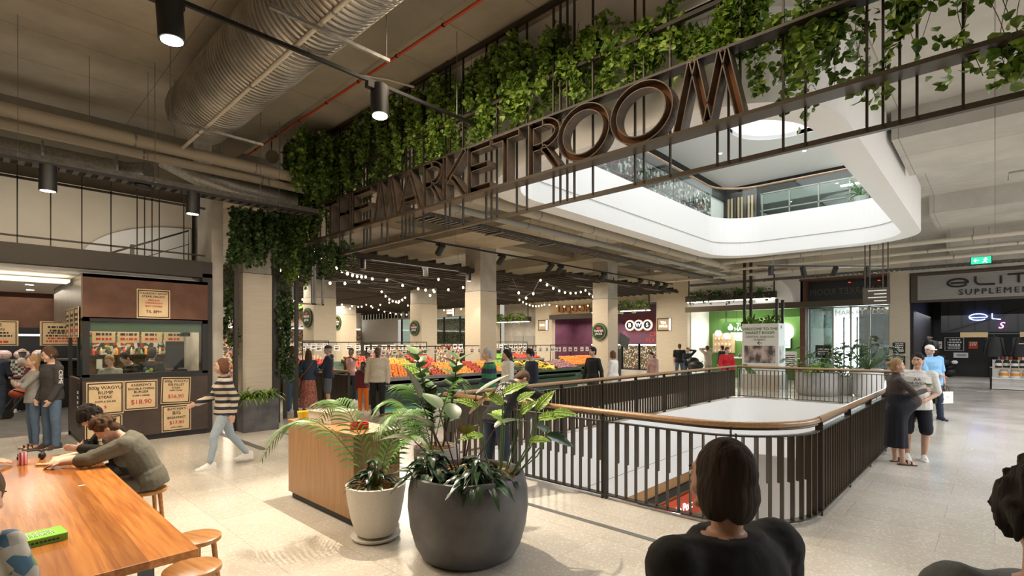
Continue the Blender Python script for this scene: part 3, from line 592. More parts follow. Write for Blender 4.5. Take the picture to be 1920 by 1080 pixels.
for x in (0, .64):
    for y in (-2.9, -1.45, -.06): MB().box((x, y, 0), (x+.06, y+.06, .86)).build('leg', 'black_steel', t)
def jar(x, y, z, r, h, body, lid, label, group):
    t = thing('supplement_jar', label, 'jar', (x, y, z), 0, group); MB().lathe([(r, 0), (r*1.03, .02), (r, h), (r*.7, h+.02)], n=16).build('jar_body', body, t, smooth=True); MB().lathe([(r*.8, h+.02), (r*.8, h+.06)], n=16).build('lid', lid, t); MB().lathe([(r*1.045, h*.3), (r*1.045, h*.75)], n=16, cap=False).build('jar_label', 'mandarin' if body == 'white' else 'white', t); return t
j1 = jar(28.05, -.1, .86, .1, .24, 'black', 'black', 'big black jar standing on top of the display table', 'black jars on the display table'); j2 = jar(28.2, -1.15, .86, .12, .24, 'white', 'white', 'white tub with yellow label on top of the display table', 'white tubs on the display table top'); j3 = jar(28.2, -.25, .46, .14, .26, 'white', 'white', 'white tub with yellow label on the middle shelf of the display table', 'white tubs on the middle shelf')
for k in range(1, 10):
    if k < 5: dup(j1, (28.05+(k % 2)*.25, -.1-k*.23, .86))
    if k < 6: dup(j2, (28.2, -1.15-k*.28, .86))
    if k < 8: dup(j3, (28.2, -.25-k*.33, .46))
t = thing('sports_bag_pile', 'heap of black and green gym bags on the supplement shop floor', 'bags', (35.9, 1.75, 0), 0)
g = MB(); r_ = random.Random(3); [g.ell((r_.uniform(-.3, .3), r_.uniform(-.5, .4), .25+.25*k), (.3, .35, .22), Matrix.Rotation(r_.uniform(-.5, .5), 3, 'X')) for k in range(4)]; g.build('bag_stack', 'black', t, smooth=True)
t['label'] = 'stacked black gym bag bundle standing on the supplement shop floor'
MB().ell((-.25, -.2, .8), (.08, .14, .1)).build('white_patch', 'white', t, smooth=True)
# entrance ------------------------------------------------------------
sbox('ceiling_entrance', (26.8, 3.28, 4.72), (31, 6.7, 4.8), 'rust_board'); sbox('wall_entrance_left', (27, 6.5, 0), (31, 6.72, 4.75), 'rust_board'); sbox('wall_entrance_right', (27.35, 3.1, 0), (31, 3.28, 4.75), 'render_concrete')
t = thing('entrance_doors', 'glazed entrance with grey frames and daylight behind it', 'door', (27.6, 3.3, 0)); tag(t, kind='structure')
for y in (0, .75, 1.45, 2.15, 3.1): MB().box((0, y, 0), (.08, y+.08, 3.5)).build('door_frame', 'pipe_grey', t)
MB().box((0, 0, 3.45), (.1, 3.2, 3.75)).build('transom', 'dark_steel', t); MB().box((.03, 0, 0), (.04, 3.2, 3.45)).build('glass', 'clear_glass', t); MB().box((.01, 2.2, 0), (.02, 3.1, 3.45)).build('tinted_pane', 'dim_glass', t)
M('market_glass', (.03, .036, .04), .25); MB().box((0, 0, 3.75), (.05, 3.2, 4.72)).build('upper_panel', 'market_glass', t)
M('ghost_letter', (.10, .105, .11), .5); text('reversed_lettering', 'THE MARKET ROOM', .42, 'ghost_letter', t, (-.01, 1.5, 4.2), '-X', .004, sx=-.85)
text('door_lettering', 'THE MARKET ROOM', .30, 'pipe_white', t, (-.02, 1.35, 3.2), '-X', .002)
text('door_number', 'B', .42, 'pipe_white', t, (-.02, 1.1, 1.6), '-X', .002)
sbox('wall_street', (38, 3.2, 0), (38.1, 12, 5), 'white_paint'); 
t = thing('street_view', 'bright daylit street front beyond the entrance doors', 'street', (37.5, 4.7, 0)); M('street_glow', (1, 1, 1), .5, em=(.92, .96, 1), es=12); MB().box((0, 0, .6), (.1, 2.2, 3.3)).build('bright_window', 'street_glow', t); g = MB(); [g.box((-.1, y, 0), (-.02, y+.1, 3.4)) for y in (0, .7, 1.4, 2.1)]; g.box((-.1, 0, 1.5), (-.02, 2.2, 1.6)); g.build('window_bars', 'pipe_grey', t)
t = thing('street_tree', 'sunlit green shrub outside the entrance doors', 'tree', (34.5, 7.6, 0)); g = MB(); fern(g, (0, 0, 1.6), 260, 1.3, .8, .07, 12); g.build('foliage', 'lime_leaf', t); MB().cyl((0, 0, 0), (0, 0, 1.8), .06).build('trunk', 'stem', t)
for k, (y, x) in enumerate(((5.6, 28), (4.8, 27.4), (4.0, 28.2), (3.7, 27.4))):
    t = thing('ceiling_spot', ['leftmost', 'second', 'third', 'rightmost'][k]+' small red glowing spot in the brown entrance soffit', 'ceiling light', (x, y, 4.58)); MB().lathe([(.06, 0), (.06, .14)], n=12).build('can', 'black', t); MB().lathe([(.05, -.01), (.05, 0)], n=12).build('lens', 'red_lens', t)
# steel portal and its hanging planter over the tea shop
def beam(name, label, lo, hi, mat='dark_steel'):
    t = thing(name, label, 'beam', lo); MB().box((0, 0, 0), tuple(b-a for a, b in zip(lo, hi))).build('beam_section', mat, t); return t
tag(beam('steel_beam', 'dark steel beam running over the tea shop and the entrance', (26.6, 3.3, 3.46), (26.85, 12.2, 3.74), 'bronze_steel'), kind='structure')
M('arch_white', (.78, .76, .74), .6)
g = MB(); g.loft([[(26.6, y, z) for y, z in [(8.6, 3.75)]+[(8.6-1.7*math.sin(a), 3.75+1.45*math.cos(a)) for a in [k*PI/20 for k in range(11)]]+[(8.6, 5.2)][:0]], [(27.0, y, z) for y, z in [(8.6, 3.75)]+[(8.6-1.7*math.sin(a), 3.75+1.45*math.cos(a)) for a in [k*PI/20 for k in range(11)]]]]); struct('wall_arch', g, 'white_paint')
sbox('wall_tea_header', (26.95, 6.7, 3.74), (27.0, 12.2, 5.3), 'arch_white')
def foliage_box(name, label, x, y, z, L, mat, seed, cat='plant', axis=1, n=260, trail=.5):
    t = thing(name, label, cat, (x, y, z)); r = random.Random(seed); g = MB()
    for k in range(max(2, int(L/.9))):
        p = [0, 0, 0]; p[axis] = (k+.5)*L/max(2, int(L/.9)); fern(g, p, 30, .62, .75, .035, seed+k)
    g.build('fronds', 'ivy_bright' if mat != 'ivy_dark' else 'palm_green', t); g = MB()
    for k in range(n):
        p = Vector((r.uniform(-.22, .1), r.uniform(-.22, .22), 0)); p[axis] = r.uniform(0, L); p.z = r.uniform(-trail, .28)*abs(math.sin(3.1*p[axis]+seed))-.02; leafq(g, p, Vector((r.uniform(-1, 1), r.uniform(-1, 1), r.uniform(-1, .2))), r.uniform(.10, .17), r)
    g.build('trailing_leaves', mat, t); return t
def leafq(g, p, d, L, r, w=.42, fold=.25):
    """one folded heart-shaped leaf"""
    d = d.normalized(); q = Vector((r.uniform(-1, 1), r.uniform(-1, 1), r.uniform(-1, 1))); s = d.cross(q); s = s.normalized() if s.length > 1e-3 else Vector((1, 0, 0)); nn = s.cross(d)
    W2 = L*w; tip = p+d*L-nn*L*.12; mid = p+d*L*.45; a = p+d*L*.02
    vs = [a, p+d*L*.18+s*W2*.85+nn*W2*fold, p+d*L*.5+s*W2+nn*W2*fold, tip, p+d*L*.5-s*W2+nn*W2*fold, p+d*L*.18-s*W2*.85+nn*W2*fold, mid]
    g.add(vs, [(0, 1, 6), (1, 2, 6), (2, 3, 6), (3, 4, 6), (4, 5, 6), (5, 0, 6)])
def plant_shelf(y0, y1, z, label, x=26.4):
    t = thing('planter_shelf', label, 'planter', (x, y0, z)); MB().box((0, 0, 0), (.4, y1-y0, .3)).build('trough', 'dark_steel', t); MB().box((.0, .1, -.05), (.3, y1-y0-.1, -.01)).build('light_strip', 'tube_light', t)
    for y in (.1, y1-y0-.15): MB().box((.15, y, .3), (.2, y+.05, 5.36-z)).build('hanger', 'dark_steel', t)
plant_shelf(7.6, 12.1, 4.0, 'dark steel shelf planter with strip light over the tea shop'); foliage_box('hanging_plants', 'ferns and trailing leaves in the shelf planter over the tea shop', 26.5, 7.8, 4.33, 4.1, 'ivy_dark', 11)
plant_shelf(14.2, 18.3, 3.7, 'dark shelf planter over the BWS side of the liquor shop'); foliage_box('hanging_plants', 'bright trailing plants over the BWS side of the liquor shop', 26.5, 14.3, 4.05, 3.9, 'ivy_bright', 21, n=420)
plant_shelf(23.4, 27.0, 3.3, 'shelf planter above the grey service doorway'); foliage_box('hanging_plants', 'bright trailing plants above the grey service doorway', 26.5, 23.5, 3.62, 3.4, 'ivy_bright', 31, n=420)
foliage_box('hanging_plants', 'far bright trailing plant between the two left columns', 14.2, 33.5, 4.6, 2.4, 'ivy_bright', 41, axis=0, n=300, trail=1.4)
t = thing('service_door', 'grey double service door in the far recess', 'door', (27.75, 24.0, 0)); tag(t, kind='structure'); MB().box((0, 0, 0), (.04, 1.0, 2.3)).build('door_leaf', 'pipe_grey', t); MB().box((0, 1.05, 0), (.04, 2.05, 2.3)).build('door_leaf', 'pipe_grey', t)
poster(27.7, 23.6, 1.75, .3, .4, [('#2', .05, 0, 'white')], 'small red fire notice by the service door', bg='pipe_red')
# tea shop ------------------------------------------------------------
sbox('wall_tea_back', (29.8, 6.72, 0), (30, 12.4, 4.2), 'tea_green'); sbox('wall_tea_right', (27.4, 6.72, 0), (29.8, 6.8, 4.2), 'tea_green'); sbox('ceiling_tea', (27.3, 6.7, 3.68), (32.2, 12.4, 3.75), 'white_paint'); sbox('wall_tea_left', (27.35, 12.2, 0), (32, 12.3, 4.2), 'white_paint')
t = thing('tea_counter', 'green fronted tea shop counter with white top', 'counter', (27.6, 7.0, 0)); MB().box((0, 0, 0), (.7, 3.3, 1.0)).build('front_panel', 'tea_green', t); MB().box((-.04, -.04, 1.0), (.74, 3.34, 1.06)).build('worktop', 'white', t); MB().box((-.03, -.05, 0), (.0, .1, 1.02)).build('end_trim', 'pale_wood', t)
t = thing('shop_sign', 'green oval TEA HAUS sign over the tea counter', 'shop sign', (28.0, 9.35, 2.65)); g = MB(); g.loft([[(x, p[0], p[1]) for p in rrect(-1.45, 1.45, -.28, .28, .27)] for x in (0, .1)]); g.build('panel', 'sign_green', t); text('lettering', 'TEA\nHAUS', .28, 'white_sign', t, (-.02, .40, 0), '-X', line=.8); g = MB(); g.ell((-.02, .95, -.03), (.01, .14, .13)); g.ell((-.02, .95, .13), (.01, .05, .05)); g.build('teapot_motif', 'white_sign', t)
for y in (-1.2, 1.2): MB().box((.03, y, .28), (.06, y+.03, 1.0)).build('hanger', 'black_steel', t)
t = thing('arched_backlit_panel', 'white rounded panel glowing behind the tea counter', 'panel', (29.66, 8.9, 2.3)); g = MB(); g.loft([[(x, p[0], p[1]) for p in rrect(-1.2, 2.0, -.35, .55, .4)] for x in (0, .1)]); g.build('panel_face', 'globe_light', t)
t = thing('menu_screen', 'pale blue menu screen on the tea shop wall', 'screen', (29.72, 7.8, 1.5)); MB().box((0, 0, 0), (.06, 1.7, 1.1)).build('frame', 'black', t); M('screen_blue', (.5, .7, .8), .4, em=(.6, .8, .9), es=1.3); MB().box((-.01, .05, .05), (0, 1.65, 1.05)).build('display', 'screen_blue', t); g = MB(); [g.box((-.015, .15+k*.52, .15+j*.09), (-.01, .55+k*.52, .18+j*.09)) for k in range(3) for j in range(9)]; g.build('menu_lines', 'pipe_grey', t)
for k, (y, z, x) in enumerate(((11.2, 2.35, 28.6), (10.8, 2.2, 28.8), (10.2, 2.75, 28.6), (9.7, 2.55, 29.3))):
    t = thing('globe_pendant', ['lowest left', 'second', 'highest', 'rightmost'][k]+' round glowing pendant in the tea shop', 'pendant lamp', (x, y, z)); MB().ell((0, 0, 0), (.17, .17, .17)).build('globe', 'globe_light', t, smooth=True); MB().tube([(0, 0, .17), (0, 0, 3.68-z)], .008).build('cord', 'black', t)
t = thing('wall_shelf', 'pink lit open shelves on the tea shop left wall', 'shelf', (29.58, 11.3, 1.25)); MB().box((0, -.6, 0), (.2, .6, 1.1)).build('case', 'pale_wood', t); g = MB(); [g.ell((-.1, -.4+k*.2, .1+.35*j), (.06, .06, .1)) for k in range(5) for j in range(3)]; g.build('stock', 'onion', t)
for k in range(8):
    t = thing('counter_jar', ['first', 'second', 'third', 'fourth', 'fifth', 'sixth', 'seventh', 'eighth'][k]+' glass jar from the right along the tea counter', 'jar', (27.85, 7.25+k*.36, 1.06)); MB().lathe([(.07, 0), (.08, .15), (.05, .2)], n=12).build('jar_body', 'bottles' if k % 2 else 'onion', t); MB().lathe([(.055, .2), (.055, .23)], n=12).build('lid', 'pipe_grey', t)
t = thing('menu_stand', 'white sheet menu board standing right of the tea counter', 'menu board', (27.2, 6.9, .3)); MB().box((0, 0, .6), (.04, .9, 1.4)).build('sheet', 'white', t); g = MB(); [g.box((-.01, .1, .7+k*.1), (0, .4+(k % 3)*.15, .73+k*.1)) for k in range(6)]; g.build('menu_lines', 'ink', t); MB().box((0, .1, 0), (.03, .13, .6)).build('leg', 'black', t); MB().box((0, .75, 0), (.03, .78, .6)).build('leg', 'black', t)
t['label'] = 'white menu board standing right of the tea counter'; t.location.z = .006
# small shops at the far left end
t = thing('shop_sign', 'brown GROCER letters on the far end wall', 'shop sign', (20.4, 45.9, 4.0)); MB().box((-4.2, 0, -.6), (4.5, .08, .6)).build('panel', 'onion', t); text('lettering', 'GROCER', 1.15, 'rust_inside', t, (0, -.08, 0), ext=.05)
for k in range(3):
    t = thing('grocer_shelf', ['left', 'middle', 'right'][k]+' lit grocery shelving under the far GROCER letters', 'shelves', (14+k*4.2, 45.2, 0)); MB().box((0, 0, 0), (3.9, .6, 3)).build('shelving', 'goods', t); MB().box((0, -.05, 3.02), (3.9, .4, 3.12)).build('light_strip', 'tube_light', t)
t = thing('windmill_ornament', 'small dark windmill ornament before the far grocery shelves', 'ornament', (13.2, 27.5, 2.7)); [MB().box((-.03, -.03, .15), (.05, .03, .75), Matrix.Rotation(k*PI/4, 3, 'Y')).build('sail', 'stem', t) for k in range(8)]; MB().cyl((0, .05, -2.7), (0, .05, 0), .05).build('pole', 'stem', t)
t = thing('projector_screen', 'large blank white screen on the glazed far shop', 'screen', (26.7, 39.4, 1.7)); MB().box((0, 0, 0), (.06, 6.2, 2.8)).build('screen_face', 'cream_pot', t); MB().box((-.01, -.1, 2.8), (.08, 6.3, 2.95)).build('frame', 'black', t)
t = thing('glazed_shopfront', 'dark framed glass shopfront beyond the fruit stands', 'shopfront', (26.9, 29, 0)); MB().box((0, 0, 0), (.04, 10, 3.9)).build('glass', 'green_glass', t); [MB().box((-.04, k*2, 0), (.08, k*2+.12, 3.9)).build('mullion', 'black', t) for k in range(6)]; MB().box((2.5, 0, 0), (2.6, 10, 3.9)).build('interior_stock', 'bottles', t)
t = thing('slatted_wall_panel', 'vertical timber and metal slat panel left of the white screen', 'wall panel', (26.7, 36, 4.0)); [MB().box((0, k*.5, 0), (.1, k*.5+.3, 1.3)).build('slat', 'pipe_white' if k % 2 else 'bronze_steel', t) for k in range(20)]
t = thing('round_light_sign', 'round glowing white sign on the wall left of the central column', 'sign', (26.9, 29.3, 3.35)); t.rotation_euler = (PI/2, 0, -PI/2); MB().lathe([(.62, 0), (.62, .06)], n=36).build('rim', 'pipe_white', t); MB().lathe([(.55, .06), (.55, .07)], n=36).build('face', 'amber_sign', t); text('lettering', 'BUTTER', .24, 'white_sign', t, (0, 0, .08), '+Z')

# ------------------------------------------------------------------ ceiling services, near bay
def run(name, label, cat, pts, r, mat, n=12, straps=0, strapmat='galvanised'):
    o = Vector(pts[0]); t = thing(name, label, cat, o); P = [Vector(p)-o for p in pts]
    MB().tube(P, r, n).build('pipe_body' if 'duct' not in name else 'duct_body', mat, t, smooth=True)
    a, b = P[0], P[-1]; d = (b-a); L = d.length; d = d/L
    for k in range(straps):
        c = a+d*(L*(k+.5)/straps); g = MB(); x, y = perp(d); g.loft([g.ring(c-d*.015, r+.008, r+.008, x, y, n), g.ring(c+d*.015, r+.008, r+.008, x, y, n)]); g.build('collar', strapmat, t)
    return t
def rods(parent, pts, top, r=.006):
    for p in pts: MB().cyl(p, (p[0], p[1], top), r, n=6).build('hanger_rod', 'galvanised', parent)
t = run('spiral_duct', 'huge ribbed spiral ventilation duct running away under the near ceiling', 'duct', [(2.85, y, 5.97) for y in (-3, 2, 6, 10.4)], .53, 'duct_steel', 40)
g = MB(); 
for k in range(143): 
    y = -2.9+k*.093; X = Vector((1, 0, 0)); Z = Vector((0, 0, 1)); g.loft([g.ring((0, y+3-.008, 0), .533, .533, X, Z, 32), g.ring((0, y+3, 0), .541, .541, X, Z, 32), g.ring((0, y+3+.008, 0), .533, .533, X, Z, 32)], cap=False)
g.build('rib', 'duct_steel', t, smooth='all'); tag(t.children[-1], kind=None)
for y in (2.6, 5.45, 9.4):
    h = thing('duct_hanger', ['nearest', 'middle', 'furthest'][(2.6, 5.45, 9.4).index(y)]+' slim steel channel and rods slung under the spiral duct', 'bracket', (2.85, y, 5.375)); MB().box((-.72, -.02, -.03), (.72, .02, .01)).build('channel', 'galvanised', h)
    for x in (-.68, .68): MB().cyl((x, 0, 0), (x, 0, 1.3), .006, n=6).build('hanger_rod', 'galvanised', h)
run('conduit', 'thin pale pipe running along the underside of the spiral duct', 'pipe', [(2.70, y, 5.447) for y in (-3, 4, 11)], .028, 'pipe_white', 10, 6)
run('fire_pipe', 'upper bright orange red fire pipe beside the concrete beam', 'pipe', [(4.62, y, 6.58) for y in (-3, 5, 13.5)], .022, 'pipe_red', 8, 14, 'black_steel')
run('fire_pipe', 'lower bright orange red fire pipe beside the concrete beam', 'pipe', [(4.74, y, 6.50) for y in (-3, 5, 13.5)], .022, 'pipe_red', 8, 14, 'black_steel')
run('conduit', 'thin pale conduit bent down from the beam above the foliage', 'pipe', [(4.5, 8.0, 6.5), (4.5, 7.7, 6.35), (4.9, 7.5, 6.35), (5.35, 7.4, 6.35)], .02, 'pipe_white')
t = run('drain_pipe', 'thick pale upper drain pipe crossing below the end of the duct', 'pipe', [(x, 10.95, 5.42) for x in (-7, 0, 5.0)], .11, 'pipe_cream', 16, 6); rods(t, [(x, 0, .1) for x in (4.5, 7.2, 9.6, 11.5)], 1.28)
t = run('drain_pipe', 'thinner pale lower drain pipe just under the thick one', 'pipe', [(x, 11.1, 5.24) for x in (-7, 0, 5.2)], .08, 'pipe_cream', 14, 6); rods(t, [(x, 0, .1) for x in (5.2, 8.4, 10.4)], 1.46)
run('duct', 'smooth round galvanised duct behind the cable tray on the left', 'duct', [(x, 12.9, 5.35) for x in (-7, -1, 1.6)]+[(2.2, 12.7, 5.3), (2.5, 12.4, 5.3)], .2, 'galvanised', 24, 9)
run('duct', 'short shiny duct elbow by the foliage end of the cable tray', 'duct', [(2.6, 11.7, 5.45), (3.1, 11.5, 5.2), (3.8, 11.4, 5.05), (5.0, 11.4, 5.0)], .2, 'galvanised', 24, 3)
def tray(name, label, x0, x1, y, z, w=.42, cables=True, axis=0):
    t = thing(name, label, 'cable tray', (x0, y, z)); L = x1-x0; sw = (lambda a, b, c: (a, b, c)) if axis == 0 else (lambda a, b, c: (b, a, c))
    if axis: t.location = (y, x0, z)
    def bb(g, lo, hi): a, b = sw(*lo), sw(*hi); g.box(tuple(map(min, a, b)), tuple(map(max, a, b)))
    for s_ in (-1, 1):
        g = MB(); bb(g, (0, s_*w/2-.004, 0), (L, s_*w/2+.004, .09)); g.build('side_rail', 'tray_steel', t)
    g = MB(); k = 0
    while k*.16 < L: bb(g, (k*.16, -w/2, .0), (k*.16+.075, w/2, .012)); k += 1
    g.build('rungs', 'tray_steel', t)
    g = MB(); [bb(g, (0, -w/2+.04+j*.05, .014), (L, -w/2+.07+j*.05, .035)) for j in range(int(w/.05)-1)]; g.build('cables', 'black', t)
    k = .8
    while k < L:
        for s_ in (-1, 1):
            a = sw(k, s_*(w/2+.02), 0); MB().cyl(a, (a[0], a[1], (6.69 if x1 < 6 else 5.85)-z), .005, n=6).build('hanger_rod', 'galvanised', t)
        g = MB(); bb(g, (k-.02, -w/2-.06, -.03), (k+.02, w/2+.06, 0)); g.build('cross_channel', 'galvanised', t); k += 2.1
    return t
tray('cable_tray', 'perforated galvanised cable tray hung over the butcher shop front', -7, 5.15, 10.75, 4.63, .45)
SPOTS = 0
def track(name, label, p0, p1):
    o = Vector(p0); d = Vector(p1)-o; t = thing(name, label, 'lighting track', o); w = .02; x = Vector((-d.y, d.x, 0)).normalized()*w; u = Vector((0, 0, .022)); a = Vector((0, 0, 0))
    MB().loft([[a+x-u, a-x-u, a-x+u, a+x+u], [d+x-u, d-x-u, d-x+u, d+x+u]]).build('track_rail', 'black_steel', t); return t
_track = track
def track(name, label, p0, p1):
    t = _track(name, label, p0, p1); d = Vector(p1)-Vector(p0); top = 6.7 if p0[0] < 5.4 else 5.86
    for q in ((.12, .5, .88) if p0[1] != 6.07 else (.12, .92)): c = d*q; MB().cyl(c, (c.x, c.y, top-p0[2]), .005, n=6).build('hanger_rod', 'galvanised', t)
    return t
def head(label, p, aim=(0, 0, -1), s=1.0, lit=True, power=0, angle=60, target=None, group=None):
    """cylinder spotlight hanging from a track at p"""
    t = thing('track_spotlight', label, 'spotlight', p, group=group); a = Vector(aim).normalized(); c = Vector((0, 0, -.07*s))
    MB().box((-.11*s, -.025*s, -.045*s), (.07*s, .025*s, -.005)).build('adapter', 'black', t); MB().cyl((0, 0, -.03*s), c, .012*s, n=8).build('stem', 'black', t)
    b = c+Vector((0, 0, -.02*s)); MB().cyl(b-a*.09*s, b+a*.15*s, .068*s, n=24).build('lamp_body', 'black', t, smooth=True)
    MB().cyl(b+a*.145*s, b+a*.153*s, .056*s, n=24).build('lens', 'lamp_face' if lit else 'galvanised', t)
    if power:
        pos = Vector(p)+b+a*.18*s; spot('track_lamp', pos, target if target else pos+a, power, angle)
    return t
track('lighting_track', 'long black lighting track crossing the ceiling to the sign frame', (.56, 6.07, 5.38), (5.6, 6.07, 5.38))
head('big black cylinder spotlight at the top left, its lens glowing', (1.40, 6.07, 5.36), (.05, -.05, -1), 1.75, power=260, angle=95, target=(.6, 5.0, 0))
head('single bright spotlight glowing in front of the foliage', (3.82, 6.07, 5.36), (-.03, -.12, -1), 1.75, power=1050, angle=75, target=(3.0, 4.3, .2))
track('lighting_track', 'black lighting track in front of the butcher shop grille', (-4, 10.45, 4.585), (5.0, 10.45, 4.585))
head('left glowing spotlight over the butcher shop opening', (.83, 10.45, 4.565), (.0, .05, -1), 1.6, power=140, angle=80, target=(.6, 11.3, 0))
head('right glowing spotlight over the butcher booth, beside the foliage', (2.76, 10.45, 4.565), (.0, .05, -1), 1.6, power=150, angle=80, target=(2.5, 10.8, 0))
t = thing('ceiling_speaker', 'small round black speaker under the cable tray', 'speaker', (2.05, 10.62, 4.52)); MB().lathe([(.03, .1), (.12, .08), (.13, .03), (.11, 0)], n=24).build('speaker_body', 'black', t)
t = thing('smoke_detector', 'small white smoke detector on a rod at the upper left of the ceiling', 'smoke detector', (.12, 6.6, 6.35)); MB().lathe([(.04, 0), (.065, .02), (.065, .05), (.03, .06)], n=24).build('detector', 'white', t, smooth=True); MB().cyl((0, 0, .05), (0, 0, .35), .014).build('rod', 'galvanised', t)
t = thing('wall_speaker', 'white horn loudspeaker at the top left corner of the foliage', 'speaker', (4.9, 12.4, 6.2)); MB().cyl((0, 0, .05), (-.06, -.2, -.02), .07, .15, 24).build('horn', 'pipe_cream', t, smooth=True); MB().cyl((0, 0, .1), (0, 0, .5), .015).build('bracket', 'galvanised', t)

# ------------------------------------------------------------------ ceiling services over the hall and the mall
t = run('drain_pipe', 'thick grey pipe crossing the market hall ceiling under the white bulkhead', 'pipe', [(x, 8.1, 4.98) for x in (6.2, 14, 24)], .12, 'pipe_cream', 16, 8); rods(t, [(x, 0, .1) for x in (2, 5, 8, 11, 14, 17)], .87)
t = run('drain_pipe', 'second grey pipe just below and behind the thick market hall pipe', 'pipe', [(x, 8.5, 4.78) for x in (6.2, 14, 24)], .08, 'pipe_grey', 14, 8); rods(t, [(x, 0, .1) for x in (3.5, 7, 10, 13, 16)], 1.07)
tray('cable_tray', 'long galvanised cable tray hanging above the market hall edge', 6.3, 24, 9.3, 4.66, .5)
for k, (x, z, y0, y1, r) in enumerate(((20.9, 5.05, -10, 11, .07), (21.7, 4.86, -10, 9, .05), (22.6, 4.72, -10, 12, .06))):
    t = run('sprinkler_pipe', ['nearest and highest', 'middle thin', 'furthest and lowest'][k]+' pale pipe crossing under the slab towards the supplement shop', 'pipe', [(x, y, z) for y in (y0, 0, y1)], r, 'pipe_white', 12, 9); rods(t, [(0, y-y0, .05) for y in (y0+1.5, y0+5, y0+8.5, y0+12, y0+15.5)], .8)
tray('cable_tray', 'galvanised cable tray running along the top of the far shop fronts', -10, 11, 24.6, 4.62, .35, axis=1)
for k, (x, y) in enumerate(((8.6, -1.2), (14.2, -.2))):
    run('sprinkler_pipe', ['near', 'far'][k]+' thin sprinkler pipe with an upright head on the right hand concrete ceiling', 'pipe', [(x, -9, 5.25), (x, y, 5.25), (x, y, 5.1)], .022, 'pipe_grey', 8, 3)
track('lighting_track', 'black track of spotlights over the fruit displays', (7.0, 10.2, 4.38), (21, 10.2, 4.38))
for k, x in enumerate((8.2, 10.4, 12.6, 13.1, 15.6, 18.2, 19.6, 20.3)):
    head(['first', 'second', 'third', 'fourth', 'fifth', 'sixth', 'seventh', 'eighth'][k]+' black spotlight from the left on the track above the fruit displays', (x, 10.2, 4.36), (.1, .8, -.7), 1.25, lit=k in (7,), power=70 if k in (0, 2, 4, 6) else 0, angle=70, target=(x+.5, 12.9, .8))
track('lighting_track', 'short black track of spotlights before the entrance', (17.6, 5.6, 4.35), (20.6, 2.6, 4.35))
for k in range(4): head(['leftmost', 'second', 'third', 'rightmost'][k]+' black spotlight on the short track before the entrance', (17.9+k*.75, 5.3-k*.75, 4.33), [(0, 0, -1), (.3, -.1, -1), (.6, .4, -.8), (.1, .1, -1)][k], 1.2, lit=False)
track('lighting_track', 'black lighting bar lit at its end, left of the central column', (6.6, 13.6, 4.35), (12.4, 13.6, 4.35))
for k, x in enumerate((8.0, 10.3, 12.2)): head(['left', 'middle', 'right and glowing'][k]+' spotlight on the lighting bar left of the central column', (x, 13.6, 4.33), (0, 0, -1), 1.2, lit=k == 2, power=60 if k == 2 else 0, angle=80)
# dark timber lattice hung over the market hall, four rafts
M('lattice_wood', (.042, .030, .020), .6)
for k, (x0, x1, y0, y1, lab) in enumerate(((6.4, 15.6, 14.0, 24, 'nearest left raft of the dark timber ceiling lattice'), (16, 25.8, 12.2, 24, 'nearest right raft of the dark timber ceiling lattice'), (6.4, 15.6, 24.6, 42, 'far left raft of the dark timber ceiling lattice'), (16, 25.8, 24.6, 42, 'far right raft of the dark timber ceiling lattice'))):
    t = thing('ceiling_lattice', lab, 'ceiling lattice', (x0, y0, 4.45)); w, l = x1-x0, y1-y0
    g = MB(); j = 0
    while j*.42 < l: g.box((0, j*.42, 0), (w, j*.42+.05, .14)); j += 1
    g.build('cross_battens', 'lattice_wood', t); g = MB(); j = 0
    while j*1.15 < w: g.box((j*1.15, 0, .14), (j*1.15+.05, l, .26)); g.box((j*1.15+.4, 0, .14), (j*1.15+.43, l, .2)); j += 1
    g.build('long_battens', 'lattice_wood', t); g = MB(); r = random.Random(k)
    for j in range(60):
        x, y = r.uniform(0, w-1.2), int(r.uniform(0, l/.42))*.42; g.box((x, y+.06, .02), (x+1.1, y+.36, .05))
    g.build('infill_boards', 'lattice_wood', t)
    rods(t, [(x, y, .2) for x in (1, w-1) for y in (1, l-1)], 1.3)
# festoon lights
def festoon(label, pts, sag=.35, step=.55):
    o = Vector(pts[0]); t = thing('festoon_lights', label, 'string lights', o); path = []
    for a, b in zip(pts, pts[1:]):
        a, b = Vector(a), Vector(b); n = max(4, int((b-a).length/.3))
        for k in range(n): q = k/n; path.append(a.lerp(b, q)-Vector((0, 0, 4*sag*q*(1-q)))-o)
    path.append(Vector(pts[-1])-o); MB().tube(path, .008, 5).build('cable', 'black', t)
    proto = None; acc = 0; nb = 0
    for a, b in zip(path, path[1:]):
        acc += (b-a).length
        if acc > step and nb < 99:
            acc = 0; nb += 1
            if proto is None:
                g = MB(); g.ell((0, 0, -.075), (.042, .042, .055), n=10, m=6); g.mi = 1; g.cyl((0, 0, -.04), (0, 0, 0), .022, n=8); proto = g.build('bulb', ['bulb', 'black'], t, smooth=True); o2 = proto
            else: o2 = proto.copy(); C.objects.link(o2); o2.parent = t
            o2.location = b
    return t
festoon('front swag of bulbs from the foliage towards the middle of the hall', [(6.0, 12.9, 4.45), (10.5, 17.5, 4.45)], .25, .42)
festoon('second swag of bulbs under the lattice, sagging left of the central column', [(6.2, 16.5, 4.45), (10.8, 17.2, 4.45), (14.5, 15.2, 4.45)], .45, .45)
festoon('deep looped swag of bulbs just left of the central column', [(11.6, 15.6, 4.45), (12.9, 16.2, 4.45)], .7, .28)
festoon('deep looped swag of bulbs just right of the central column', [(14.6, 13.8, 4.45), (15.9, 13.4, 4.45)], .75, .3)
festoon('line of bulbs running right from the central column to the liquor pier', [(15.9, 13.4, 4.45), (20.6, 14.5, 4.45), (25.5, 16, 4.45)], .3, .55)
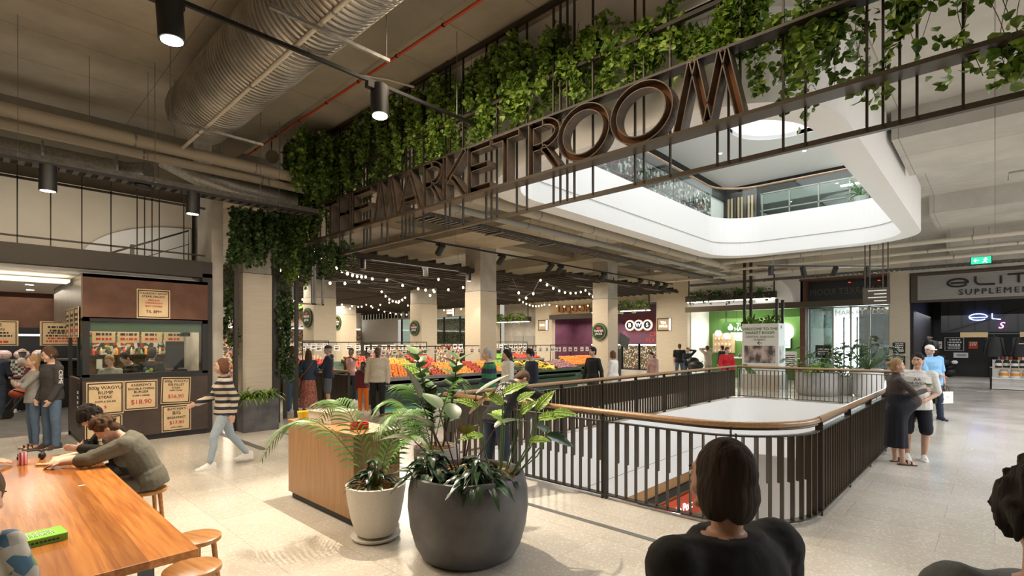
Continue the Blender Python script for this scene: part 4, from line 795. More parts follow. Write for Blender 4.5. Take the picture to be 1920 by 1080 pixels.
festoon('long far row of bulbs across the back of the hall', [(8, 25, 4.45), (13.0, 27, 4.45), (18.0, 27, 4.45), (24, 25.5, 4.45)], .45, .5)
festoon('furthest left line of small bulbs over the glazed shop', [(12.5, 31, 4.45), (18.5, 31, 4.45), (25.5, 33, 4.45)], .5, .5)
festoon('short far line of bulbs left of the central column', [(12.5, 20.0, 4.45), (16.5, 23.5, 4.45)], .5, .5)
festoon('row of bulbs in front of the liquor sign', [(21, 19.5, 4.45), (26.3, 21.7, 4.45), (26.3, 16.5, 4.45)], .3, .4)

# ------------------------------------------------------------------ the market room sign: frame, shelf, channel letters
SY0, SY1 = -2.2, 12.75
t = thing('sign_frame', 'long dark steel frame that carries the market room letters and the vines', 'sign frame', (5.4, SY0, 0)); L = SY1-SY0
def fb(nm, x0, x1, y0, y1, z0, z1, mat='dark_steel'): return MB().box((x0-5.4, y0-SY0, z0), (x1-5.4, y1-SY0, z1)).build(nm, mat, t)
fb('lower_rail', 5.62, 5.68, SY0, 11.2, 3.80, 3.85, 'bronze_steel'); fb('letter_shelf', 5.40, 5.62, SY0, 12.2, 4.19, 4.23, 'bronze_steel'); fb('letter_head_rail', 5.42, 5.60, SY0, 11.2, 4.955, 4.985)
fb('middle_rail', 5.6, 5.66, SY0, SY1, 5.58, 5.63); fb('top_rail', 5.6, 5.66, SY0, SY1, 6.6, 6.66)
fb('end_post', 5.32, 5.40, 12.7, 12.78, 0, 6.66); fb('end_post', 5.6, 5.68, 12.7, 12.78, 0, 6.66)
pat = [0, .42, .12, .12, .55, .34, .12, .62, .3, .12, .12, .12, .5]; y = SY0+.1; k = 0; proto = None; cnt = 0
while y < 12.6 and cnt < 99:
    if proto is None: proto = MB().box((.21, -.01, 3.82), (.24, .01, 6.6)).build('bar', 'dark_steel', t); o = proto
    else: o = proto.copy(); C.objects.link(o); o.parent = t
    o.location = (0, y-SY0, 0); cnt += 1; k += 1; y += pat[k % len(pat)] or .2
for y in (-1.6, 1.2, 4.0, 6.8, 9.6): fb('ceiling_rod', 5.62, 5.66, y, y+.04, 6.6, 6.70)
sg = thing('market_room_sign', 'THE MARKET ROOM in deep rusty steel channel letters standing on the frame', 'sign', (5.5, 6.3, 4.23))
HZ = .72
def letter(ch, ya, yb):
    """open steel channel letter; ya = left edge (larger y), yb = right edge"""
    w = ya-yb; g = MB(); dpt = .17; wl = .012; st = .085
    def plate(a, b, th=wl, mat=0):      # a thin plate standing between two points of the letter plane, extruded along x
        a = Vector((0, ya-6.3-a[0], a[1])); b = Vector((0, ya-6.3-b[0], b[1])); d = (b-a); L = d.length; d /= L; nn = Vector((1, 0, 0)).cross(d); g.mi = mat
        R = Matrix((Vector((1, 0, 0)), nn, d)).transposed(); g.box((-dpt/2, -th/2, 0), (dpt/2, th/2, L), R, a)
    def bar(a, b, s=st):                # channel: two side plates and a web
        a = Vector(a); b = Vector(b); d = (b-a).normalized(); nn = Vector((-d.y, d.x))*s/2
        plate(a+nn, b+nn); plate(a-nn, b-nn); g.mi = 1
        A = Vector((.05, ya-6.3-a.x, a.y)); B = Vector((.05, ya-6.3-b.x, b.y)); dd = (B-A); L = dd.length; dd /= L; n3 = Vector((1, 0, 0)).cross(dd); R = Matrix((Vector((1, 0, 0)), n3, dd)).transposed(); g.box((0, -s/2, 0), (.02, s/2, L), R, A); g.mi = 0
        plate(a-nn, a+nn); plate(b-nn, b+nn)
    h = HZ; q = st/2
    def curve(cx, cz, rx, rz, a0, a1, n=24):
        P = elc(cx, cz, rx-q, rz-q, a0, a1, n); Q = elc(cx, cz, rx+q, rz+q, a0, a1, n)
        for S in (P, Q):
            for a, b in zip(S, S[1:]): plate(a, b)
        for (a, b, c, d) in zip(P, P[1:], Q, Q[1:]):
            g.mi = 1; f = lambda p, x: (x, ya-6.3-p[0], p[1]); g.add([f(a, .05), f(b, .05), f(d, .05), f(c, .05)], [(0, 1, 2, 3)]); g.mi = 0
    if ch == 'T': bar((0, h-q), (w, h-q)); bar((w/2, 0), (w/2, h-st))
    if ch == 'H': bar((q, 0), (q, h)); bar((w-q, 0), (w-q, h)); bar((st, h*.5), (w-st, h*.5))
    if ch == 'E': bar((q, 0), (q, h)); bar((st, h-q), (w, h-q)); bar((st, h*.52), (w*.9, h*.52)); bar((st, q), (w, q))
    if ch == 'M': bar((q, 0), (w*.27, h)); bar((w*.30, h), (w*.5, .02)); bar((w*.5, .02), (w*.70, h)); bar((w*.73, h), (w-q, 0))
    if ch == 'A': bar((q, 0), (w*.5, h)); bar((w*.5, h), (w-q, 0)); bar((w*.25, h*.3), (w*.75, h*.3))
    if ch == 'K': bar((q, 0), (q, h)); bar((st, h*.42), (w-q, h)); bar((w*.35, h*.52), (w-q, 0))
    if ch == 'R': bar((q, 0), (q, h)); curve(w*.45, h*.73, w*.45, h*.22, -90, 90, 14); bar((st, h-q), (w*.45, h-q)); bar((st, h*.5), (w*.45, h*.5)); bar((w*.45, h*.48), (w-q, 0))
    if ch == 'O': curve(w/2, h/2, w/2-q, h/2-q, 0, 360, 36)
    g.build('letter', ['rust_steel', 'rust_inside'], sg)
for ch, a, b in (('T', 10.85, 10.25), ('H', 10.2, 9.72), ('E', 9.62, 8.92), ('M', 8.82, 7.98), ('A', 7.99, 7.27), ('R', 7.22, 6.71), ('K', 6.68, 6.10), ('E', 6.07, 5.56), ('T', 5.52, 4.97), ('R', 4.78, 4.22), ('O', 4.26, 3.46), ('O', 3.44, 2.63), ('M', 2.62, 1.86)): letter(ch, a, b)

# vines ----------------------------------------------------------------
def vines(label, y0, y1, zlo, zhi, n, L, mat, seed, x0=5.56, x1=5.86, axis='y', clump=None, fray=.25):
    t = thing('trailing_vine', label, 'vine', (5.5, (y0+y1)/2, zhi) if axis == 'y' else ((x0+x1)/2, y0, zhi)); o = t.location.copy(); r = random.Random(seed); g = MB(); s = MB()
    strands = max(5, int((y1-y0 if axis == 'y' else x1-x0)*(16 if axis == 'y' else 34))); per = n//strands
    for q in range(strands):
        y = r.uniform(y0, y1); x = r.uniform(x0, x1); top = zhi-abs(r.gauss(0, .12))*(zhi-zlo); lo = zlo+min(.9, abs(r.gauss(0, fray)))*(zhi-zlo); pts = []; bx_, by_ = x, y; ph = r.uniform(0, 6)
        for k in range(per):
            z = top-(top-lo)*(k+r.random())/per; u = (top-z); x = bx_+.05*math.sin(5*u+ph); y = by_+.10*math.sin(3.1*u+ph); p = Vector((min(x1, max(x0, x)), y, z)); pts.append(p)
            if clump and noise.noise(p*clump) < -.30: continue
            d = Vector((r.uniform(-1, .2), r.uniform(-1, 1), r.uniform(-1.2, .3))); leafq(g, p+Vector((r.gauss(0, .02), r.gauss(0, .05), r.gauss(0, .02)))-o, d, L*r.uniform(.6, 1.15), r)
        pts.sort(key=lambda v: -v.z)
        if len(pts) > 4: s.tube([p-o for p in pts[::4]], .0035, 3)
    s.build('stems', 'stem', t); g.build('leaves', mat, t)
    return t
nm = ['vine on the far corner of the frame beside the left column', 'vine over the letters THE', 'vine over the first letter M', 'vine over the letters A and R', 'vine over the letters K and E', 'vine over the second letter T', 'vine over the letter R of ROOM', 'vine over the left letter O', 'vine over the right letter O', 'vine over the last letter M', 'vine trailing right past the last letter', 'vine covering the frame over the right hand balustrade', 'large leaved vine at the far right edge of the frame']
ys = [12.6, 11.2, 9.4, 8.3, 7.2, 6.1, 5.2, 4.4, 3.5, 2.65, 1.8, .9, .2, -2.2]
for k, lab in enumerate(nm):
    a, b = ys[k], ys[k+1]; lo = [4.0, 4.85, 5.0, 5.02, 5.05, 5.08, 5.1, 5.1, 5.08, 5.02, 4.15, 4.1, 3.85][k]; hi = [6.66, 6.64, 6.62, 6.6, 6.6, 6.5, 6.4, 6.2, 5.9, 5.6, 5.3, 5.05, 4.75][k]
    n = [6500, 6500, 4600, 4400, 4200, 2900, 2200, 2200, 1900, 1600, 1050, 700, 1900][k]
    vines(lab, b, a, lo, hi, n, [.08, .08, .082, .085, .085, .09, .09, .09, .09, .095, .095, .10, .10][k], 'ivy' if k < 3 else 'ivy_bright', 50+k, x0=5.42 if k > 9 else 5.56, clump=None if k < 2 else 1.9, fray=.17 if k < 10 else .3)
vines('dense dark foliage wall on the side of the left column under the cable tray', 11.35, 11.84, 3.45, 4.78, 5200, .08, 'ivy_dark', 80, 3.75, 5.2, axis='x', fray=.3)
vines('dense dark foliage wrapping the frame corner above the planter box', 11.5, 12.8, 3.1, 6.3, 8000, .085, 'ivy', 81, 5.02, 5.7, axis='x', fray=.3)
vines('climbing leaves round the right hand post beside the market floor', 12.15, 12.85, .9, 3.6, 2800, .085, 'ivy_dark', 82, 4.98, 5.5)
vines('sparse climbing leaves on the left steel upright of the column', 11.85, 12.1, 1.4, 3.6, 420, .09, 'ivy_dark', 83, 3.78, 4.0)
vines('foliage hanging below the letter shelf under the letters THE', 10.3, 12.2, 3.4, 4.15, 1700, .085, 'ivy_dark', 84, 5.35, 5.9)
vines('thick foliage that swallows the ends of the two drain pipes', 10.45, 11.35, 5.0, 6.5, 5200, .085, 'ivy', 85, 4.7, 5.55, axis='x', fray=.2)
# left column, its uprights and planter box
t = column(4.42, 12.25, .62, 'travertine column wrapped in greenery, left of the market hall', 4.8, 3.4)
tag(beam('steel_upright', 'dark steel channel upright right of the leafy column', (4.86, 12.2, 0), (5.02, 12.36, 4.8)), kind='structure')
tag(beam('steel_upright', 'slim dark steel upright left of the leafy column', (3.86, 11.7, 0), (3.93, 11.77, 4.7)), kind='structure')
t = thing('planter_box', 'dark rectangular planter box at the foot of the leafy column', 'planter', (3.9, 11.3, 0)); MB().box((0, 0, 0), (.72, .45, .68)).build('box', 'dark_pot', t, bevel=.006); MB().box((.02, .02, .60), (.70, .43, .66)).build('soil', 'coir', t)
t = thing('fern', 'low green fern filling the dark planter box', 'plant', (4.26, 11.52, .66)); g = MB()
for k in range(6): fern(g, (-.28+k*.11, 0, 0), 34, .38, .8, .022, 90+k)
g.build('fronds', 'ivy_bright', t)
t = thing('steel_bracket', 'small steel frame hanging right of the leafy post', 'frame', (5.9, 13.6, 2.9)); g = MB(); g.box((0, 0, 1.2), (.9, .06, 1.28)); g.box((0, 0, 0), (.9, .06, .04)); [g.box((x, 0, 0), (x+.05, .06, 1.2)) for x in (0, .1, .55, .62, .85)]; g.build('frame_bars', 'pipe_grey', t); rods(t, [(.1, .03, 1.2), (.8, .03, 1.2)], 2.6)
# ------------------------------------------------------------------ butcher shop front: portal, grille, booth
sbox('wall_pilaster', (3.5, 11.95, 0), (3.72, 12.9, 6.7), 'render_concrete')
for lo, hi, lab in (((-6, 11.9, 3.22), (3.5, 12.15, 3.55), 'dark steel lintel over the butcher shop'), ((3.32, 11.9, 0), (3.5, 12.15, 3.3), 'dark steel jamb right of the butcher booth')): tag(beam('steel_portal', lab, lo, hi), kind='structure')
t = thing('grille', 'thin dark steel grille above the butcher shop lintel', 'grille', (-4, 12.0, 3.62)); MB().box((0, 0, 1.03), (7.4, .03, 1.07)).build('top_bar', 'dark_steel', t); MB().box((0, 0, .05), (7.4, .03, .08)).build('bottom_bar', 'dark_steel', t)
x = .1; k = 0
while x < 7.4: MB().box((x, 0, -.06), (x+.018, .02, 1.5)).build('bar', 'dark_steel', t); x += [.42, .42, .40, .12, .12, .12, .42, .42][k % 8]; k += 1
sbox('wall_shop_header', (-7, 13.7, 3.3), (3.6, 13.9, 5.1), 'cream_wall'); sbox('ceiling_shop', (-7, 12.1, 3.12), (3.6, 21, 3.2), 'white_paint')
g = MB(); g.loft([[(x, 13.68, z) for x, z in [(3.55, 3.5)]+[(3.55-2.0*math.cos(k*PI/28), 3.5+1.0*math.sin(k*PI/28)) for k in range(15)]] for _ in (0,)]+[[(x, 13.62, z) for x, z in [(3.55, 3.5)]+[(3.55-2.0*math.cos(k*PI/28), 3.5+1.0*math.sin(k*PI/28)) for k in range(15)]]]); struct('wall_arch', g, 'white_paint')
t = thing('stair_rail', 'sloping dark handrail behind the grille, above the booth', 'handrail', (1.8, 13.0, 3.6)); MB().tube([(0, 0, 0), (1.55, 0, .75), (1.55, 0, 0)], .02).build('rail', 'dark_steel', t); MB().tube([(.6, 0, .0), (1.55, 0, .45)], .008).build('wire', 'dark_steel', t); MB().box((.5, -.05, 0), (.56, .05, .3)).build('post', 'dark_steel', t)
# booth: counter, hood, windows
b0 = thing('butcher_booth', 'dark grill booth with rust red hood and glazed serving windows', 'booth', (1.4, 11.85, 0)); W_, DP = 2.0, 1.9
def bb(nm, lo, hi, mat, parent=None): return MB().box(lo, hi).build(nm, mat, parent or b0)
bb('plinth', (.03, .04, 0), (W_, DP, .1), 'black'); bb('counter_front', (0, 0, .1), (W_, .06, 1.2), 'counter_board'); bb('counter_side', (0, .06, .1), (.06, DP, 1.2), 'counter_board'); bb('counter_ledge', (-.01, -.01, 1.2), (W_, .25, 1.25), 'black')
bb('hood_front', (0, 0, 2.32), (W_, .06, 3.12), 'rust_board'); bb('hood_side', (-.02, 0, 2.32), (0, 4.2, 3.12), 'hood_metal'); bb('hood_top_edge', (0, 0, 3.06), (W_, .3, 3.12), 'rust_board')
for lo, hi in (((0, 0, 1.25), (.1, .08, 2.32)), ((W_-.1, 0, 1.25), (W_, .08, 2.32)), ((0, 0, 2.26), (W_, .08, 2.34)), ((0, 0, 1.22), (W_, .08, 1.30)), ((0, .6, 1.25), (.06, .66, 2.32)), ((0, 1.84, .0), (.06, DP, 2.32))): bb('window_frame', lo, hi, 'black')
bb('front_glass', (.1, .03, 1.3), (W_-.1, .04, 2.26), 'booth_glass'); bb('side_glass', (.02, .08, 1.25), (.03, .6, 2.32), 'clear_glass'); bb('window_band', (.1, .045, 2.08), (W_-.1, .06, 2.26), 'stand_green')
INK = lambda ws: ws
def kraft(x, z, w, h, words, label, y=11.84, tilt=0, face='-Y', parent=None): return poster(x, y, z, w, h, words, label, face, 'kraft', 'ink', border='ink', tilt=tilt)
kraft(1.72, .86, .54, .60, [('300g WAGYU', .082, .19, 'ink'), ('RUMP', .085, .10, 'ink'), ('STEAK', .07, .02, 'ink'), ('CHIPS & SALAD', .045, -.06, 'ink'), ('$', .07, -.16, 'red_ink')], 'brown paper poster for 300g wagyu rump steak at the left of the counter')
kraft(2.26, .88, .52, .56, [("ANDREW'S", .065, .19, 'ink'), ('DOUBLE CHEESE', .055, .12, 'ink'), ('BURGER', .062, .06, 'ink'), ('CHIPS + DRINK', .04, -.01, 'ink'), ('$18.90', .12, -.13, 'red_ink')], 'brown paper poster for the double cheese burger at 18.90')
kraft(2.83, .93, .50, .52, [('300g WAGYU', .068, .18, 'ink'), ('RIB FILLET', .062, .11, 'ink'), ('STEAK', .05, .05, 'ink'), ('CHIPS, SALAD', .035, 0, 'ink'), ('$56.90', .10, -.12, 'red_ink')], 'brown paper poster for wagyu rib fillet steak at 56.90', tilt=.04)
kraft(2.84, .38, .50, .52, [("BUTCHER'S", .062, .18, 'ink'), ('BIG', .095, .10, 'ink'), ('BREAKFAST', .062, .01, 'ink'), ('$17.90', .09, -.09, 'red_ink'), ('UNTIL 11:30AM', .03, -.18, 'ink')], 'brown paper poster for the big breakfast at 17.90, lowest on the counter')
kraft(1.70, .33, .54, .42, [('#2', .06, .05, 'ink')], 'brown paper poster low on the counter behind the two seated people')
kraft(2.46, 2.62, .54, .56, [('THURSDAY NIGHT', .055, .20, 'ink'), ('STEAK NIGHT!', .058, .14, 'ink'), ('GRILLING', .045, .07, 'red_ink'), ("TOMORROW'S", .042, .015, 'red_ink'), ('BEST STEAKS', .048, -.045, 'red_ink'), ('TIL 8PM', .075, -.15, 'ink')], 'brown paper poster for Thursday steak night on the rust red hood')
for k, y in enumerate((12.15, 12.75, 13.35)): poster(1.36, y, 2.25, .42, .55, [('#3', .06, .05, 'ink'), ('#1', .07, -.15, 'red_ink')], ['nearest', 'middle', 'furthest'][k]+' brown paper sign hanging on the dark side of the booth hood', '-X', 'kraft', border='ink')
for k, (x, wd) in enumerate(((-2.55, [('PRIVATE', .10, .2, 'ink'), ('SELECTION', .09, .09, 'ink'), ('#2', .05, -.03, 'ink'), ('BEEF', .07, -.12, 'ink'), ('#1', .06, -.21, 'red_ink')]), (-.9, [('#2', .06, .12, 'ink'), ('#2', .05, -.02, 'ink'), ('#2', .05, -.16, 'red_ink')]), (-4.2, [('#3', .07, 0, 'ink')]))):
    poster([.38, 1.72, -1.2][k], 17.6, 2.1, .95, .62, wd, ['brown paper sign for the private selection beef', 'brown paper sign between the booth and the private selection one', 'brown paper sign hidden at the left edge'][k], '-Y', 'kraft', border='ink')
for k in range(4): poster(1.95+k*.42, 13.6, 2.0, .38, .26, [('#1', .06, .05, 'ink'), ('#1', .06, -.05, 'red_ink')], ['leftmost', 'second', 'third', 'rightmost'][k]+' small paper price sign seen through the booth window', '-Y', 'kraft')
poster(1.37, 12.05, .75, .2, .8, [('#6', .06, 0, 'white')], 'white chalk lettering strip on the side of the booth counter', '-X', 'black')
M('tile_brown', (.20, .10, .05), .4, col2=(.26, .14, .07), sc=3); t = thing('tiled_half_wall', 'brown tiled half wall with bottles on its ledge inside the booth', 'wall', (1.75, 14.2, 0)); MB().box((0, 0, 0), (1.7, .1, 1.55)).build('tiles', 'tile_brown', t); MB().box((-.02, -.12, 1.55), (1.72, .12, 1.6)).build('ledge', 'black', t); MB().box((0, .3, 1.6), (1.7, .34, 2.3)).build('shelf_stock', 'bottles', t)
g = MB(); [g.box((0, -.005, .17*k), (1.7, .0, .17*k+.008)) for k in range(9)]; [g.box((.17*k, -.005, 0), (.17*k+.008, 0, 1.55)) for k in range(10)]; g.build('grout', 'black', t)
for k in range(12):
    s_ = thing('sauce_bottle', 'small sauce bottle on the booth ledge, %s from the left' % ['first', 'second', 'third', 'fourth', 'fifth', 'sixth', 'seventh', 'eighth', 'ninth', 'tenth', 'eleventh', 'twelfth'][k], 'bottle', (1.85+k*.135, 14.15, 1.6)); MB().lathe([(.028, 0), (.028, .1), (.012, .14), (.012, .17)], n=10).build('bottle_body', ['tomato', 'onion', 'stand_green', 'mandarin'][k % 4], s_)
t = thing('soap_dispenser', 'white soap dispenser on the tiled wall inside the booth', 'dispenser', (1.95, 14.15, 1.3)); MB().box((-.05, -.05, 0), (.05, .04, .22)).build('case', 'white', t, bevel=.01)
t = thing('register', 'black till and screen at the right end of the booth', 'cash register', (3.0, 12.3, 1.2)); MB().box((-.2, -.1, 0), (.12, .2, .12)).build('base', 'black', t); MB().box((-.22, .05, .15), (.1, .1, .7)).build('screen', 'black', t); MB().box((-.08, .07, .1), (-.02, .09, .2)).build('stand', 'black', t)
t['label'] = 'black till screen at the right end of the booth'
t = thing('booth_worktop', 'steel worktop inside the grill booth', 'worktop', (1.5, 12.1, 0)); MB().box((0, 0, 1.08), (1.85, .7, 1.12)).build('top', 'galvanised', t); MB().box((.05, .1, 0), (1.8, .65, 1.08)).build('cupboard', 'counter_board', t)
t = thing('work_lamp', 'black articulated lamp hanging inside the booth window', 'lamp', (3.05, 12.1, 2.3)); MB().tube([(0, 0, 0), (-.1, 0, -.12), (-.2, 0, -.2)], .012).build('arm', 'black', t); MB().lathe([(.09, -.3), (.10, -.24), (.03, -.15)], n=16).build('shade', 'black', t)
# the shop behind, left of the booth
sbox('wall_butcher_bulkhead', (-6, 17.7, 2.25), (2.5, 17.85, 3.12), 'rust_board'); sbox('wall_butcher_back', (-6, 20.6, 0), (3.6, 20.7, 3.2), 'black')
t = thing('meat_cabinet', 'long open meat cabinet along the butcher shop back wall', 'display cabinet', (-4, 19.4, 0)); MB().box((0, 0, 0), (6.5, 1.1, .85)).build('base', 'black', t); MB().box((.05, -.05, 1.35), (6.5, .9, 1.4)).build('shelf', 'galvanised', t); MB().box((0, .95, .85), (6.5, 1.1, 2.1)).build('back_panel', 'black', t); MB().box((0, -.05, 2.05), (6.5, .3, 2.1)).build('light_strip', 'tube_light', t)
M('pack_red', (.55, .10, .04), .4); M('pack_pink', (.65, .38, .34), .35, col2=(.8, .7, .66), sc=20)
g = MB(); g.ell((0, 0, .13), (.17, .14, .14), n=10, m=7); pk = g.build('meat_pack', 'pack_pink'); tag(pk, 'wrapped pink meat pack on the butcher shop shelf', 'food pack', 'wrapped meat packs on the shelf'); pk.location = (-1.5, 19.6, 1.4)
for k in range(1, 9): o = dup(pk, (-1.5+k*.36, 19.6, 1.4))
g = MB(); g.ell((0, 0, .15), (.18, .15, .17), n=10, m=7); pk = g.build('meat_pack', 'pack_red'); tag(pk, 'orange red meat pack standing left among the pink ones', 'food pack'); pk.location = (.35, 19.3, 1.4)
for k, (x, y) in enumerate(((.9, 15.0), (-.3, 15.6), (1.0, 16.5))): downlight(x, y, 3.12, ['round downlight nearest the booth hood', 'round downlight left of the other two', 'far round downlight in the butcher ceiling'][k])
t = thing('ceiling_cove', 'long warm strip of light behind the butcher lintel', 'ceiling light', (-5, 12.5, 3.0)); MB().box((0, 0, 0), (6.3, .5, .05)).build('diffuser', 'cove_glow' if 'cove_glow' in MATS else 'tube_light', t)
# walker with red bag
t = thing('rollator', 'black wheeled walker with a red bag, left of the waiting couple', 'walker', (.95, 17.6, 0), .3); g = MB(); g.tube([(-.3, 0, .12), (.15, 0, .75), (.3, 0, .95)], .018); g.tube([(.3, 0, .1), (.05, 0, .6), (-.2, 0, .7)], .018); g.tube([(-.3, .4, .12), (.15, .4, .75), (.3, .4, .95)], .018); g.tube([(.3, .4, .1), (.05, .4, .6), (-.2, .4, .7)], .018); g.tube([(.3, 0, .95), (.36, .2, .97), (.3, .4, .95)], .018); g.build('frame', 'black', t, smooth=True)
for x in (-.3, .3):
    for y in (0, .4): MB().cyl((x, y-.02, .11), (x, y+.02, .11), .11, n=20).build('wheel', 'black', t)
MB().ell((0, .2, .6), (.22, .18, .13)).build('bag', 'pack_red', t, smooth=True)

# ------------------------------------------------------------------ timber table, stools and what lies on the table
t = thing('long_table', 'long glossy orange timber communal table in the near left corner', 'table', (.36, 5.1, 0))
MB().box((-.52, -1.88, .705), (.52, 1.85, .75)).build('tabletop', 'table_wood', t, bevel=.004)
M('table_steel', (.10, .12, .13), .45, .4)
for y in (-1.45, 1.45):
    MB().box((-.42, y-.05, .66), (.42, y+.05, .705)).build('crossbar', 'table_steel', t)
    for x in (-.36, .36): MB().box((x-.035, y-.035, 0), (x+.035, y+.035, .66)).build('leg', 'table_steel', t)
def stool(x, y, label, rz=0):
    t = thing('stool', label, 'stool', (x, y, 0), rz); MB().lathe([(.150, .425), (.165, .432), (.165, .458), (.155, .465)], n=36).build('seat', 'stool_wood', t, smooth=True)
    for a in (45, 135, 225, 315):
        c, s = math.cos(math.radians(a)), math.sin(math.radians(a)); MB().cyl((c*.155, s*.155, 0), (c*.11, s*.11, .43), .016, .019, 12).build('leg', 'stool_wood', t, smooth=True)
    g = MB(); q = .135
    for z, (a, b) in ((.16, ((1, 1), (-1, 1))), (.16, ((1, -1), (-1, -1))), (.2, ((1, 1), (1, -1))), (.2, ((-1, 1), (-1, -1)))): g.cyl((a[0]*q*.75, a[1]*q*.75, z), (b[0]*q*.75, b[1]*q*.75, z), .009, n=8)
    g.build('stretcher', 'stool_wood', t)
stool(1.15, 4.28, 'round timber stool with all its seat in view at the table corner', .4); stool(.98, 3.72, 'nearest round timber stool, cut by the bottom edge of the photo', .2)
stool(1.20, 6.02, 'round timber stool under the curly haired person in the grey shawl', .1); stool(1.12, 6.72, 'timber stool under the person in black at the far end of the table', .3); stool(-.42, 6.6, 'timber stool under the seated person at the left edge', .5)
t = thing('book', 'bright green boxed book lying on the near left of the table', 'book', (.27, 4.00, .75), .1)
M('book_green', (.23, .62, .03), .45); M('book_side', (.14, .30, .02), .5); MB().box((-.12, -.085, .0), (.12, .085, .036)).build('book_block', 'book_side', t); MB().box((-.122, -.087, .036), (.122, .087, .041)).build('cover', 'book_green', t)
g = MB(); r = random.Random(5)
for j in range(3):
    for k in range(8): g.tube([(-.085+k*.02, -.045+j*.032, .043), (-.075+k*.02, -.03+j*.032+r.uniform(-.005, .01), .043), (-.07+k*.02, -.042+j*.032, .043)], .0028, 5)
g.build('title_marks', 'white', t); g = MB(); [g.box((-.11+k*.018, -.0865, .012), (-.098+k*.018, -.086, .022)) for k in range(11)]; g.build('side_print', 'ink', t); g = MB(); g.ell((-.095, -.06, .043), (.02, .02, .002)); g.build('badge', 'white', t)
t = thing('drink_can', 'pink and silver soft drink can on the far end of the table', 'can', (.35, 6.58, .75)); stripes('can_art', [(.7, .05, .16), (.8, .6, .62), (.55, .03, .1), (.75, .72, .72)], .05, 0, .25)
MB().lathe([(.024, 0), (.031, .008), (.031, .105), (.025, .117), (.024, .12)], n=28).build('can_body', 'can_art', t, smooth=True); MB().lathe([(.0245, .12), (.0245, .122)], n=28).build('can_top', 'galvanised', t)
t = thing('headphones', 'black over-ear headphones lying on the table by the can', 'headphones', (.42, 6.78, .75)); g = MB(); g.tube([(-.08, 0, .03), (-.09, .05, .06), (-.05, .12, .075), (.05, .12, .075), (.09, .05, .06), (.08, 0, .03)], .009); g.build('headband', 'black', t, smooth=True); [MB().ell((x, -.01, .035), (.03, .04, .035)).build('ear_cup', 'black', t, smooth=True) for x in (-.075, .075)]
M('canvas', (.62, .56, .44), .9, col2=(.70, .64, .52), sc=12)
t = thing('tote_bag', 'cream canvas tote bag lying flat on the far end of the table', 'bag', (.70, 6.62, .75)); g = MB(); r = random.Random(2); vs = []; fs = []; n = 16
for j in range(n):
    for i in range(n): x, y = -.16+.32*i/(n-1), -.20+.40*j/(n-1); vs.append((x+.03*math.sin(7*y), y+.02*math.sin(9*x), .006+.045*max(0, math.sin(PI*i/(n-1))*math.sin(PI*j/(n-1)))*(1+.5*noise.noise(Vector((x*9, y*9, 0))))))
for j in range(n-1):
    for i in range(n-1): a = j*n+i; fs.append((a, a+1, a+n+1, a+n))
g.add(vs, fs); b = g.build('bag_cloth', 'canvas', t, smooth='all'); b.modifiers.new('thick', 'SOLIDIFY').thickness = .005
MB().tube([(-.1, -.18, .01), (-.2, -.25, .008), (-.12, -.31, .008), (0, -.26, .01), (.05, -.19, .02)], .009).build('strap', 'canvas', t, smooth=True)
t = thing('paper_wrapper', 'crumpled brown and cream food wrapper in front of the tote bag', 'wrapper', (.50, 6.40, .75)); g = MB(); [g.ell((r.uniform(-.06, .06), r.uniform(-.04, .04), .012), (.04, .025, .012), Matrix.Rotation(r.uniform(0, 3), 3, 'Z')) for k in range(6)]; g.build('wrapper_paper', 'kraft', t)
t = thing('napkin_scrap', 'tiny white paper scrap on the middle of the table', 'paper', (.62, 5.3, .75)); MB().box((-.02, -.008, 0), (.02, .008, .002)).build('scrap', 'white', t)
t = thing('drink_bottle', 'patterned drink bottle with a white cap held by the person in black', 'bottle', (.90, 6.48, .75)); MB().lathe([(.03, 0), (.032, .02), (.032, .11), (.014, .15), (.014, .16)], n=20).build('bottle_body', 'goods_dark' if 'goods_dark' in MATS else 'bottles', t, smooth=True); MB().lathe([(.016, .16), (.016, .185)], n=16).build('cap', 'white', t)
# ------------------------------------------------------------------ timber counter with trays
t = thing('timber_counter', 'tall box counter of vertical grain oak on a black plinth beside the pots', 'cabinet', (2.68, 4.73, 0)); MB().box((.03, .03, 0), (.52, 1.50, .08)).build('plinth', 'black', t); MB().box((0, 0, .08), (.55, 1.54, .925)).build('carcass', 'cabinet_wood', t); MB().box((-.008, -.008, .925), (.558, 1.548, .95)).build('top', 'cabinet_top_wood', t)
t = thing('tray', 'translucent cream plastic tub on the back of the oak counter', 'tub', (2.98, 5.75, .95), .1); g = MB(); w, l, h = .17, .24, .13
for lo, hi in (((-w, -l, 0), (w, l, .006)), ((-w, -l, 0), (-w+.006, l, h)), ((w-.006, -l, 0), (w, l, h)), ((-w, -l, 0), (w, -l+.006, h)), ((-w, l-.006, 0), (w, l, h))): g.box(lo, hi)
g.build('tub_body', 'tub_plastic', t); MB().box((-w-.012, -l-.012, h-.008), (-w, l+.012, h+.004)).build('lip', 'tub_plastic', t); MB().box((w, -l-.012, h-.008), (w+.012, l+.012, h+.004)).build('lip', 'tub_plastic', t)
t = thing('bowl', 'glossy red round bowl on the oak counter', 'bowl', (2.93, 5.05, .95)); MB().lathe([(.085, 0), (.10, .004), (.10, .062), (.094, .062), (.094, .01), (.001, .008)], n=40).build('bowl_body', 'red_plastic', t, smooth=True)
t = thing('container', 'small yellow tub behind the cream tray on the oak counter', 'tub', (2.80, 6.12, .95)); MB().lathe([(.06, 0), (.075, .10), (.07, .10), (.055, .01), (.001, .008)], n=28).build('tub_body', 'yellow_plastic', t, smooth=True)
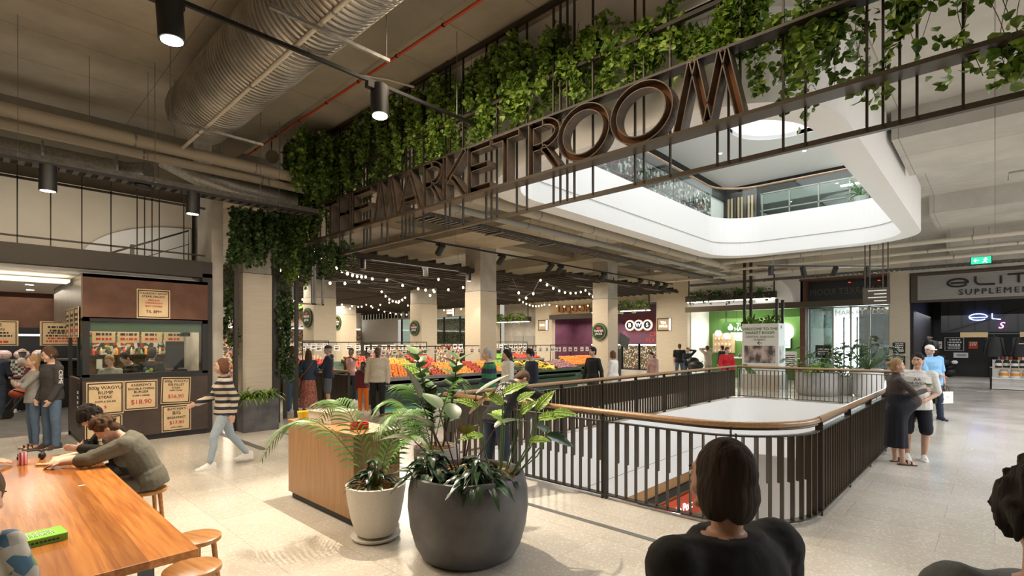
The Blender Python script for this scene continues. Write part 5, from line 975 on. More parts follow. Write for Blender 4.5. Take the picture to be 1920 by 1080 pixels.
# ------------------------------------------------------------------ big pots
def pot(name, label, x, y, prof, mat, lip, soil_z, soil_r, saucer=None):
    t = thing(name, label, 'plant pot', (x, y, 0)); MB().lathe(prof, n=72).build('pot_body', mat, t, smooth=True)
    if saucer: MB().lathe(saucer, n=56).build('saucer', mat, t, smooth=True)
    g = MB(); r = random.Random(int(x*100)); g.lathe([(soil_r, soil_z-.06), (soil_r, soil_z-.02), (soil_r*.5, soil_z+.02), (.01, soil_z+.03)], n=40)
    for k in range(26): a = r.uniform(0, 6.28); q = soil_r*math.sqrt(r.random())*.85; g.ell((q*math.cos(a), q*math.sin(a), soil_z-.01), (soil_r*.22, soil_r*.16, r.uniform(.03, .07)), n=9, m=6)
    g.build('coir_mulch', 'coir', t, smooth='all'); g = MB()
    for k in range(320):
        a = r.uniform(0, 6.28); q = soil_r*math.sqrt(r.random())*.95; p = Vector((q*math.cos(a), q*math.sin(a), soil_z+r.uniform(0, .05))); b = r.uniform(0, 6.28); e = Vector((math.cos(b), math.sin(b), r.uniform(-.1, .5)))*.07; g.tube([p, p+e*.5+Vector((0, 0, .012)), p+e], .0016, 3)
    g.build('coir_fibres', 'coir', t)
    return t
pot('large_planter', 'huge dark concrete look planter in the centre foreground', 3.08, 3.44, [(.36, 0), (.42, .03), (.47, .12), (.515, .28), (.535, .45), (.53, .60), (.505, .71), (.495, .735), (.47, .74), (.455, .72), (.46, .60)], 'dark_pot', 0, .66, .455)
pot('plant_pot', 'cream speckled round pot on a saucer in front of the oak counter', 2.72, 4.38, [(.17, .045), (.19, .06), (.235, .2), (.265, .36), (.28, .47), (.285, .52), (.268, .525), (.258, .50), (.25, .42)], 'cream_pot', 0, .455, .25, [(.20, .0), (.225, .012), (.235, .035), (.228, .04), (.20, .028), (.01, .026)])
pot('plant_pot', 'tall grey stone look pot squeezed behind the other two pots', 3.62, 4.58, [(.17, .05), (.19, .06), (.23, .3), (.25, .55), (.255, .72), (.24, .725), (.232, .70)], 'grey_pot', 0, .67, .23, [(.17, 0), (.2, .01), (.2, .045), (.17, .05)])
# leaf shapes --------------------------------------------------------
def bigleaf(g, base, d, up, L, Wd, droop=.35, cup=.18, n=7, vein=None, wave=0, tipw=.0):
    """broad leaf blade along d with a midrib fold; optional vein mesh"""
    d = Vector(d).normalized(); s = d.cross(Vector(up)); s = s.normalized() if s.length > 1e-3 else Vector((1, 0, 0)); nn = s.cross(d).normalized(); vs = []; fs = []; mids = []
    for i in range(n+1):
        q = i/n; c = Vector(base)+d*(L*q)-nn*(droop*L*q*q)*(1 if nn.z > 0 else -1); w = Wd*math.sin(PI*min(1, .04+q*.96)**.8)**.8*(1-.15*q)+tipw; wv = wave*math.sin(i*2.6); u = nn*(cup*w+wv)*(1 if nn.z > 0 else -1); vs += [c+s*w+u, c+s*w*.5+u*.35, c, c-s*w*.5+u*.35, c-s*w+u]; mids.append(c)
        if i:
            b = 5*i
            for j in range(4): fs.append((b-5+j, b+j, b+j+1, b-4+j))
    g.add(vs, fs)
    if vein:
        g.mi = 1; vein = g
        off = nn*(.003 if nn.z > 0 else -.003); vein.tube([m+off for m in mids], .0045, 4)
        for i in range(1, n): vein.tube([mids[i]+off, Vector(vs[5*min(n, i+1)])*.85+mids[min(n, i+1)]*.15+off], .002, 3); vein.tube([mids[i]+off, Vector(vs[5*min(n, i+1)+4])*.85+mids[min(n, i+1)]*.15+off], .002, 3)
        g.mi = 0
def shaft(g, a, b, r0, r1, bend=(0, 0, 0)): a, b = Vector(a), Vector(b); m = (a+b)/2+Vector(bend); g.tube([a, a.lerp(m, .6), m, m.lerp(b, .5), b], [r0, r0*.9, (r0+r1)/2, r1*1.1, r1], 7)
def plant(name, label, loc): return thing(name, label, 'plant', loc)
# tall rubber-leaved ficus, two stems (in the grey pot)
t = plant('fiddle_ficus', 'tall ficus with big pale green oval leaves rising from the grey pot', (3.62, 4.58, .68)); g = MB(); l = MB(); r = random.Random(8)
tops = [((.02, .02, 0), (-.16, .17, 1.08)), ((.05, -.04, 0), (.16, -.17, 1.02)), ((-.05, .03, 0), (-.02, .10, .7))]
for a, b in tops:
    shaft(g, a, b, .012, .007, (.03, 0, 0)); a, b = Vector(a), Vector(b)
    for k in range(20):
        q = .30+.70*k/19; p = a.lerp(b, q); an = k*2.4+r.uniform(-.3, .3); bigleaf(l, p, (math.cos(an), math.sin(an), .45+.8*(q-.4)), (0, 0, 1), r.uniform(.17, .23), r.uniform(.062, .082), .25, .2)
g.build('stems', 'stem', t, smooth=True); l.build('leaves', 'ficus_leaf', t, smooth='all')
def palmfrond(g, s, base, d, L, h, n=22, ll=.30, droop=.7, seed=0, w=.011):
    """feather palm frond"""
    r = random.Random(seed); base = Vector(base); d = Vector(d).normalized(); pts = []; side = Vector((-d.y, d.x, 0)).normalized()
    for i in range(n+1): q = i/n; pts.append(base+d*(L*q)+Vector((0, 0, h*math.sin(q*PI*.62)*1.15-droop*q**3*L*.8)))
    s.tube(pts, [.006*(1-.7*i/n) for i in range(n+1)], 5)
    for i in range(4, n+1):
        q = i/n; T = (pts[i]-pts[i-1]).normalized(); le = ll*math.sin(PI*(.18+.78*q))**.7*r.uniform(.85, 1.1)
        for sg_ in (-1, 1):
            dd = (side*sg_*.85+T*.75+Vector((0, 0, .1))).normalized(); a = pts[i]; up = dd.cross(T).normalized(); wv = T.cross(up).normalized(); vs = []
            for j in range(5): u = j/4; c = a+dd*(le*u)+Vector((0, 0, -le*.45*u*u)); ww = w*math.sin(PI*(.12+.86*u)); vs += [c+T*ww, c-T*ww]
            g.add(vs, [(2*j, 2*j+1, 2*j+3, 2*j+2) for j in range(4)])
t = plant('palm', 'young feather palm arching out of the cream speckled pot', (2.72, 4.38, .46)); g = MB(); s = MB()
for k, (d, L, h, dr) in enumerate((((-.72, .69, 0), 1.08, .74, .55), ((.35, .1, 0), .7, .72, .5), ((.72, -.69, 0), .5, .5, .35), ((-.25, .9, 0), .75, .82, .4), ((.75, .25, 0), .8, .62, .5))): palmfrond(g, s, (0, 0, 0), d, L, h, 30, .34, dr, k)
s.build('stems', 'green_stem', t, smooth=True); g.build('fronds', 'palm_green', t)
t = plant('palm', 'feather palm with upright bright fronds behind the planter', (3.45, 4.42, .68)); g = MB(); s = MB(); t.location = (3.50, 4.50, .68)
for k, (d, L, h, dr) in enumerate((((-.6, .5, 0), .62, .55, .3), ((-.75, .1, 0), .68, .48, .45), ((-.1, .8, 0), .5, .65, .2), ((.3, -.2, 0), .35, .7, .2))): palmfrond(g, s, (0, 0, 0), d, L, h, 26, .32, dr, 20+k)
s.build('stems', 'green_stem', t, smooth=True); g.build('fronds', 'palm_green', t)
def bushy(name, label, loc, R, n, L, Wd, mat, seed, H=.22, lean=.6):
    t = plant(name, label, loc); g = MB(); s = MB(); r = random.Random(seed)
    for k in range(n):
        a = r.uniform(0, 6.28); e = r.random(); d = Vector((math.cos(a), math.sin(a), 0)); p = d*(R*e)+Vector((0, 0, H*(1.1-e*.8)*r.uniform(.5, 1.1))); s.tube([d*.02, p*.6, p], .003, 4)
        bigleaf(g, p, d+Vector((0, 0, r.uniform(-.2, .6))), (0, 0, 1), L*r.uniform(.7, 1.15), Wd*r.uniform(.8, 1.1), lean, .2, 5, wave=.004)
    s.build('stems', 'green_stem', t); g.build('leaves', mat, t, smooth='all'); return t
bushy('peace_lily', 'low dark glossy plant filling the cream speckled pot', (2.70, 4.36, .47), .16, 55, .13, .028, 'dark_leaf', 61, .26)
bushy('dark_ficus', 'low dark leafed bush on the left side of the big planter', (2.78, 3.62, .66), .22, 70, .15, .036, 'dark_leaf', 62, .24)
bushy('peace_lily', 'glossy dark green leafy plant hanging over the front rim of the big planter', (2.99, 3.22, .66), .28, 120, .16, .030, 'dark_leaf', 63, .22, .9)
# philodendron with bronze leaves and purple stalks
t = plant('philodendron', 'philodendron with purple stalks and large bronze dark leaves in the big planter', (3.05, 3.52, .68)); g = MB(); s = MB(); b_ = MB()
for k, (tip, L, Wd, dr, br) in enumerate((((-.22, .30, .50), .32, .11, .1, 1), ((-.28, .05, .34), .34, .12, .5, 0), ((.06, -.06, .40), .36, .12, -.1, 1), ((.22, .02, .52), .36, .09, .0, 0), ((-.1, -.2, .30), .28, .10, .5, 0), ((.0, .3, .42), .3, .1, .3, 0), ((.30, -.15, .30), .30, .1, .6, 0), ((-.35, .2, .24), .28, .1, .5, 0), ((.12, .22, .34), .3, .09, .4, 0))):
    tip = Vector(tip); tip.z *= 1.4; shaft(s, (tip.x*.12, tip.y*.12, 0), tip, .008, .005, (tip.x*.1, tip.y*.1, .03)); dd = Vector((tip.x, tip.y, .25 if dr > .2 else .9)).normalized()
    if k == 2: dd = Vector((.72, -.62, .75))
    if k == 3: dd = Vector((.75, -.6, .55))
    bigleaf(b_ if br or k % 3 == 1 else g, tip, dd, (.3, -.3, 1) if k in (2, 3) else (0, 0, 1), L, Wd, dr, .22, 9)
s.build('stalks', 'purple_stem', t, smooth=True); g.build('leaves', 'philodendron_leaf', t, smooth='all'); b_.build('bronze_leaves', 'bronze_leaf', t, smooth='all')
# calathea / zebra plant with pale veins
t = plant('zebra_plant', 'bright lime zebra plant with pale striped leaves on the right of the big planter', (3.28, 3.26, .68)); g = MB(); v = MB(); s = MB(); d_ = MB()
for k, (tip, dd, L, Wd, dk) in enumerate((((.05, .0, .52), (.7, -.4, .5), .24, .06, 0), ((-.1, .1, .44), (-.6, .3, .4), .20, .055, 0), ((.12, -.1, .40), (.2, -.5, .55), .17, .065, 0), ((.22, -.18, .36), (.72, -.68, .3), .26, .06, 0), ((.20, -.18, .42), (.5, -.4, .9), .22, .06, 0), ((.15, .12, .36), (.3, .8, .3), .2, .06, 0), ((-.02, -.08, .34), (-.55, -.1, .5), .2, .05, 0), ((.24, -.24, .26), (.6, -.7, -.2), .24, .07, 1), ((.28, -.1, .3), (.9, -.3, -.3), .26, .07, 1), ((.1, -.2, .24), (.1, -.7, .2), .18, .05, 0), ((.0, -.04, .46), (-.4, .6, .7), .17, .06, 0), ((.2, .0, .46), (.7, -.2, .5), .2, .05, 0), ((-.15, .0, .28), (-.8, .2, .1), .2, .05, 0), ((.3, -.25, .40), (.68, -.72, .1), .2, .055, 0))):
    tip = (tip[0]*1.3, tip[1]*1.3, tip[2]*1.42); L *= 1.1; shaft(s, (tip[0]*.3, tip[1]*.3, 0), tip, .007, .005, (tip[0]*.15, tip[1]*.15, 0)); bigleaf(d_ if dk else g, tip, dd, (-.5, -.5, 1), L, Wd, .3, .25, 9, not dk, wave=.006)
s.build('stalks', 'green_stem', t, smooth=True); g.build('leaves', ['lime_leaf', 'leaf_vein'], t, smooth='all'); d_.build('dark_leaves', 'dark_leaf', t, smooth='all')

# ------------------------------------------------------------------ welcome kiosk and far planters
t = thing('welcome_board', 'white four sided welcome board on a stone base, steel posts rising from it', 'sign', (22.5, 6.95, 0)); MB().box((-.5, -.75, 0), (.5, .75, .55)).build('base', 'travertine', t); MB().box((-.45, -.70, .55), (.45, .70, 2.62)).build('board', 'white', t)
for y in (-.62, .62):
    for x in (-.38, .38): MB().box((x-.05, y-.05, 2.62), (x+.05, y+.05, 5.3 if y > 0 else 3.6)).build('post', 'dark_steel', t)
MB().box((-.46, -.58, 1.02), (-.45, .60, 1.72)).build('fish_picture', 'fish_photo', t); MB().box((-.3, -.71, 1.02), (.2, -.70, 1.72)).build('fish_picture', 'fish_photo', t)
text('title', 'WELCOME TO THE\nMARKET ROOM', .155, 'sign_green', t, (-.46, 0, 2.32), '-X'); text('subtitle', 'CENTRAL SEAFOOD\nMARKET', .12, 'pipe_grey', t, (-.46, 0, 2.02), '-X'); text('arrow', '←', .26, 'ink', t, (-.46, 0, 1.83), '-X')
g = MB(); g.add([(-.455, .68, .95), (-.455, .5, .95), (-.455, .1, .56), (-.455, .45, .56)], [(0, 1, 2, 3)]); g.build('green_stripe', 'ivy_leaf' if 'ivy_leaf' in MATS else 'tea_green', t)
t = foliage_box('planter_greenery', 'green fern foliage growing on top of the welcome board', 22.4, 6.3, 2.7, 1.4, 'ivy_bright', 71, n=240, trail=.5)
def bowlpot(x, y, R, h, mat, label): t = thing('plant_pot', label, 'plant pot', (x, y, 0)); MB().lathe([(R*.8, 0), (R*.95, .1), (R, h*.5), (R*.93, h), (R*.85, h), (R*.85, h-.05), (.01, h-.04)], n=40).build('pot_body', mat, t, smooth=True)
bowlpot(20.6, 4.55, .72, .82, 'grey_pot', 'large grey stone bowl planter behind the far balustrade'); bowlpot(21.3, 3.2, .48, .95, 'white_pot', 'tall white ribbed pot behind the far balustrade'); bowlpot(21.6, 3.95, .33, .62, 'cream_pot', 'small cream pot between the grey bowl and the white pot')
def monstera(name, label, x, y, z, R, H, n, mat, seed, L=.5):
    t = plant(name, label, (x, y, z)); g = MB(); s = MB(); r = random.Random(seed)
    for k in range(n):
        a = r.uniform(0, 6.28); e = math.sqrt(r.random()); tip = Vector((math.cos(a)*R*e, math.sin(a)*R*e, H*r.uniform(.35, 1.0)*(1.15-.5*e))); shaft(s, (0, 0, 0), tip, .012, .008); bigleaf(g, tip, Vector((math.cos(a), math.sin(a), .1)), (0, 0, 1), L*r.uniform(.6, 1.1), L*.28, .4, .1, 7, wave=.02)
    s.build('stalks', 'green_stem', t); g.build('leaves', mat, t, smooth='all')
monstera('split_leaf_plant', 'large pale leaved plant in the grey bowl planter', 20.6, 4.55, .78, .85, 1.0, 26, 'ficus_leaf', 5); bushy('croton', 'yellow green low plant at the rim of the grey bowl planter', (20.2, 4.5, .78), .4, 50, .22, .07, 'lime_leaf', 66, .35)
monstera('rubber_plant', 'dark leafy shrub in the tall white pot', 21.3, 3.2, .9, .85, 1.25, 44, 'dark_leaf', 6, .42)
monstera('rubber_plant', 'dark leafy shrub behind the grey bowl, in front of the glass doors', 22.6, 4.3, .05, .95, 1.9, 50, 'dark_leaf', 7, .42)
bowlpot(22.6, 4.3, .4, .5, 'dark_pot', 'dark pot half hidden behind the cream pot'); 
poster(23.0, 4.9, 1.5, .55, .5, [('#3', .06, 0, 'white')], 'small black notice standing among the plants before the entrance', name='notice')
t = thing('directory_sign', 'small dark hanging directory sign on slim steel tubes before the entrance', 'hanging sign', (17.5, 1.95, 2.95)); t.location = (18.4, 2.55, 2.98); MB().box((-.04, -.33, 0), (.04, .33, .5)).build('panel', 'bronze_steel', t)
for y in (-.28, -.16, .16, .28): MB().box((-.015, y-.015, .5), (.015, y+.015, 2.87)).build('tube', 'bronze_steel', t)
g = MB(); [g.box((-.045, -.25, .1+k*.1), (-.04, .05+(k % 2)*.15, .13+k*.1)) for k in range(4)]; g.build('print', 'white', t)
# ------------------------------------------------------------------ fruit market
FR = {}
def fruit(kind, mat, r, label, group, shape=None):
    g = MB()
    if kind == 'banana_bunch':
        for q in range(5): a = (q-2)*.28; g.tube([(math.sin(a)*.02, 0, .06), (math.sin(a)*.09, .06, .075), (math.sin(a)*.13, .13, .03), (math.sin(a)*.13, .17, -.02)], [.014, .022, .022, .008], 6)
    elif kind == 'lettuce':
        g.ell((0, 0, r*.8), (r, r, r*.8), n=9, m=6)
    elif kind == 'eggplant': g.ell((0, 0, r*.7), (r*1.7, r*.75, r*.7), n=8, m=6)
    else: g.ell((0, 0, r*.95), (r, r, r*.95), n=9, m=6)
    o = g.build(kind, mat, smooth='all'); tag(o, label, {'banana_bunch': 'bananas', 'eggplant': 'eggplant'}.get(kind, kind.replace('_', ' ')), group); return o
def heap(kind, mat, r, x0, x1, y0, y1, z0, z1, label, group, n_max=300, seed=0):
    """rows of fruit on a sloping bed, front low, back high; x0..x1 along the stand"""
    p = fruit(kind, mat, r, label, group); R = random.Random(seed); nx = max(1, int((x1-x0)/(2.05*r))); ny = max(1, int((y1-y0)/(1.9*r))); c = 0; first = True
    for j in range(ny):
        for i in range(nx):
            if c >= n_max: return
            o = p if first else p.copy()
            if not first: C.objects.link(o)
            first = False; q = j/max(1, ny-1); o.location = (x0+r+(i+.5*(j % 2))*2.05*r+R.uniform(-.02, .02), y0+r+j*1.9*r+R.uniform(-.015, .015), z0+(z1-z0)*q+R.uniform(0, .012)+.02); o.rotation_euler = (0, 0, R.uniform(0, 6.28)); c += 1
def stand(label, x0, x1, y0, y1, zf=.78, zb=1.12, mat='stand_metal'):
    t = thing('fruit_stand', label, 'display stand', (x0, y0, 0)); w, d = x1-x0, y1-y0
    MB().box((.1, .12, 0), (w-.1, d-.1, .45)).build('base', 'stand_green', t); g = MB(); g.add([(0, 0, zf-.16), (w, 0, zf-.16), (w, 0, zf+.05), (0, 0, zf+.05), (.1, .25, .45), (w-.1, .25, .45)], [(0, 1, 2, 3), (4, 5, 1, 0)]); g.build('front_apron', mat, t)
    g = MB(); g.loft([[(0, 0, zf-.12), (0, d, zb-.12), (0, d, zb), (0, 0, zf)], [(w, 0, zf-.12), (w, d, zb-.12), (w, d, zb), (w, 0, zf)]]); g.build('sloped_bed', 'stand_green', t); g = MB(); g.box((0, -.03, zf-.02), (w, .02, zf+.08)); g.build('front_lip', mat, t); MB().box((.1, d-.05, 0), (w-.1, d, zb-.1)).build('back', 'black', t)
    return t
M('stand_black', (.02, .02, .022), .6)
# front island
stand('long fruit stand of oranges and apples left of the central column', 8.0, 13.6, 12.6, 13.6)
segs = [('orange', 'orange', .05, 1.15, 70), ('green_apple', 'green_apple', .045, .62, 60), ('red_apple', 'red_apple', .045, .5, 40), ('mandarin', 'mandarin', .046, 1.25, 130), ('red_apple', 'red_apple', .045, .55, 50), ('mandarin', 'mandarin', .046, .85, 80), ('green_apple', 'green_apple', .045, .5, 45)]
x = 8.03; used = set()
for k, (kd, mt, r_, w, mx) in enumerate(segs):
    heap(kd, mt, r_, x, x+w, 12.63, 13.55, .78, 1.10, '%s lying in the %s pile from the left on the front fruit stand' % (kd.replace('_', ' '), ['first', 'second', 'third', 'fourth', 'fifth', 'sixth', 'seventh'][k]), '%ss in pile %s of the front stand' % (kd.replace('_', ' '), ['one', 'two', 'three', 'four', 'five', 'six', 'seven'][k]), 300, k); x += w+.03
stand('raised fruit stand of tomatoes and apples just behind the front one', 8.6, 12.2, 15.0, 16.0, .98, 1.3)
heap('tomato', 'tomato', .05, 8.6, 9.8, 15.0, 15.9, .98, 1.28, 'red tomato on the raised stand behind the oranges', 'tomatoes on the raised stand', 150, 20); heap('mandarin', 'mandarin', .05, 9.9, 10.9, 15.0, 15.9, .98, 1.28, 'mandarin on the raised stand behind the oranges', 'mandarins on the raised stand', 60, 21); heap('red_apple', 'red_apple', .05, 11.0, 12.1, 15.0, 15.9, .98, 1.28, 'red apple on the raised stand behind the oranges', 'red apples on the raised stand', 120, 22)
stand('banana stand with green sides right of the column, beside the navy jumper shopper', 14.4, 17.6, 12.6, 13.7, .74, 1.0, 'stand_green')
heap('banana_bunch', 'banana', .085, 14.42, 16.1, 12.62, 13.6, .78, 1.02, 'yellow banana bunch on the green sided stand', 'banana bunches on the green sided stand', 60, 30); heap('eggplant', 'eggplant', .055, 16.15, 17.55, 12.65, 13.6, .78, 1.0, 'purple and pale striped vegetable right of the bananas', 'purple vegetables beside the bananas', 110, 31)
stand('orange stand between the bananas and the badge column', 17.9, 20.8, 13.4, 14.4, .78, 1.1, 'stand_green'); heap('orange', 'orange', .065, 18.0, 20.7, 13.45, 14.3, .8, 1.1, 'orange on the stand behind the man in the black jumper', 'oranges on the stand behind the man in black', 120, 32)
stand('leaf vegetable stand at the left behind the long skirt woman', 7.6, 11.5, 16.8, 17.8, .8, 1.15)
heap('red_apple', 'tomato', .055, 7.6, 8.9, 16.8, 17.7, .8, 1.15, 'shiny red fruit behind the woman in the long skirt', 'red fruit behind the long skirt woman', 90, 40); heap('onion', 'onion', .06, 7.6, 9.2, 18.3, 19.2, 1.05, 1.3, 'pale onion on the far left stand', 'pale onions on the far left stand', 80, 41); heap('green_apple', 'green_apple', .06, 9.3, 11.4, 16.8, 17.7, .85, 1.2, 'green pear on the stand behind the woman in pink', 'green pears behind the woman in pink', 90, 42)
stand('onion stand at the far left of the hall', 7.4, 9.4, 18.2, 19.3, 1.0, 1.28); 
heap('lettuce', 'lettuce', .10, 16.0, 18.3, 17.0, 17.9, 1.0, 1.2, 'green lettuce on the far stand behind the bananas', 'lettuces on the far stand', 40, 43); stand('lettuce stand far behind the bananas', 15.9, 20.4, 16.95, 18.0, .98, 1.2); heap('red_apple', 'red_apple', .06, 18.4, 20.3, 17.0, 17.9, 1.0, 1.2, 'dark red apple on the far stand behind the bananas', 'dark red apples on the far stand', 80, 44)
# racks of price cards
def rack(label, x0, x1, y, z, n, group, cs=.20, seed=0):
    t = thing('ticket_rail', label, 'rail', (x0, y, 0)); g = MB(); w = x1-x0; g.box((0, -.012, z), (w, .012, z+.03)); g.box((0, -.012, z-.3), (.025, .012, z)); 
    for x in (0, w/2, w-.02): g.box((x, -.012, .9), (x+.025, .012, z))
    g.build('rail_frame', 'black_steel', t); r = random.Random(seed); p = None
    for k in range(n):
        x = x0+.15+(w-.3)*k/max(1, n-1)+r.uniform(-.05, .05)
        c = thing('price_card', 'white price card hanging from the rail over the %s' % group, 'price card', (x, y-.02, z-.05-cs), 0, 'price cards over the '+group)
        if p is None:
            g = MB(); g.box((-cs/2, -.005, 0), (cs/2, 0, cs*.85)); a = g.build('card', 'card_white', c); g = MB(); g.box((-cs*.3, -.008, cs*.2), (cs*.1, -.005, cs*.42)); g.box((-cs*.35, -.008, cs*.6), (cs*.3, -.005, cs*.68)); g.box((.12*cs, -.008, cs*.28), (cs*.3, -.005, cs*.42)); b = g.build('card_print', 'ink', a); g = MB(); g.box((-.004, -.004, cs*.85), (.004, 0, cs+.06)); h = g.build('card_clip', 'black_steel', c); p = (a, b, h)
        else:
            d = p[0].copy(); C.objects.link(d); d.parent = c; e = p[1].copy(); C.objects.link(e); e.parent = d; e = p[2].copy(); C.objects.link(e); e.parent = c
rack('black ticket rail with hanging price cards over the front orange stand', 8.2, 13.4, 13.75, 1.72, 13, 'front orange stand', .19, 1)
rack('black ticket rail with hanging price cards over the raised stand', 7.4, 12.4, 16.3, 1.85, 14, 'raised tomato stand', .22, 2)
rack('black ticket rail with hanging price cards over the bananas', 14.3, 17.7, 13.9, 1.72, 10, 'bananas', .2, 3); rack('black ticket rail with hanging price cards over the far lettuces', 15.4, 20.6, 18.3, 1.85, 14, 'far lettuces', .24, 4)
rack('black ticket rail with hanging price cards at the far left of the hall', 6.6, 10.0, 19.6, 1.9, 8, 'far left onions', .25, 5); rack('black ticket rail by the orange stand behind the man in black', 18.0, 21.0, 14.6, 1.72, 7, 'oranges behind the man in black', .24, 6)
# back-of-hall clutter seen between people
for k, (x, y, w, h, d, m, lab) in enumerate(((21.5, 20, 1.8, 1.6, .5, 'goods', 'packed grocery shelf under the BWS side of the liquor shop'), (23.2, 15.4, 1.6, 1.35, .6, 'goods', 'grocery display of boxed goods before the pale stone pier'), (13.5, 22.5, 3.5, 1.7, .5, 'goods', 'grocery shelf behind the central column'), (18.0, 24.5, 3.2, 1.7, .5, 'goods', 'grocery shelf in the middle of the hall'), (9.0, 30, 4.0, 2.0, .5, 'goods', 'tall lit grocery shelf at the far left'), (15.0, 36, 6, 1.9, .5, 'bottles', 'long low shelf under the white screen'))):
    t = thing('grocery_shelf', lab, 'shelves', (x, y, 0)); MB().box((0, 0, 0), (w, d, h)).build('stock', m, t); [MB().box((-.02, -.03, z), (w+.02, d+.02, z+.04)).build('shelf', 'stand_metal', t) for z in (.1, h*.36, h*.68, h)]; MB().box((-.04, -.02, 0), (-.02, d, h+.06)).build('side_panel', 'black', t); MB().box((w+.02, -.02, 0), (w+.04, d, h+.06)).build('side_panel', 'black', t)
t = thing('scales_stand', 'black weighing station with a tilted sign by the badge column', 'stand', (20.7, 13.0, 0)); MB().box((0, 0, 0), (.7, .6, 1.55)).build('cabinet', 'stand_black', t); MB().box((-.1, .05, 1.9), (.8, .12, 2.45), Matrix.Rotation(.35, 3, 'Y')).build('tilted_sign', 'black', t); MB().cyl((.35, .3, 1.5), (.35, .3, 2.0), .03).build('sign_post', 'black', t); MB().lathe([(.2, 1.55), (.4, 1.7), (.36, 1.72), (.05, 1.6)], (.3, .3, 0), 24).build('pan', 'galvanised', t)
heap('mandarin', 'mandarin', .06, 20.75, 21.35, 13.05, 13.5, 1.68, 1.75, 'mandarin piled on top of the black weighing station', 'mandarins on the weighing station', 24, 50)

# ------------------------------------------------------------------ people
for nm_, c_ in dict(skin_light=(.60, .37, .27), skin_tan=(.50, .28, .18), skin_dark=(.085, .042, .026), skin_brown=(.17, .085, .05), hair_brown=(.085, .045, .022), hair_dark=(.016, .011, .009), hair_blond=(.34, .21, .10), hair_grey=(.34, .32, .30), hair_white=(.6, .58, .54), hair_auburn=(.13, .055, .03), hair_shaded=(.03, .017, .010),
    denim=(.085, .13, .20), denim_dark=(.03, .045, .075), denim_pale=(.36, .44, .52), navy_knit=(.022, .03, .055), charcoal=(.045, .042, .042), grey_marl=(.26, .255, .24), cream_knit=(.55, .49, .40), black_cloth=(.010, .010, .011), white_tee=(.72, .71, .68), sky_polo=(.25, .50, .80), olive_knit=(.115, .11, .085), maroon=(.12, .02, .03), pink_cloth=(.72, .42, .40), white_cloth=(.78, .75, .70), red_cloth=(.50, .015, .025), brown_knit=(.062, .048, .045), navy_skirt=(.012, .013, .022), rust_skirt=(.42, .12, .09), denim_jacket=(.035, .06, .10), tan_leather=(.28, .11, .04), stone_shorts=(.40, .38, .33), blue_shorts=(.11, .14, .18), orange_cloth=(.75, .17, .02), shoe_white=(.75, .75, .73), shoe_brown=(.06, .04, .03), puffer=(.025, .03, .04), dusty_pink=(.45, .28, .26), lip=(.40, .13, .11), dark_skin_lip=(.10, .04, .035), denim_grey=(.14, .16, .17)).items():
    cc = tuple(min(1, v*1.12) for v in c_); M(nm_, tuple(v*.92 for v in c_), .5 if 'skin' in nm_ else .88, col2=cc, sc=5 if 'skin' in nm_ else 30 if 'hair' in nm_ else 60, stretch=(1, 1, .12) if 'hair' in nm_ else (1, 1, 1), bump=0 if 'skin' in nm_ else .9 if 'hair' in nm_ else .08)
stripes('stripe_navy_green', [(.015, .02, .05), (.02, .16, .07)], .19, 2, off=.06); stripes('stripe_sweater', [(.55, .48, .38), (.02, .022, .04), (.55, .48, .38), (.02, .022, .04)], .19, 2, off=.03); checks('gingham', (.65, .63, .55), (.10, .10, .09), 16); mosaic('kid_print', [(.08, .16, .24), (.5, .48, .42), (.14, .25, .14), (.35, .22, .16), (.4, .38, .34)], 22, .9); mosaic('skirt_print', [(.40, .12, .09), (.45, .15, .12), (.38, .10, .08), (.55, .30, .25)], 40, .9)

def solid(g, name, mat, parent, vox, it=3, wr=0, seed=0):
    """one continuous skin from overlapping volumes"""
    o = g.build(name, mat); m = o.modifiers.new('r', 'REMESH'); m.mode = 'VOXEL'; m.voxel_size = vox
    s = o.modifiers.new('s', 'SMOOTH'); s.factor = .5; s.iterations = it
    bpy.context.view_layer.update(); me = D.meshes.new_from_object(o.evaluated_get(bpy.context.evaluated_depsgraph_get())); old = o.data; o.modifiers.clear(); o.data = me; D.meshes.remove(old)
    if wr:
        off = Vector((seed*3.1, 0, 0)); ns = [v.normal.copy() for v in me.vertices]
        for v, n_ in zip(me.vertices, ns): c = v.co; v.co = c+n_*wr*(noise.noise(Vector((c.x*9, c.y*9, c.z*16))+off)+.5*noise.noise(Vector((c.x*22, c.y*22, c.z*40))+off))
    me.name = name; me.polygons.foreach_set('use_smooth', [True]*len(me.polygons)); o.parent = parent
    return o
def RX(a): return Matrix.Rotation(a, 3, 'X')
def RY(a): return Matrix.Rotation(a, 3, 'Y')
def RZ(a): return Matrix.Rotation(a, 3, 'Z')
def ik(S, T, a, b, pole):
    v = T-S; dd = min(v.length, (a+b)*.995); u = v.normalized(); x = (a*a-b*b+dd*dd)/(2*dd); hh = math.sqrt(max(0, a*a-x*x)); p = pole-u*pole.dot(u); p = p.normalized() if p.length > 1e-4 else Vector((0, -1, 0))
    return S+u*x+p*hh, S+u*dd
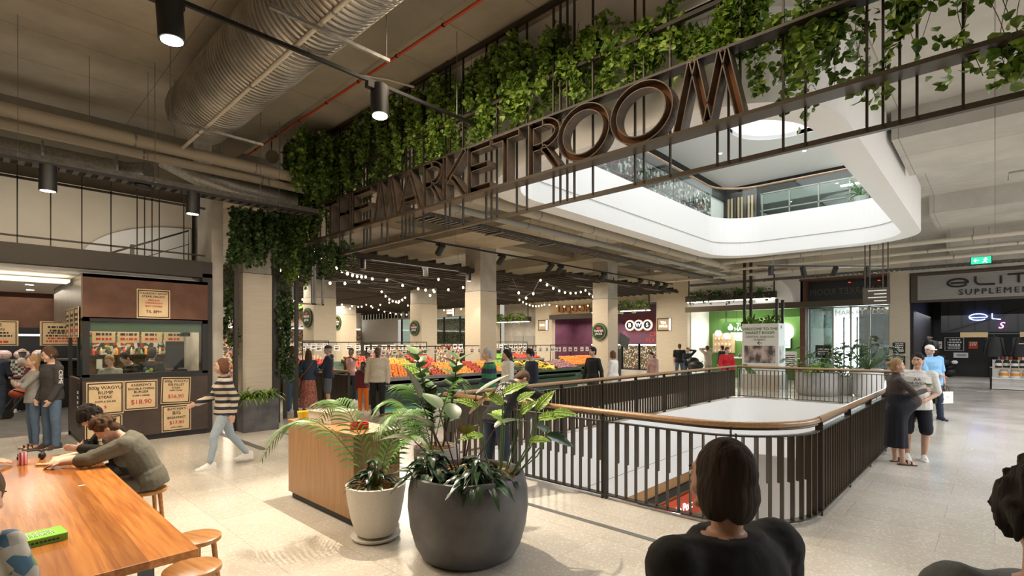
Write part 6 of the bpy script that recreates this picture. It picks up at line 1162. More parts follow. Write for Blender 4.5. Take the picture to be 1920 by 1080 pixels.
def person(label, xy, face, h=1.7, w=1.0, skin='skin_light', fem=False, lean=0, side=0, ptilt=0, hd=(0, 0), aL=None, aR=None, lL=None, lR=None, seat=None, top=('black_cloth', 2), bottom=('trousers', 'denim', 2), shoes='shoe_white', hair=('short', 'hair_brown'), vox=.013, belly=0, extra=None, hs=1.0, z=0, twist=0, curl=.7):
    s = h/1.75; rt = thing('person', label, 'person', (*xy, z), math.radians(face)-PI/2); V = Vector; lean, side, ptilt = math.radians(lean), math.radians(side), math.radians(ptilt)
    UP = .53*s
    def leg(sg, spec):
        t, c = spec or ((sg*.06, 0, -1), (sg*.02, -.02, -1)); return V(t).normalized(), V(c).normalized()
    LL, LR = leg(-1, lL), leg(1, lR); drop = max(-(t.z*.42+c.z*.41)*s for t, c in (LL, LR))
    pz = (seat+.10*s) if seat is not None else drop+.095*s
    P = V((0, 0, pz)); R0 = RX(-ptilt)
    def R(u): f = u/UP; return R0 @ RZ(math.radians(twist)*f) @ RX(-lean*f) @ RY(side*f)
    def spine(u):
        p = P.copy(); n = 8
        for k in range(n): p += R(u*(k+.5)/n) @ V((0, 0, u/n))
        return p
    def at(u, x=0, y=0, z_=0): return spine(u)+R(u) @ V((x, y, z_))
    fw = .92 if fem else 1.0
    tors = [(-.08, .12, .095, -.01), (0, .165 if fem else .155, .115, -.01), (.10, .135*(.92 if fem else 1.05), .10, 0), (.20, .135*(.95 if fem else 1.08), .10, .0), (.32, .155, .115, .005), (.42, .165*fw, .105, -.005), (.475, .135*fw, .075, -.015), (.52, .07, .06, -.01)]
    def torso(g, inf=0, u0=-.08, u1=.52):
        secs = []
        for u, rx, ry, yo in tors:
            if u < u0-.001 or u > u1+.001: continue
            Ru = R(u*s); secs.append(g.ring(at(u*s, 0, yo*s), rx*s*w+inf, ry*s*w+inf, Ru @ V((1, 0, 0)), Ru @ V((0, 1, 0)), 18))
        g.loft(secs)
        if belly: g.ell(at(.10*s, 0, (.05+belly*.35)*s), ((.13+inf)*s*w, (.09+belly*.65)*s+inf, .14*s+inf), R(.1*s))
        if fem and u1 > .4: [g.ell(at(.33*s, q*.065*s, .085*s), (.062*s+inf, .055*s+inf, .062*s+inf)) for q in (-1, 1)]
    shw = .172*s*w*fw; J = {}
    for sg, sp in ((-1, aL), (1, aR)):
        S = at(.445*s, sg*shw, -.01); up, fo, pole = V((sg*.16, .02, -1)), V((sg*.02, .22, -1)), V((sg*.5, -.6, -.6)); a, b = .285*s, .25*s
        if isinstance(sp, dict): E_, W_ = ik(S, V(sp['to']), a, b, V(sp.get('pole', pole)))
        else:
            if sp: up, fo = V(sp[0]), V(sp[1])
            E_ = S+up.normalized()*a; W_ = E_+fo.normalized()*b
        hdv = V(sp['hand']).normalized() if isinstance(sp, dict) and 'hand' in sp else (W_-E_).normalized(); pn = V(sp['palm']) if isinstance(sp, dict) and 'palm' in sp else V((-sg, 0, 0)) if abs(hdv.x) < .8 else V((0, 0, -1)); J[sg] = (S, E_, W_, hdv, pn)
    def arm(g, sg, inf=0, L=2.0):
        S, E_, W_, _, _ = J[sg]; q = min(1, L); g.cap(S, S.lerp(E_, q), .056*s*w+inf, (.046-.006*q)*s*w+inf); g.cap(at(.43*s, sg*shw*.55), S, .066*s*w+inf, .056*s*w+inf)
        if L > 1: q = min(1, L-1); g.cap(E_, E_.lerp(W_, q), .041*s*w+inf, (.041-.013*q)*s*w+inf)
    FEET = []
    def legs(g, inf=0, L=2.0, flare=0):
        for sg, (t, c) in ((-1, LL), (1, LR)):
            H_ = P+R0 @ V((sg*.088*s*w, 0, -.02*s)); K = H_+t*.42*s; A = K+c*.41*s; q = min(1, L); g.cap(H_, H_.lerp(K, q), .088*s*w+inf, (.088-.03*q)*s*w+inf+(flare if L <= 1 else 0), 14)
            if L > 1: q = min(1, L-1); M_ = K.lerp(A, .35*q)+V((0, -.012*s, 0)); g.cap(K, M_, .056*s*w+inf, .055*s*w+inf, 12); g.cap(M_, K.lerp(A, q), .055*s*w+inf, (.055-.018*q)*s*w+inf+flare, 12)
            if not FEET or len(FEET) < 2: FEET.append((sg, A, c))
    # body -------------------------------------------------
    hc = at(.53*s)+R(UP) @ V((0, .012*s, .10*s)); hc = hc+(R(UP) @ V((0, .0, .045*s))); RH = R0 @ RZ(math.radians(twist)) @ RX(-(lean+side*0)*.55) @ RZ(math.radians(hd[0])) @ RX(-math.radians(hd[1])); q = s*hs
    hp = lambda x, y, z_: hc+RH @ V((x*q, y*q, z_*q))
    g = MB(); torso(g)
    for sg in (-1, 1):
        arm(g, sg); S, E_, W_, d, pn = J[sg]; d = d.normalized(); pn = (pn-d*pn.dot(d)).normalized(); sd = d.cross(pn); th = 1 if (sd.y*1+sd.z*.3) > 0 else -1   # thumb side
        B = Matrix((sd, d, pn)).transposed(); fr = max(.0085*s, vox*.62); g.ell(W_+d*.048*s, (.040*s, .052*s, .016*s+vox*.2), B, 10, 7)
        for k in range(4):
            x = (k-1.5)*.0205*s*(1 if fr < .0095 else 1.15); L1 = (.040, .046, .044, .034)[k if th < 0 else 3-k]*s; b0_ = W_+d*.082*s+sd*x; c1 = (d+pn*curl*.55).normalized(); c2 = (d+pn*curl*1.7).normalized(); b1 = b0_+c1*L1; b2 = b1+c2*L1*.85
            g.cap(b0_-d*.02*s, b1, fr*1.05, fr, 7); g.cap(b1, b2, fr, fr*.88, 7)
        tb = W_+d*.025*s+sd*th*.028*s; t1 = tb+(d*.6+sd*th*.75+pn*.25).normalized()*.036*s; t2 = t1+(d*.9+sd*th*.15+pn*.45).normalized()*.030*s; g.cap(tb, t1, fr*1.3, fr*1.15, 7); g.cap(t1, t2, fr*1.15, fr, 7)
    legs(g)
    for sg, A, c in FEET:
        g.ell(A+V((sg*.006, .062*s, -.048*s)), (.038*s, .115*s, .032*s)); g.cap(A, A+V((0, -.012*s, -.045*s)), .036*s, .035*s); g.ell(A+V((sg*.004, .13*s, -.058*s)), (.042*s, .05*s, .022*s))
    g.cap(at(.50*s, 0, -.012*s), hp(0, -.018, -.06), .056*s*(1.06 if not fem else .92), .052*s*(1.0 if not fem else .9), 14)
    secs = []
    for i in range(1, 18):
        t_ = -PI/2+PI*i/18; zz = math.sin(t_); cz = math.cos(t_); ring = []
        for k in range(26):
            a = 2*PI*k/26; x, y = math.cos(a)*cz*.075, math.sin(a)*cz*.095; jaw = 1-.30*max(0, -zz-.1)**1.3; x *= jaw
            if y < 0: y *= 1.0 if zz > -.2 else 1-.35*(-zz-.2)
            else: y = y*.93+(.012*max(0, -zz-.3) if zz < 0 else 0)
            ring.append(hp(x, y, zz*.118))
        secs.append(ring)
    g.loft(secs)
    g.cap(hp(0, .080, .018), hp(0, .100, -.018), .010*q, .013*q, 8); g.ell(hp(0, .093, -.024), (.017*q, .013*q, .009*q), RH); g.ell(hp(0, .076, .034), (.048*q, .014*q, .010*q), RH); g.ell(hp(0, .079, -.094), (.024*q, .016*q, .016*q), RH)
    for sg in (-1, 1): g.ell(hp(sg*.077, -.006, -.004), (.010*q, .020*q, .032*q), RH @ RZ(sg*.3)); g.ell(hp(sg*.040, .058, -.034), (.026*q, .022*q, .024*q), RH)
    g.ell(hp(0, .083, -.057), (.026*q, .011*q, .011*q), RH)
    body = solid(g, 'body', skin, rt, vox, 2)
    # face
    for sg in (-1, 1):
        eye = MB().ell(hp(sg*.030, .0815, .010), (.014*q, .009*q, .0075*q), RH, 12, 8).build('eye', 'white', rt, smooth=True); MB().ell(hp(sg*.030, .0885, .010), (.0062*q, .0035*q, .0062*q), RH, 10, 6).build('iris', 'hair_dark', eye, smooth=True)
        MB().cap(hp(sg*.016, .0915, .030), hp(sg*.046, .082, .032), .0042*q, .003*q, 6).build('eyebrow', hair[1] if hair[0] != 'bald' else 'hair_dark', rt)
    MB().ell(hp(0, .0925, -.057), (.021*q, .0055*q, .0068*q), RH, 14, 6).build('lips', 'dark_skin_lip' if 'dark' in skin or 'brown' in skin else 'lip', rt, smooth=True)
    # hair ---------------------------------------------------
    st_, hm = hair; g = MB(); rr = random.Random(len(label)); hv = max(.007, vox*.7)
    if st_ not in ('bald', 'hood'):
        g.ell(hp(0, -.016, .024), (.084*q, .094*q, .110*q), RH, 20, 14); g.ell(hp(0, -.05, -.03), (.070*q, .055*q, .07*q), RH)
    if st_ in ('short', 'cap', 'hat'):
        for k in range(26): a = rr.uniform(0, 6.28); e = rr.uniform(.25, 1.3); g.ell(hp(.070*math.cos(a)*math.sin(e), -.018+.078*math.sin(a)*math.sin(e), .028+.095*math.cos(e)), (.020*q, .024*q, .016*q), RH @ RZ(a))
    if st_ == 'curly':
        for k in range(150):
            a = rr.uniform(0, 6.28); e = rr.uniform(0, 1.75); 
            if math.sin(a) > .5 and e > .95: continue
            g.ell(hp(.095*math.cos(a)*math.sin(e), -.016+.105*math.sin(a)*math.sin(e), .022+.118*math.cos(e)), (.019*q,)*3)
    if st_ == 'wavy':
        for k in range(150):
            a = rr.uniform(0, 6.28); e = rr.uniform(0, 2.2)
            if math.sin(a) > .4 and e > 1.0: continue
            p = hp(.092*math.cos(a)*math.sin(e), -.02+.10*math.sin(a)*math.sin(e), .02+.12*math.cos(e)); g.cap(p, p+V((rr.uniform(-.02, .02), rr.uniform(-.03, .01), -.09*q)), .015*q, .010*q, 6)
    if st_ == 'shaggy':
        for k in range(110):
            a = rr.uniform(0, 6.28); e = rr.uniform(0, 1.9)
            if math.sin(a) > .45 and e > 1.0: continue
            p = hp(.090*math.cos(a)*math.sin(e), -.02+.10*math.sin(a)*math.sin(e), .022+.115*math.cos(e)); g.cap(p, p+V((rr.uniform(-.02, .02), rr.uniform(-.02, .02), -.05*q)), .016*q, .008*q, 6)
    if st_ in ('long', 'ponytail'):
        for k in range(16 if st_ == 'long' else 5):
            x = (rr.uniform(-.075, .075) if st_ == 'long' else rr.uniform(-.02, .02)); y0 = -.075+abs(x)*.45; p0 = hp(x, y0, .0); L_ = rr.uniform(.20, .30)*s; p1 = p0+(R(UP) @ V((x*.15, -.015, -L_*.5))); p2 = p1+(R(UP) @ V((rr.uniform(-.01, .01), .01, -L_*.5))); g.cap(p0, p1, .026*q, .024*q, 8); g.cap(p1, p2, .024*q, .012*q, 8)
        if st_ == 'ponytail': g.ell(hp(0, -.105, .03), (.03*q, .03*q, .03*q))
    if st_ == 'bun': g.ell(hp(0, -.118, .03), (.042*q, .036*q, .04*q), RH)
    if st_ == 'bob':
        for sg in (-1, 1): g.ell(hp(sg*.065, -.02, -.03), (.03*q, .06*q, .085*q), RH)
        g.ell(hp(0, -.07, -.04), (.075*q, .04*q, .085*q), RH)
    if st_ == 'nape':
        g.ell(hp(0, -.045, .0), (.088*q, .085*q, .105*q), RH); g.ell(hp(0, -.07, -.07), (.055*q, .04*q, .06*q), RH)
        for k in range(60): a = rr.uniform(0, 6.28); e = rr.uniform(.2, 2.0); p = hp(.088*math.cos(a)*math.sin(e), -.045+.085*math.sin(a)*math.sin(e), .0+.105*math.cos(e)); g.cap(p, p+V((0, 0, -.03*q)), .012*q, .007*q, 6) if math.sin(a) < .6 else None
    if g.v: solid(g, 'hair', hm, rt, hv, 1, .004*s, 3)
    if st_ in ('cap', 'hat'):
        mt = extra.get('hat', 'navy_knit') if extra else 'navy_knit'; g = MB(); secs = []
        for i in range(9): t_ = PI/2*i/8*.96; secs.append([hp((.091*math.cos(a))*math.cos(t_), -.012+.106*math.sin(a)*math.cos(t_), .042+.092*math.sin(t_)) for a in [2*PI*k/24 for k in range(24)]])
        g.loft(secs)
        if st_ == 'cap': pts = [hp(.078*math.cos(a), .085+.085*max(0, math.sin(a)), .040-.012*math.sin(a)) for a in [PI*k/12 for k in range(13)]]; lo = [p+RH @ V((0, 0, -.008)) for p in pts]; g.loft([pts, lo])
        else: g.lathe([(.15*q, 0), (.152*q, .006)], hp(0, -.01, .045), 30)
        g.build('hat', mt, rt, smooth=True)
    # clothes ------------------------------------------------
    tm, sl = top[0], top[1]; lo = top[2] if len(top) > 2 else -.06; inf = (.014 if len(top) < 4 else top[3]); g = MB(); torso(g, inf, lo, .52 if sl else .48); Ru = R(lo*s)
    hem = [g.ring(at(u*s, 0, -.004), rx*s*w, ry*s*w, R(u*s) @ V((1, 0, 0)), R(u*s) @ V((0, 1, 0)), 18) for u, rx, ry in ((lo-.02, .168+inf, .125+inf), (.02, .165+inf, .122+inf), (.1, .14+inf, .11+inf))]; g.loft(hem)
    if sl > 0: arm(g, -1, inf*.9, sl); arm(g, 1, inf*.9, sl)
    else: [g.cap(at(.43*s, q_*shw*.4), at(.455*s, q_*shw*.75), .05*s, .045*s) for q_ in (-1, 1)]
    if extra and extra.get('collar'): g.cap(at(.48*s, 0, -.012), at(.535*s, 0, -.004), .062*s, .062*s, 14)
    if extra and extra.get('hood'): g.ell(at(.50*s, 0, -.085*s), (.11*s, .055*s, .07*s), R(.5*s)); g.cap(at(.49*s, -.07*s, .0), at(.47*s, -.02*s, .08*s), .03*s, .02*s); g.cap(at(.49*s, .07*s, .0), at(.47*s, .02*s, .08*s), .03*s, .02*s)
    shirt = solid(g, extra.get('topname', 'shirt') if extra else 'shirt', tm, rt, max(.010, vox), 2, .0035, 1)
    kind, bm_ = bottom[0], bottom[1]
    if kind in ('trousers', 'shorts', 'leggings'):
        L_ = bottom[2]; inf2 = .008 if kind == 'leggings' else .016; g = MB(); torso(g, .008, -.08, .10); legs(g, inf2, L_, 0 if kind == 'leggings' else (.018 if kind == 'shorts' else .008)); solid(g, kind, bm_, rt, max(.010, vox), 2, .0045, 2)
    else:
        hemz, rx, ry = bottom[2:5]; g = MB(); X, Y = V((1, 0, 0)), V((0, 1, 0)); n = 40; secs = []
        for i in range(13):
            f = i/12; zz = (pz+(.10 if not belly else .22)*s)*(1-f)+hemz*f; a = .14*s*w+(.02+.17*s*w-.14*s*w)*min(1, f*4)+(rx-.19*s*w)*max(0, f-.25)/.75; b = .115*s*w+.02*min(1, f*4)+(ry-.135*s*w)*max(0, f-.25)/.75
            secs.append([V((a*(1+.05*f*math.sin(9*t_))*math.cos(t_), b*(1+.05*f*math.sin(9*t_))*math.sin(t_)+(belly*.86*math.exp(-((zz-pz-.07*s)/.15)**2) if math.sin(t_) > 0 else 0)*math.sin(t_), zz)) for t_ in [2*PI*k/n for k in range(n)]])
        g.loft(secs); g.build('skirt', bm_, rt, smooth=True)
    for sg, A, c in FEET:
        g = MB(); f = V((sg*.008, 0, 0)); zb = -.082*s
        if shoes == 'sandals':
            g.box((-.042*s, -.07*s, zb-.004), (.042*s, .185*s, zb+.018), None, tuple(A+f)); g.ell(A+V((0, .115*s, -.048*s)), (.047*s, .022*s, .034*s)); g.ell(A+V((0, .055*s, -.035*s)), (.045*s, .018*s, .042*s)); g.build('sandal', 'shoe_brown', rt)
        else:
            secs = []
            for y, rx, z1 in ((-.085, .022, .02), (-.075, .036, .035), (-.03, .042, .05), (.03, .041, .04), (.09, .047, .005), (.15, .046, -.022), (.185, .032, -.035), (.2, .012, -.045)):
                zt = (z1-.012)*s; secs.append([A+V((x*s, y*s, zz)) for x, zz in ((-rx, zb), (-rx*1.05, zb+.022), (-rx*.9, (zb+zt)/2+.012), (-rx*.45, zt), (rx*.45, zt), (rx*.9, (zb+zt)/2+.012), (rx*1.05, zb+.022), (rx, zb))])
            g.loft(secs); shoe = g.build('shoe', shoes, rt, smooth=True); g = MB(); g.box((-.046*s, -.085*s, zb-.006), (.046*s, .17*s, zb+.014), None, tuple(A)); g.build('sole', 'shoe_white' if shoes != 'black_cloth' else 'black', shoe)
    rt['_x'] = 0; del rt['_x']
    return rt, dict(at=at, hp=hp, J=J, R=R, RH=RH, s=s, shirt=shirt, P=P)
def backprint(rt, info, words, size, u, mat='white', back=True, x=0, lines=0):
    """print on a shirt, laid onto the cloth"""
    s = info['s']; R_ = info['R'](u*s); p = info['at'](u*s, x, (-.16 if back else .20)*s); rot = (R_ @ (RZ(0) if not back else RZ(0)) @ (RX(PI/2) if back else (RZ(PI) @ RX(PI/2)))).to_euler()
    o = text('shirt_print', words, size, mat, rt, tuple(p), '+Z', .001, rot=rot); m = o.modifiers.new('w', 'SHRINKWRAP'); m.target = info['shirt']; m.wrap_method = 'PROJECT'; m.use_project_z = True; m.use_negative_direction = True; m.use_positive_direction = False; m.offset = .005; m.use_project_x = False; m.use_project_y = False; return o
cross = lambda s=1: (dict(to=(.10, .24, 1.17*s), pole=(-1, .1, -.8), hand=(1, .1, .1), palm=(0, -1, 0)), dict(to=(-.10, .27, 1.15*s), pole=(1, .1, -.8), hand=(-1, .1, .05), palm=(0, -1, 0)))
AW, TO, LF, RG = 43.3, 223.3, 133.3, -46.7      # away from, towards, left and right of the camera
# --- seated group at the table
r_, i_ = person('curly brown haired person in a loose grey shawl leaning on the timber table', (1.22, 6.02), 160, 1.66, fem=True, seat=.455, lean=34, ptilt=12, hd=(10, 20), aL=dict(to=(-.10, .64, .80), pole=(-1, -.3, -.4), hand=(.2, 1, -.1), palm=(0, 0, -1)), aR=dict(to=(.02, .60, .80), pole=(1, -.3, -.5), hand=(-.5, 1, 0), palm=(0, 0, -1)), lL=((-.12, 1, -.12), (0, -.25, -1)), lR=((.12, 1, -.12), (0, -.2, -1)), top=('olive_knit', 1.3, -.04, .036), bottom=('trousers', 'olive_knit', 2), hair=('curly', 'hair_brown'), shoes='black_cloth', vox=.009, extra=dict(topname='shawl'))
MB().tube([i_['hp'](sg*.082, .0, .012) for sg in (1,)]+[i_['hp'](.07, .08, .014)], .003).build('glasses', 'white', r_)
r_, i_ = person('dark haired person in a black jumper with white sleeve print holding the drink bottle', (1.16, 6.80), 175, 1.68, seat=.455, lean=30, ptilt=8, hd=(5, 18), aL=dict(to=(-.28, .36, .84), pole=(-1, -.3, -.6), hand=(.0, 1, .2), palm=(1, 0, 0)), aR=dict(to=(-.02, .34, .84), pole=(1, -.1, -.6), hand=(-1, .5, 0), palm=(0, -1, 0)), lL=((-.12, 1, -.12), (0, -.25, -1)), lR=((.12, 1, -.12), (0, -.2, -1)), top=('black_cloth', 2, -.04, .03), bottom=('trousers', 'black_cloth', 2), hair=('wavy', 'hair_dark'), shoes='black_cloth', vox=.010)
person('person at the left edge resting clasped hands on the table, mostly out of frame', (-.42, 6.62), 0, 1.70, seat=.455, lean=18, ptilt=6, aL=dict(to=(-.06, .60, .80), pole=(-1, -.5, -.5), hand=(.5, 1, 0), palm=(0, 0, -1)), aR=dict(to=(.0, .58, .80), pole=(1, -.5, -.5), hand=(-.5, 1, 0), palm=(0, 0, -1)), lL=((-.12, 1, -.12), (0, -.2, -1)), lR=((.12, 1, -.12), (0, -.2, -1)), top=('black_cloth', 1.6), hair=('short', 'hair_brown'), vox=.010)
person('small child with fair brown hair and a patterned shirt at the near left corner', (-.02, 2.92), 55, 1.40, w=1.0, lean=14, hd=(0, 15), aL=dict(to=(-.16, .22, .80), hand=(0, 1, -.2), palm=(0, 0, -1)), aR=dict(to=(.16, .24, .80), hand=(0, 1, -.2), palm=(0, 0, -1)), top=('kid_print', .8), bottom=('trousers', 'denim_grey', 2), hair=('short', 'hair_brown'), vox=.009, hs=1.12)
# --- waiting by the butcher
r_, i_ = person('woman in a grey jumper and blue jeans with crossed arms waiting by the butcher', (.80, 12.45), 190, 1.68, fem=True, aL=cross()[0], aR=cross()[1], hd=(-5, 0), lL=((-.02, .02, -1), (-.02, -.03, -1)), lR=((.02, .05, -1), (.0, -.05, -1)), top=('grey_marl', 2), bottom=('leggings', 'denim', 1.92), hair=('long', 'hair_blond'), shoes='sandals', vox=.012)
r_, i_ = person('young man in a charcoal hoodie and loose blue jeans waiting by the butcher', (1.02, 12.2), 205, 1.82, lean=5, hd=(-8, 14), aL=((-.1, .0, -1), (.15, .45, -1)), aR=((.12, .0, -1), (-.2, .45, -1)), lL=((-.10, .05, -1), (-.02, 0, -1)), lR=((.10, .0, -1), (.02, -.02, -1)), top=('charcoal', 2, -.07, .028), bottom=('trousers', 'denim', 2), hair=('shaggy', 'hair_brown'), shoes='shoe_brown', vox=.012, extra=dict(hood=True, topname='hoodie'))
S_, E_, W_ = i_['J'][-1][:3]; o = text('sleeve_print', 'CRIME', .085, 'white', r_, tuple(S_.lerp(E_, .5)+Vector((-.082, .02, 0))), '+Z', .002, rot=(PI/2, PI/2, -PI/2))
person('man in a navy jumper and jeans seen from behind at the left edge', (.45, 17.6), 60, 1.76, w=1.12, aL=((-.15, .3, -1), (.3, .9, -.2)), aR=((.15, .3, -1), (-.3, .9, -.2)), top=('navy_knit', 2), bottom=('trousers', 'denim_dark', 2), hair=('short', 'hair_grey'), shoes='shoe_brown')
person('person in a checked shirt and straw hat seen from behind among the butcher customers', (1.0, 19.0), 70, 1.72, top=('gingham', 2), bottom=('trousers', 'charcoal', 2), hair=('hat', 'hair_grey'), extra=dict(hat='onion'), vox=.016)
person('white haired person in a maroon top bent over the black walker', (1.22, 18.0), 170, 1.58, lean=28, ptilt=10, hd=(0, 10), aL=dict(to=(-.14, .42, .98)), aR=dict(to=(.14, .42, .98)), top=('maroon', 2), bottom=('trousers', 'maroon', 2), hair=('short', 'hair_white'), vox=.015)
r_, i_ = person('butcher in a black apron and grey shirt looking down behind the booth glass', (1.98, 12.98), 235, 1.66, fem=True, hd=(0, 22), lean=8, aL=dict(to=(-.12, .34, 1.08)), aR=dict(to=(.12, .34, 1.08)), top=('grey_marl', 1.2), bottom=('trousers', 'black_cloth', 2), hair=('bun', 'hair_blond'), shoes='black_cloth', vox=.012)
g = MB(); secs = []
for u, rx in ((-.08, .15), (.1, .13), (.25, .13), (.38, .08)): c0 = i_['at'](u*i_['s'], 0, .0); secs.append([c0+Vector((x, .135, 0)) for x in (-rx, rx)]+[c0+Vector((x, .15, 0)) for x in (rx, -rx)])
g.loft(secs); g.build('apron', 'black_cloth', r_)
person('left cook in black stooping over the grill behind the booth glass', (2.42, 13.15), 200, 1.74, lean=28, hd=(0, 20), aL=dict(to=(-.15, .4, 1.12)), aR=dict(to=(.15, .4, 1.12)), top=('black_cloth', 1), bottom=('trousers', 'black_cloth', 2), hair=('short', 'hair_dark'), shoes='black_cloth', vox=.014)
r_, i_ = person('right cook with a blue and lime print on a black shirt behind the booth glass', (2.72, 13.3), 60, 1.78, lean=6, top=('black_cloth', 1), bottom=('trousers', 'black_cloth', 2), hair=('short', 'hair_dark'), shoes='black_cloth', vox=.014)
M('lime_dot', (.45, .55, .05), .7); M('blue_dot', (.05, .12, .3), .7)
for x, z_, m in ((-.03, .30, 'lime_dot'), (.04, .26, 'lime_dot'), (.04, .34, 'lime_dot'), (-.07, .36, 'blue_dot')): MB().ell(i_['at'](z_, x, -.135), (.038, .012, .038), None, 14, 8).build('shirt_dot', m, r_)
# --- the walking woman
person('woman in a cream and navy striped jumper and pale jeans walking left past the booth', (2.68, 8.55), 172, 1.70, fem=True, lean=4, hd=(0, 0), aL=((-.1, -.45, -1), (0, .1, -1)), aR=((.1, .45, -.9), (-.1, .9, -.35)), lL=((-.02, .42, -1), (0, .12, -1)), lR=((.02, -.25, -1), (0, -.75, -1)), top=('stripe_sweater', 1.9, -.06, .026), bottom=('leggings', 'denim_pale', 1.9), hair=('bob', 'hair_auburn'), shoes='shoe_white', vox=.011)
# --- by the foliage post
person('man in a dark hoodie and jeans facing the fruit beside the leafy post', (5.95, 13.7), 120, 1.80, aL=dict(to=(-.12, .28, 1.2)), aR=dict(to=(.12, .28, 1.2)), top=('charcoal', 2), bottom=('trousers', 'denim', 2), hair=('short', 'hair_brown'), extra=dict(hood=True), vox=.013)
r_, i_ = person('woman with long wavy hair, denim jacket and coral patterned long skirt seen from behind', (6.33, 13.55), 62, 1.70, fem=True, aL=dict(to=(-.16, .22, 1.08)), aR=dict(to=(.1, .25, 1.08)), top=('denim_jacket', 2, -.02, .022), bottom=('skirt', 'skirt_print', .12, .24, .21), hair=('long', 'hair_brown'), shoes='sandals', vox=.012, extra=dict(topname='denim_jacket'))
b_ = MB(); b_.tube([i_['at'](.46, .12, -.11), i_['at'](.2, -.05, -.15), i_['at'](.0, -.22, -.06)], .012); b_.build('bag_strap', 'tan_leather', r_, smooth=True); MB().ell(i_['at'](-.12, -.25, 0), (.06, .13, .14)).build('shoulder_bag', 'tan_leather', r_, smooth=True)
r_, i_ = person('man in a navy cap, navy hoodie and denim shorts with crossed arms', (6.85, 13.45), 150, 1.82, w=1.03, aL=cross(1.05)[0], aR=cross(1.05)[1], hd=(10, 0), lL=((-.05, .03, -1), (0, -.04, -1)), lR=((.05, .08, -1), (0, -.05, -1)), top=('navy_knit', 2, -.06, .022), bottom=('shorts', 'blue_shorts', .92), hair=('cap', 'hair_grey'), extra=dict(hat='denim_dark', hood=True), shoes='shoe_brown', vox=.012)
person('woman in a sleeveless pink top with a hand at her neck', (8.3, 14.8), 215, 1.72, fem=True, w=1.08, skin='skin_brown', aL=dict(to=(-.03, .13, 1.44), pole=(-1, .3, -.5), hand=(.3, 0, 1), palm=(0, -1, 0)), aR=((.15, 0, -1), (.05, .1, -1)), top=('pink_cloth', 0), bottom=('trousers', 'denim_dark', 2), hair=('bun', 'hair_dark'), vox=.013)
person('girl in a white jumper and jeans half hidden behind the boy in red', (8.1, 13.5), 225, 1.60, fem=True, skin='skin_brown', top=('white_cloth', 2, -.05, .024), bottom=('trousers', 'denim_pale', 2), hair=('bun', 'hair_dark'), vox=.013)
person('boy in a dark red hoodie and orange trousers with a hand to his mouth', (7.22, 12.25), 215, 1.38, skin='skin_dark', aL=dict(to=(-.02, .14, 1.10), pole=(-1, .2, -.6), hand=(.2, 0, 1), palm=(0, -1, 0)), top=('maroon', 2, -.06, .026), bottom=('trousers', 'orange_cloth', 2), hair=('short', 'hair_dark'), hs=1.06, vox=.012)
person('bald man in a cream hoodie and black trousers walking towards the planters', (7.22, 11.55), 228, 1.80, w=1.14, skin='skin_dark', hd=(8, 0), aL=((-.2, .05, -1), (-.05, .25, -1)), aR=((.2, -.05, -1), (.08, .2, -1)), lL=((-.05, .15, -1), (0, 0, -1)), lR=((.05, -.12, -1), (0, -.3, -1)), top=('cream_knit', 2, -.07, .03), bottom=('trousers', 'black_cloth', 2), hair=('bald', 'hair_dark'), extra=dict(hood=True, topname='hoodie'), shoes='black_cloth', belly=.03, vox=.012)
# --- left end of the void
person('grey haired man in a navy and green striped jumper in profile behind the rail', (7.15, 7.35), 140, 1.80, w=1.16, lean=6, top=('stripe_navy_green', 2, -.06, .022), bottom=('trousers', 'charcoal', 2), hair=('short', 'hair_grey'), belly=.04, vox=.012)
r_, i_ = person('person in black long sleeves with a white back print leaning on the near rail', (4.62, 4.62), 0, 1.76, w=1.05, lean=34, ptilt=24, hd=(-10, 22), aL=dict(to=(-.18, .72, 1.10), pole=(-1, .3, -.3), hand=(1, .3, 0), palm=(0, 0, -1)), aR=dict(to=(.20, .68, 1.10), pole=(1, .5, -.2), hand=(-1, .2, 0), palm=(0, 0, -1)), lL=((-.08, -.05, -1), (0, -.1, -1)), lR=((.08, .05, -1), (0, -.1, -1)), top=('black_cloth', 2, -.05, .022), bottom=('trousers', 'denim_dark', 2), hair=('short', 'hair_brown'), shoes='black_cloth', vox=.010)
backprint(r_, i_, 'WEARHOUSE', .055, .42); backprint(r_, i_, '@&%\n&@$', .10, .30); backprint(r_, i_, 'WORLD TOUR', .045, .19)
person('dark haired person in a cream fleece behind the leaning person', (9.0, 8.6), 160, 1.72, top=('white_cloth', 2, -.05, .03), hair=('shaggy', 'hair_dark'), lean=8)
r_, i_ = person('dark haired person in a navy sweatshirt looking down behind the rail', (9.25, 8.05), 165, 1.74, lean=8, hd=(0, 22), top=('navy_knit', 2), hair=('shaggy', 'hair_dark'))
person('man in a plain black jumper walking beside the banana stand', (11.35, 7.75), 170, 1.78, hd=(-20, 0), aL=((-.25, -.2, -1), (-.1, 0, -1)), aR=((.3, .1, -1), (.1, .2, -1)), top=('black_cloth', 2, -.06, .022), bottom=('trousers', 'charcoal', 2), hair=('short', 'hair_dark'), vox=.014)
person('woman in a white jumper walking behind the man in black', (12.6, 7.9), 100, 1.66, fem=True, lean=4, aL=((-.2, .1, -1), (0, .4, -1)), top=('white_cloth', 2, -.06, .03), bottom=('trousers', 'white_cloth', 2), hair=('bob', 'hair_auburn'), vox=.014)
person('woman in a dusty pink top beside the orange stand', (16.3, 8.6), 170, 1.58, fem=True, lean=22, top=('dusty_pink', 2, -.06, .026), bottom=('trousers', 'denim_grey', 2), hair=('ponytail', 'hair_dark'), vox=.015)
person('large man in a black tee seen from behind by the tea shop', (23.8, 11.2), 30, 1.80, w=1.2, top=('black_cloth', .8, -.06, .02), hair=('short', 'hair_auburn'), vox=.018)
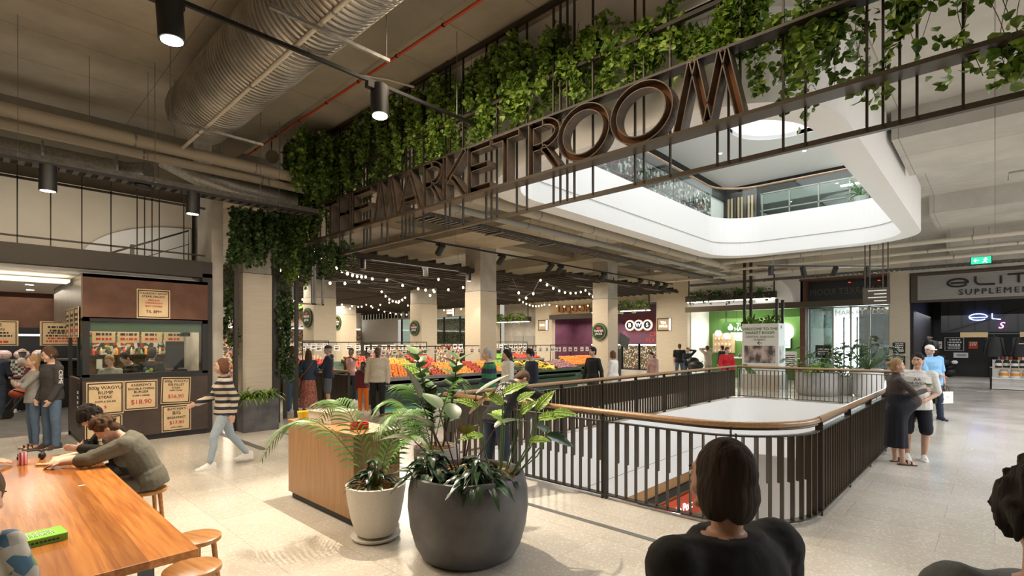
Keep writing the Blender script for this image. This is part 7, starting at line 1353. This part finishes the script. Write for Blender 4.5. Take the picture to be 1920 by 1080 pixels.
person('woman in a navy top holding a phone to her ear beside the pram', (22.4, 10.15), 215, 1.64, fem=True, w=1.1, aL=dict(to=(-.09, .06, 1.5), pole=(-1, 0, -.6), hand=(.2, 0, 1), palm=(1, 0, 0)), aR=dict(to=(.1, .3, 1.05)), top=('navy_knit', 2), hair=('bun', 'hair_auburn'), vox=.016)
t = thing('pram', 'black pram with a rounded hood beside the woman on the phone', 'pram', (21.9, 9.55, 0), -.6); MB().ell((0, 0, .85), (.28, .42, .2)).build('carrycot', 'black', t, smooth=True); MB().tube([(.2, .3, .1), (0, 0, .6), (0, -.5, 1.05)], .015).build('frame', 'black', t); [MB().cyl((x, y, .13), (x+.03, y, .13), .13, n=20).build('wheel', 'black', t) for x in (-.25, .25) for y in (-.3, .3)]; MB().ell((0, .2, 1.0), (.27, .22, .2)).build('hood', 'black', t, smooth=True)
person('person in a cream jumper with both arms raised to their head by the tea counter', (23.7, 9.75), 60, 1.72, aL=dict(to=(-.05, .12, 1.55), pole=(-1, .4, 0)), aR=dict(to=(.08, .10, 1.55), pole=(1, .4, 0)), lean=8, top=('cream_knit', 2, -.1, .03), bottom=('trousers', 'stone_shorts', 2), hair=('short', 'hair_brown'), vox=.016)
person('person in a dark puffer jacket at the tea counter', (25.4, 9.75), 70, 1.72, top=('puffer', 2, -.1, .04), hair=('short', 'hair_dark'), vox=.016, extra=dict(topname='puffer_jacket'))
person('barista in white behind the tea counter', (28.9, 9.0), 200, 1.66, fem=True, top=('white_cloth', 1), bottom=('trousers', 'black_cloth', 2), hair=('bun', 'hair_dark'), vox=.018)
r_, i_ = person('woman in a bright red jumper and white trousers with sunglasses behind the far rail', (18.9, 7.1), 225, 1.72, fem=True, w=1.12, lean=5, hd=(0, 18), aL=((-.3, .1, -1), (.35, .6, -1)), aR=((.3, .1, -1), (-.3, .6, -1)), top=('red_cloth', 2, -.08, .032), bottom=('trousers', 'stone_shorts', 1.4), hair=('short', 'hair_brown'), shoes='shoe_brown', vox=.013)
g = MB(); [g.ell(i_['hp'](q_*.03, .092, .012), (.022, .008, .014), i_['RH']) for q_ in (-1, 1)]; g.build('sunglasses', 'black', r_, smooth=True)
# --- right hand group
r_, i_ = person('pregnant woman in a brown fitted top and long navy skirt holding a striped coffee cup', (9.93, 1.12), -66, 1.66, fem=True, belly=.20, side=0, hd=(-12, 0), aL=((-.15, -.15, -1), (.1, .5, -.9)), aR=dict(to=(.10, .33, 1.15), pole=(1, -.5, -.6), hand=(-.25, .8, .5), palm=(-.9, .3, 0)), lL=((-.04, .02, -1), (0, .02, -1)), lR=((.04, .1, -1), (0, .02, -1)), top=('brown_knit', 2, -.03, .012), bottom=('skirt', 'navy_skirt', .26, .17, .15), hair=('bun', 'hair_blond'), shoes='sandals', vox=.010, extra=dict(collar=True, topname='top'), curl=1.0)
W_ = i_['J'][1][2]; t = thing('coffee_cup', 'takeaway coffee cup with green lid and black and white stripes in the pregnant woman hand', 'cup', (0, 0, 0)); stripes('cup_stripe', [(.03, .03, .03), (.8, .8, .78)], .022, 2)
Mx = Matrix.Translation(r_.location) @ Matrix.Rotation(r_.rotation_euler.z, 4, 'Z'); pw = Mx @ (W_+Vector((-.045, .075, -.01))); t.location = pw; MB().lathe([(.028, 0), (.038, .095)], n=28).build('cup_body', 'cup_stripe', t, smooth=True); MB().lathe([(.041, .095), (.041, .102), (.036, .115), (.03, .115)], n=28).build('lid', 'sign_green', t, smooth=True)
r_, i_ = person('young man in a white printed tee and navy shorts beside the pregnant woman', (10.45, .93), 190, 1.74, w=1.12, hd=(-20, 4), side=-4, aL=((-.25, 0, -1), (.55, .7, -.35)), aR=((.15, .1, -1), (-.4, .7, -.5)), lL=((-.08, .05, -1), (.06, -.02, -1)), lR=((.03, .0, -1), (-.02, -.05, -1)), top=('white_tee', .85, -.09, .03), bottom=('shorts', 'navy_skirt', .98), hair=('short', 'hair_dark'), shoes='shoe_white', vox=.010, belly=.02, extra=dict(topname='tee'))
backprint(r_, i_, 'HA WIDA', .055, .32, 'ink', back=False); g = backprint(r_, i_, 'SUPPLY', .035, .275, 'charcoal', back=False)
o = text('shirt_print', '^^', .10, 'rust_inside', r_, tuple(i_['at'](.36, 0, .2)), '+Z', .001, rot=(i_['R'](.36) @ RZ(PI) @ RX(PI/2)).to_euler()); m = o.modifiers.new('w', 'SHRINKWRAP'); m.target = i_['shirt']; m.wrap_method = 'PROJECT'; m.use_project_z = True; m.use_negative_direction = True; m.use_positive_direction = False; m.use_project_x = False; m.offset = .005
r_, i_ = person('older man in a sky blue polo, jeans and white cap carrying shopping bags', (16.0, 1.12), 222, 1.84, w=1.16, belly=.05, side=6, hd=(-4, 4), aL=((-.25, -.0, -1), (-.05, .15, -1)), aR=dict(to=(.0, .24, 1.10), pole=(1, -.2, -.8)), lL=((-.10, .12, -1), (-.05, .0, -1)), lR=((.05, -.02, -1), (.0, -.02, -1)), top=('sky_polo', .85, -.10, .03), bottom=('trousers', 'denim_dark', 2), hair=('cap', 'hair_grey'), extra=dict(hat='white_cloth', collar=True, topname='polo_shirt'), shoes='navy_knit', vox=.011)
W_ = i_['J'][-1][2]; Mx = Matrix.Translation(r_.location) @ Matrix.Rotation(r_.rotation_euler.z, 4, 'Z'); pw = Mx @ W_
for k, (m_, lab, dx) in enumerate((('white', 'white paper shopping bag hanging from the hand of the man in the blue polo', .02), ('black', 'black glossy shopping bag behind the white one', -.09))):
    t = thing('shopping_bag', lab, 'bag', (pw.x+dx*.9, pw.y-dx*1.3, pw.z-.50), -.6+.15*k); g = MB(); g.box((-.17, -.05, 0), (.17, .05, .28 if not k else .36)); g.build('bag_body', m_, t); [MB().tube([(-.07, y, .28), (-.06, y*.6, .36), (0, 0, .45), (.06, y*.6, .36), (.07, y, .28)], .006).build('handle', 'black', t) for y in (-.04, .04)]
    if not k: MB().box((-.03, -.052, .15), (.03, -.05, .157)).build('print', 'ink', t)
# --- the two dark passers-by in the foreground
person('woman with brown bobbed hair in a dark top passing close in the foreground', (1.50, .57), 66, 1.64, fem=True, w=1.25, hd=(12, 0), top=('black_cloth', 2, -.06, .022), bottom=('trousers', 'black_cloth', 2), hair=('bob', 'hair_shaded'), skin='skin_tan', shoes='black_cloth', vox=.008)  # hair and clothes coloured darker to stand for her unlit silhouette
r_, i_ = person('dark haired passer-by in a grey top cut by the right edge of the photo', (1.63, -.095), 12, 1.66, lean=4, hd=(8, 0), top=('denim_grey', 2, -.06, .03), bottom=('trousers', 'black_cloth', 2), hair=('shaggy', 'hair_dark'), skin='skin_tan', shoes='black_cloth', vox=.008)
# --- shoppers deep in the hall, seen in part over the fruit
for lab, x, y, f, tp, hr, fm in (('shopper in a black jacket and cap bending over the far lettuces', 16.9, 16.2, 60, 'black_cloth', ('short', 'hair_dark'), False), ('shopper in a white top by the liquor pier', 19.0, 19.3, 200, 'white_cloth', ('bob', 'hair_dark'), True), ('shopper in a dark coat by the far black rail', 21.5, 21.5, 230, 'puffer', ('short', 'hair_dark'), False), ('red capped shopper far behind the bananas', 16.2, 19.5, 120, 'dusty_pink', ('cap', 'hair_dark'), False), ('dark haired shopper between the tall ficus leaves', 12.6, 16.9, 200, 'black_cloth', ('long', 'hair_dark'), True), ('shopper in a pale blue shirt far behind the capped man', 8.4, 20.6, 40, 'sky_polo', ('short', 'hair_dark'), False)):
    person(lab, (x, y), f, 1.70, fem=fm, top=(tp, 2), bottom=('trousers', 'denim_dark', 2), hair=hr, vox=.02, lean=8, extra=dict(hat='red_cloth'))
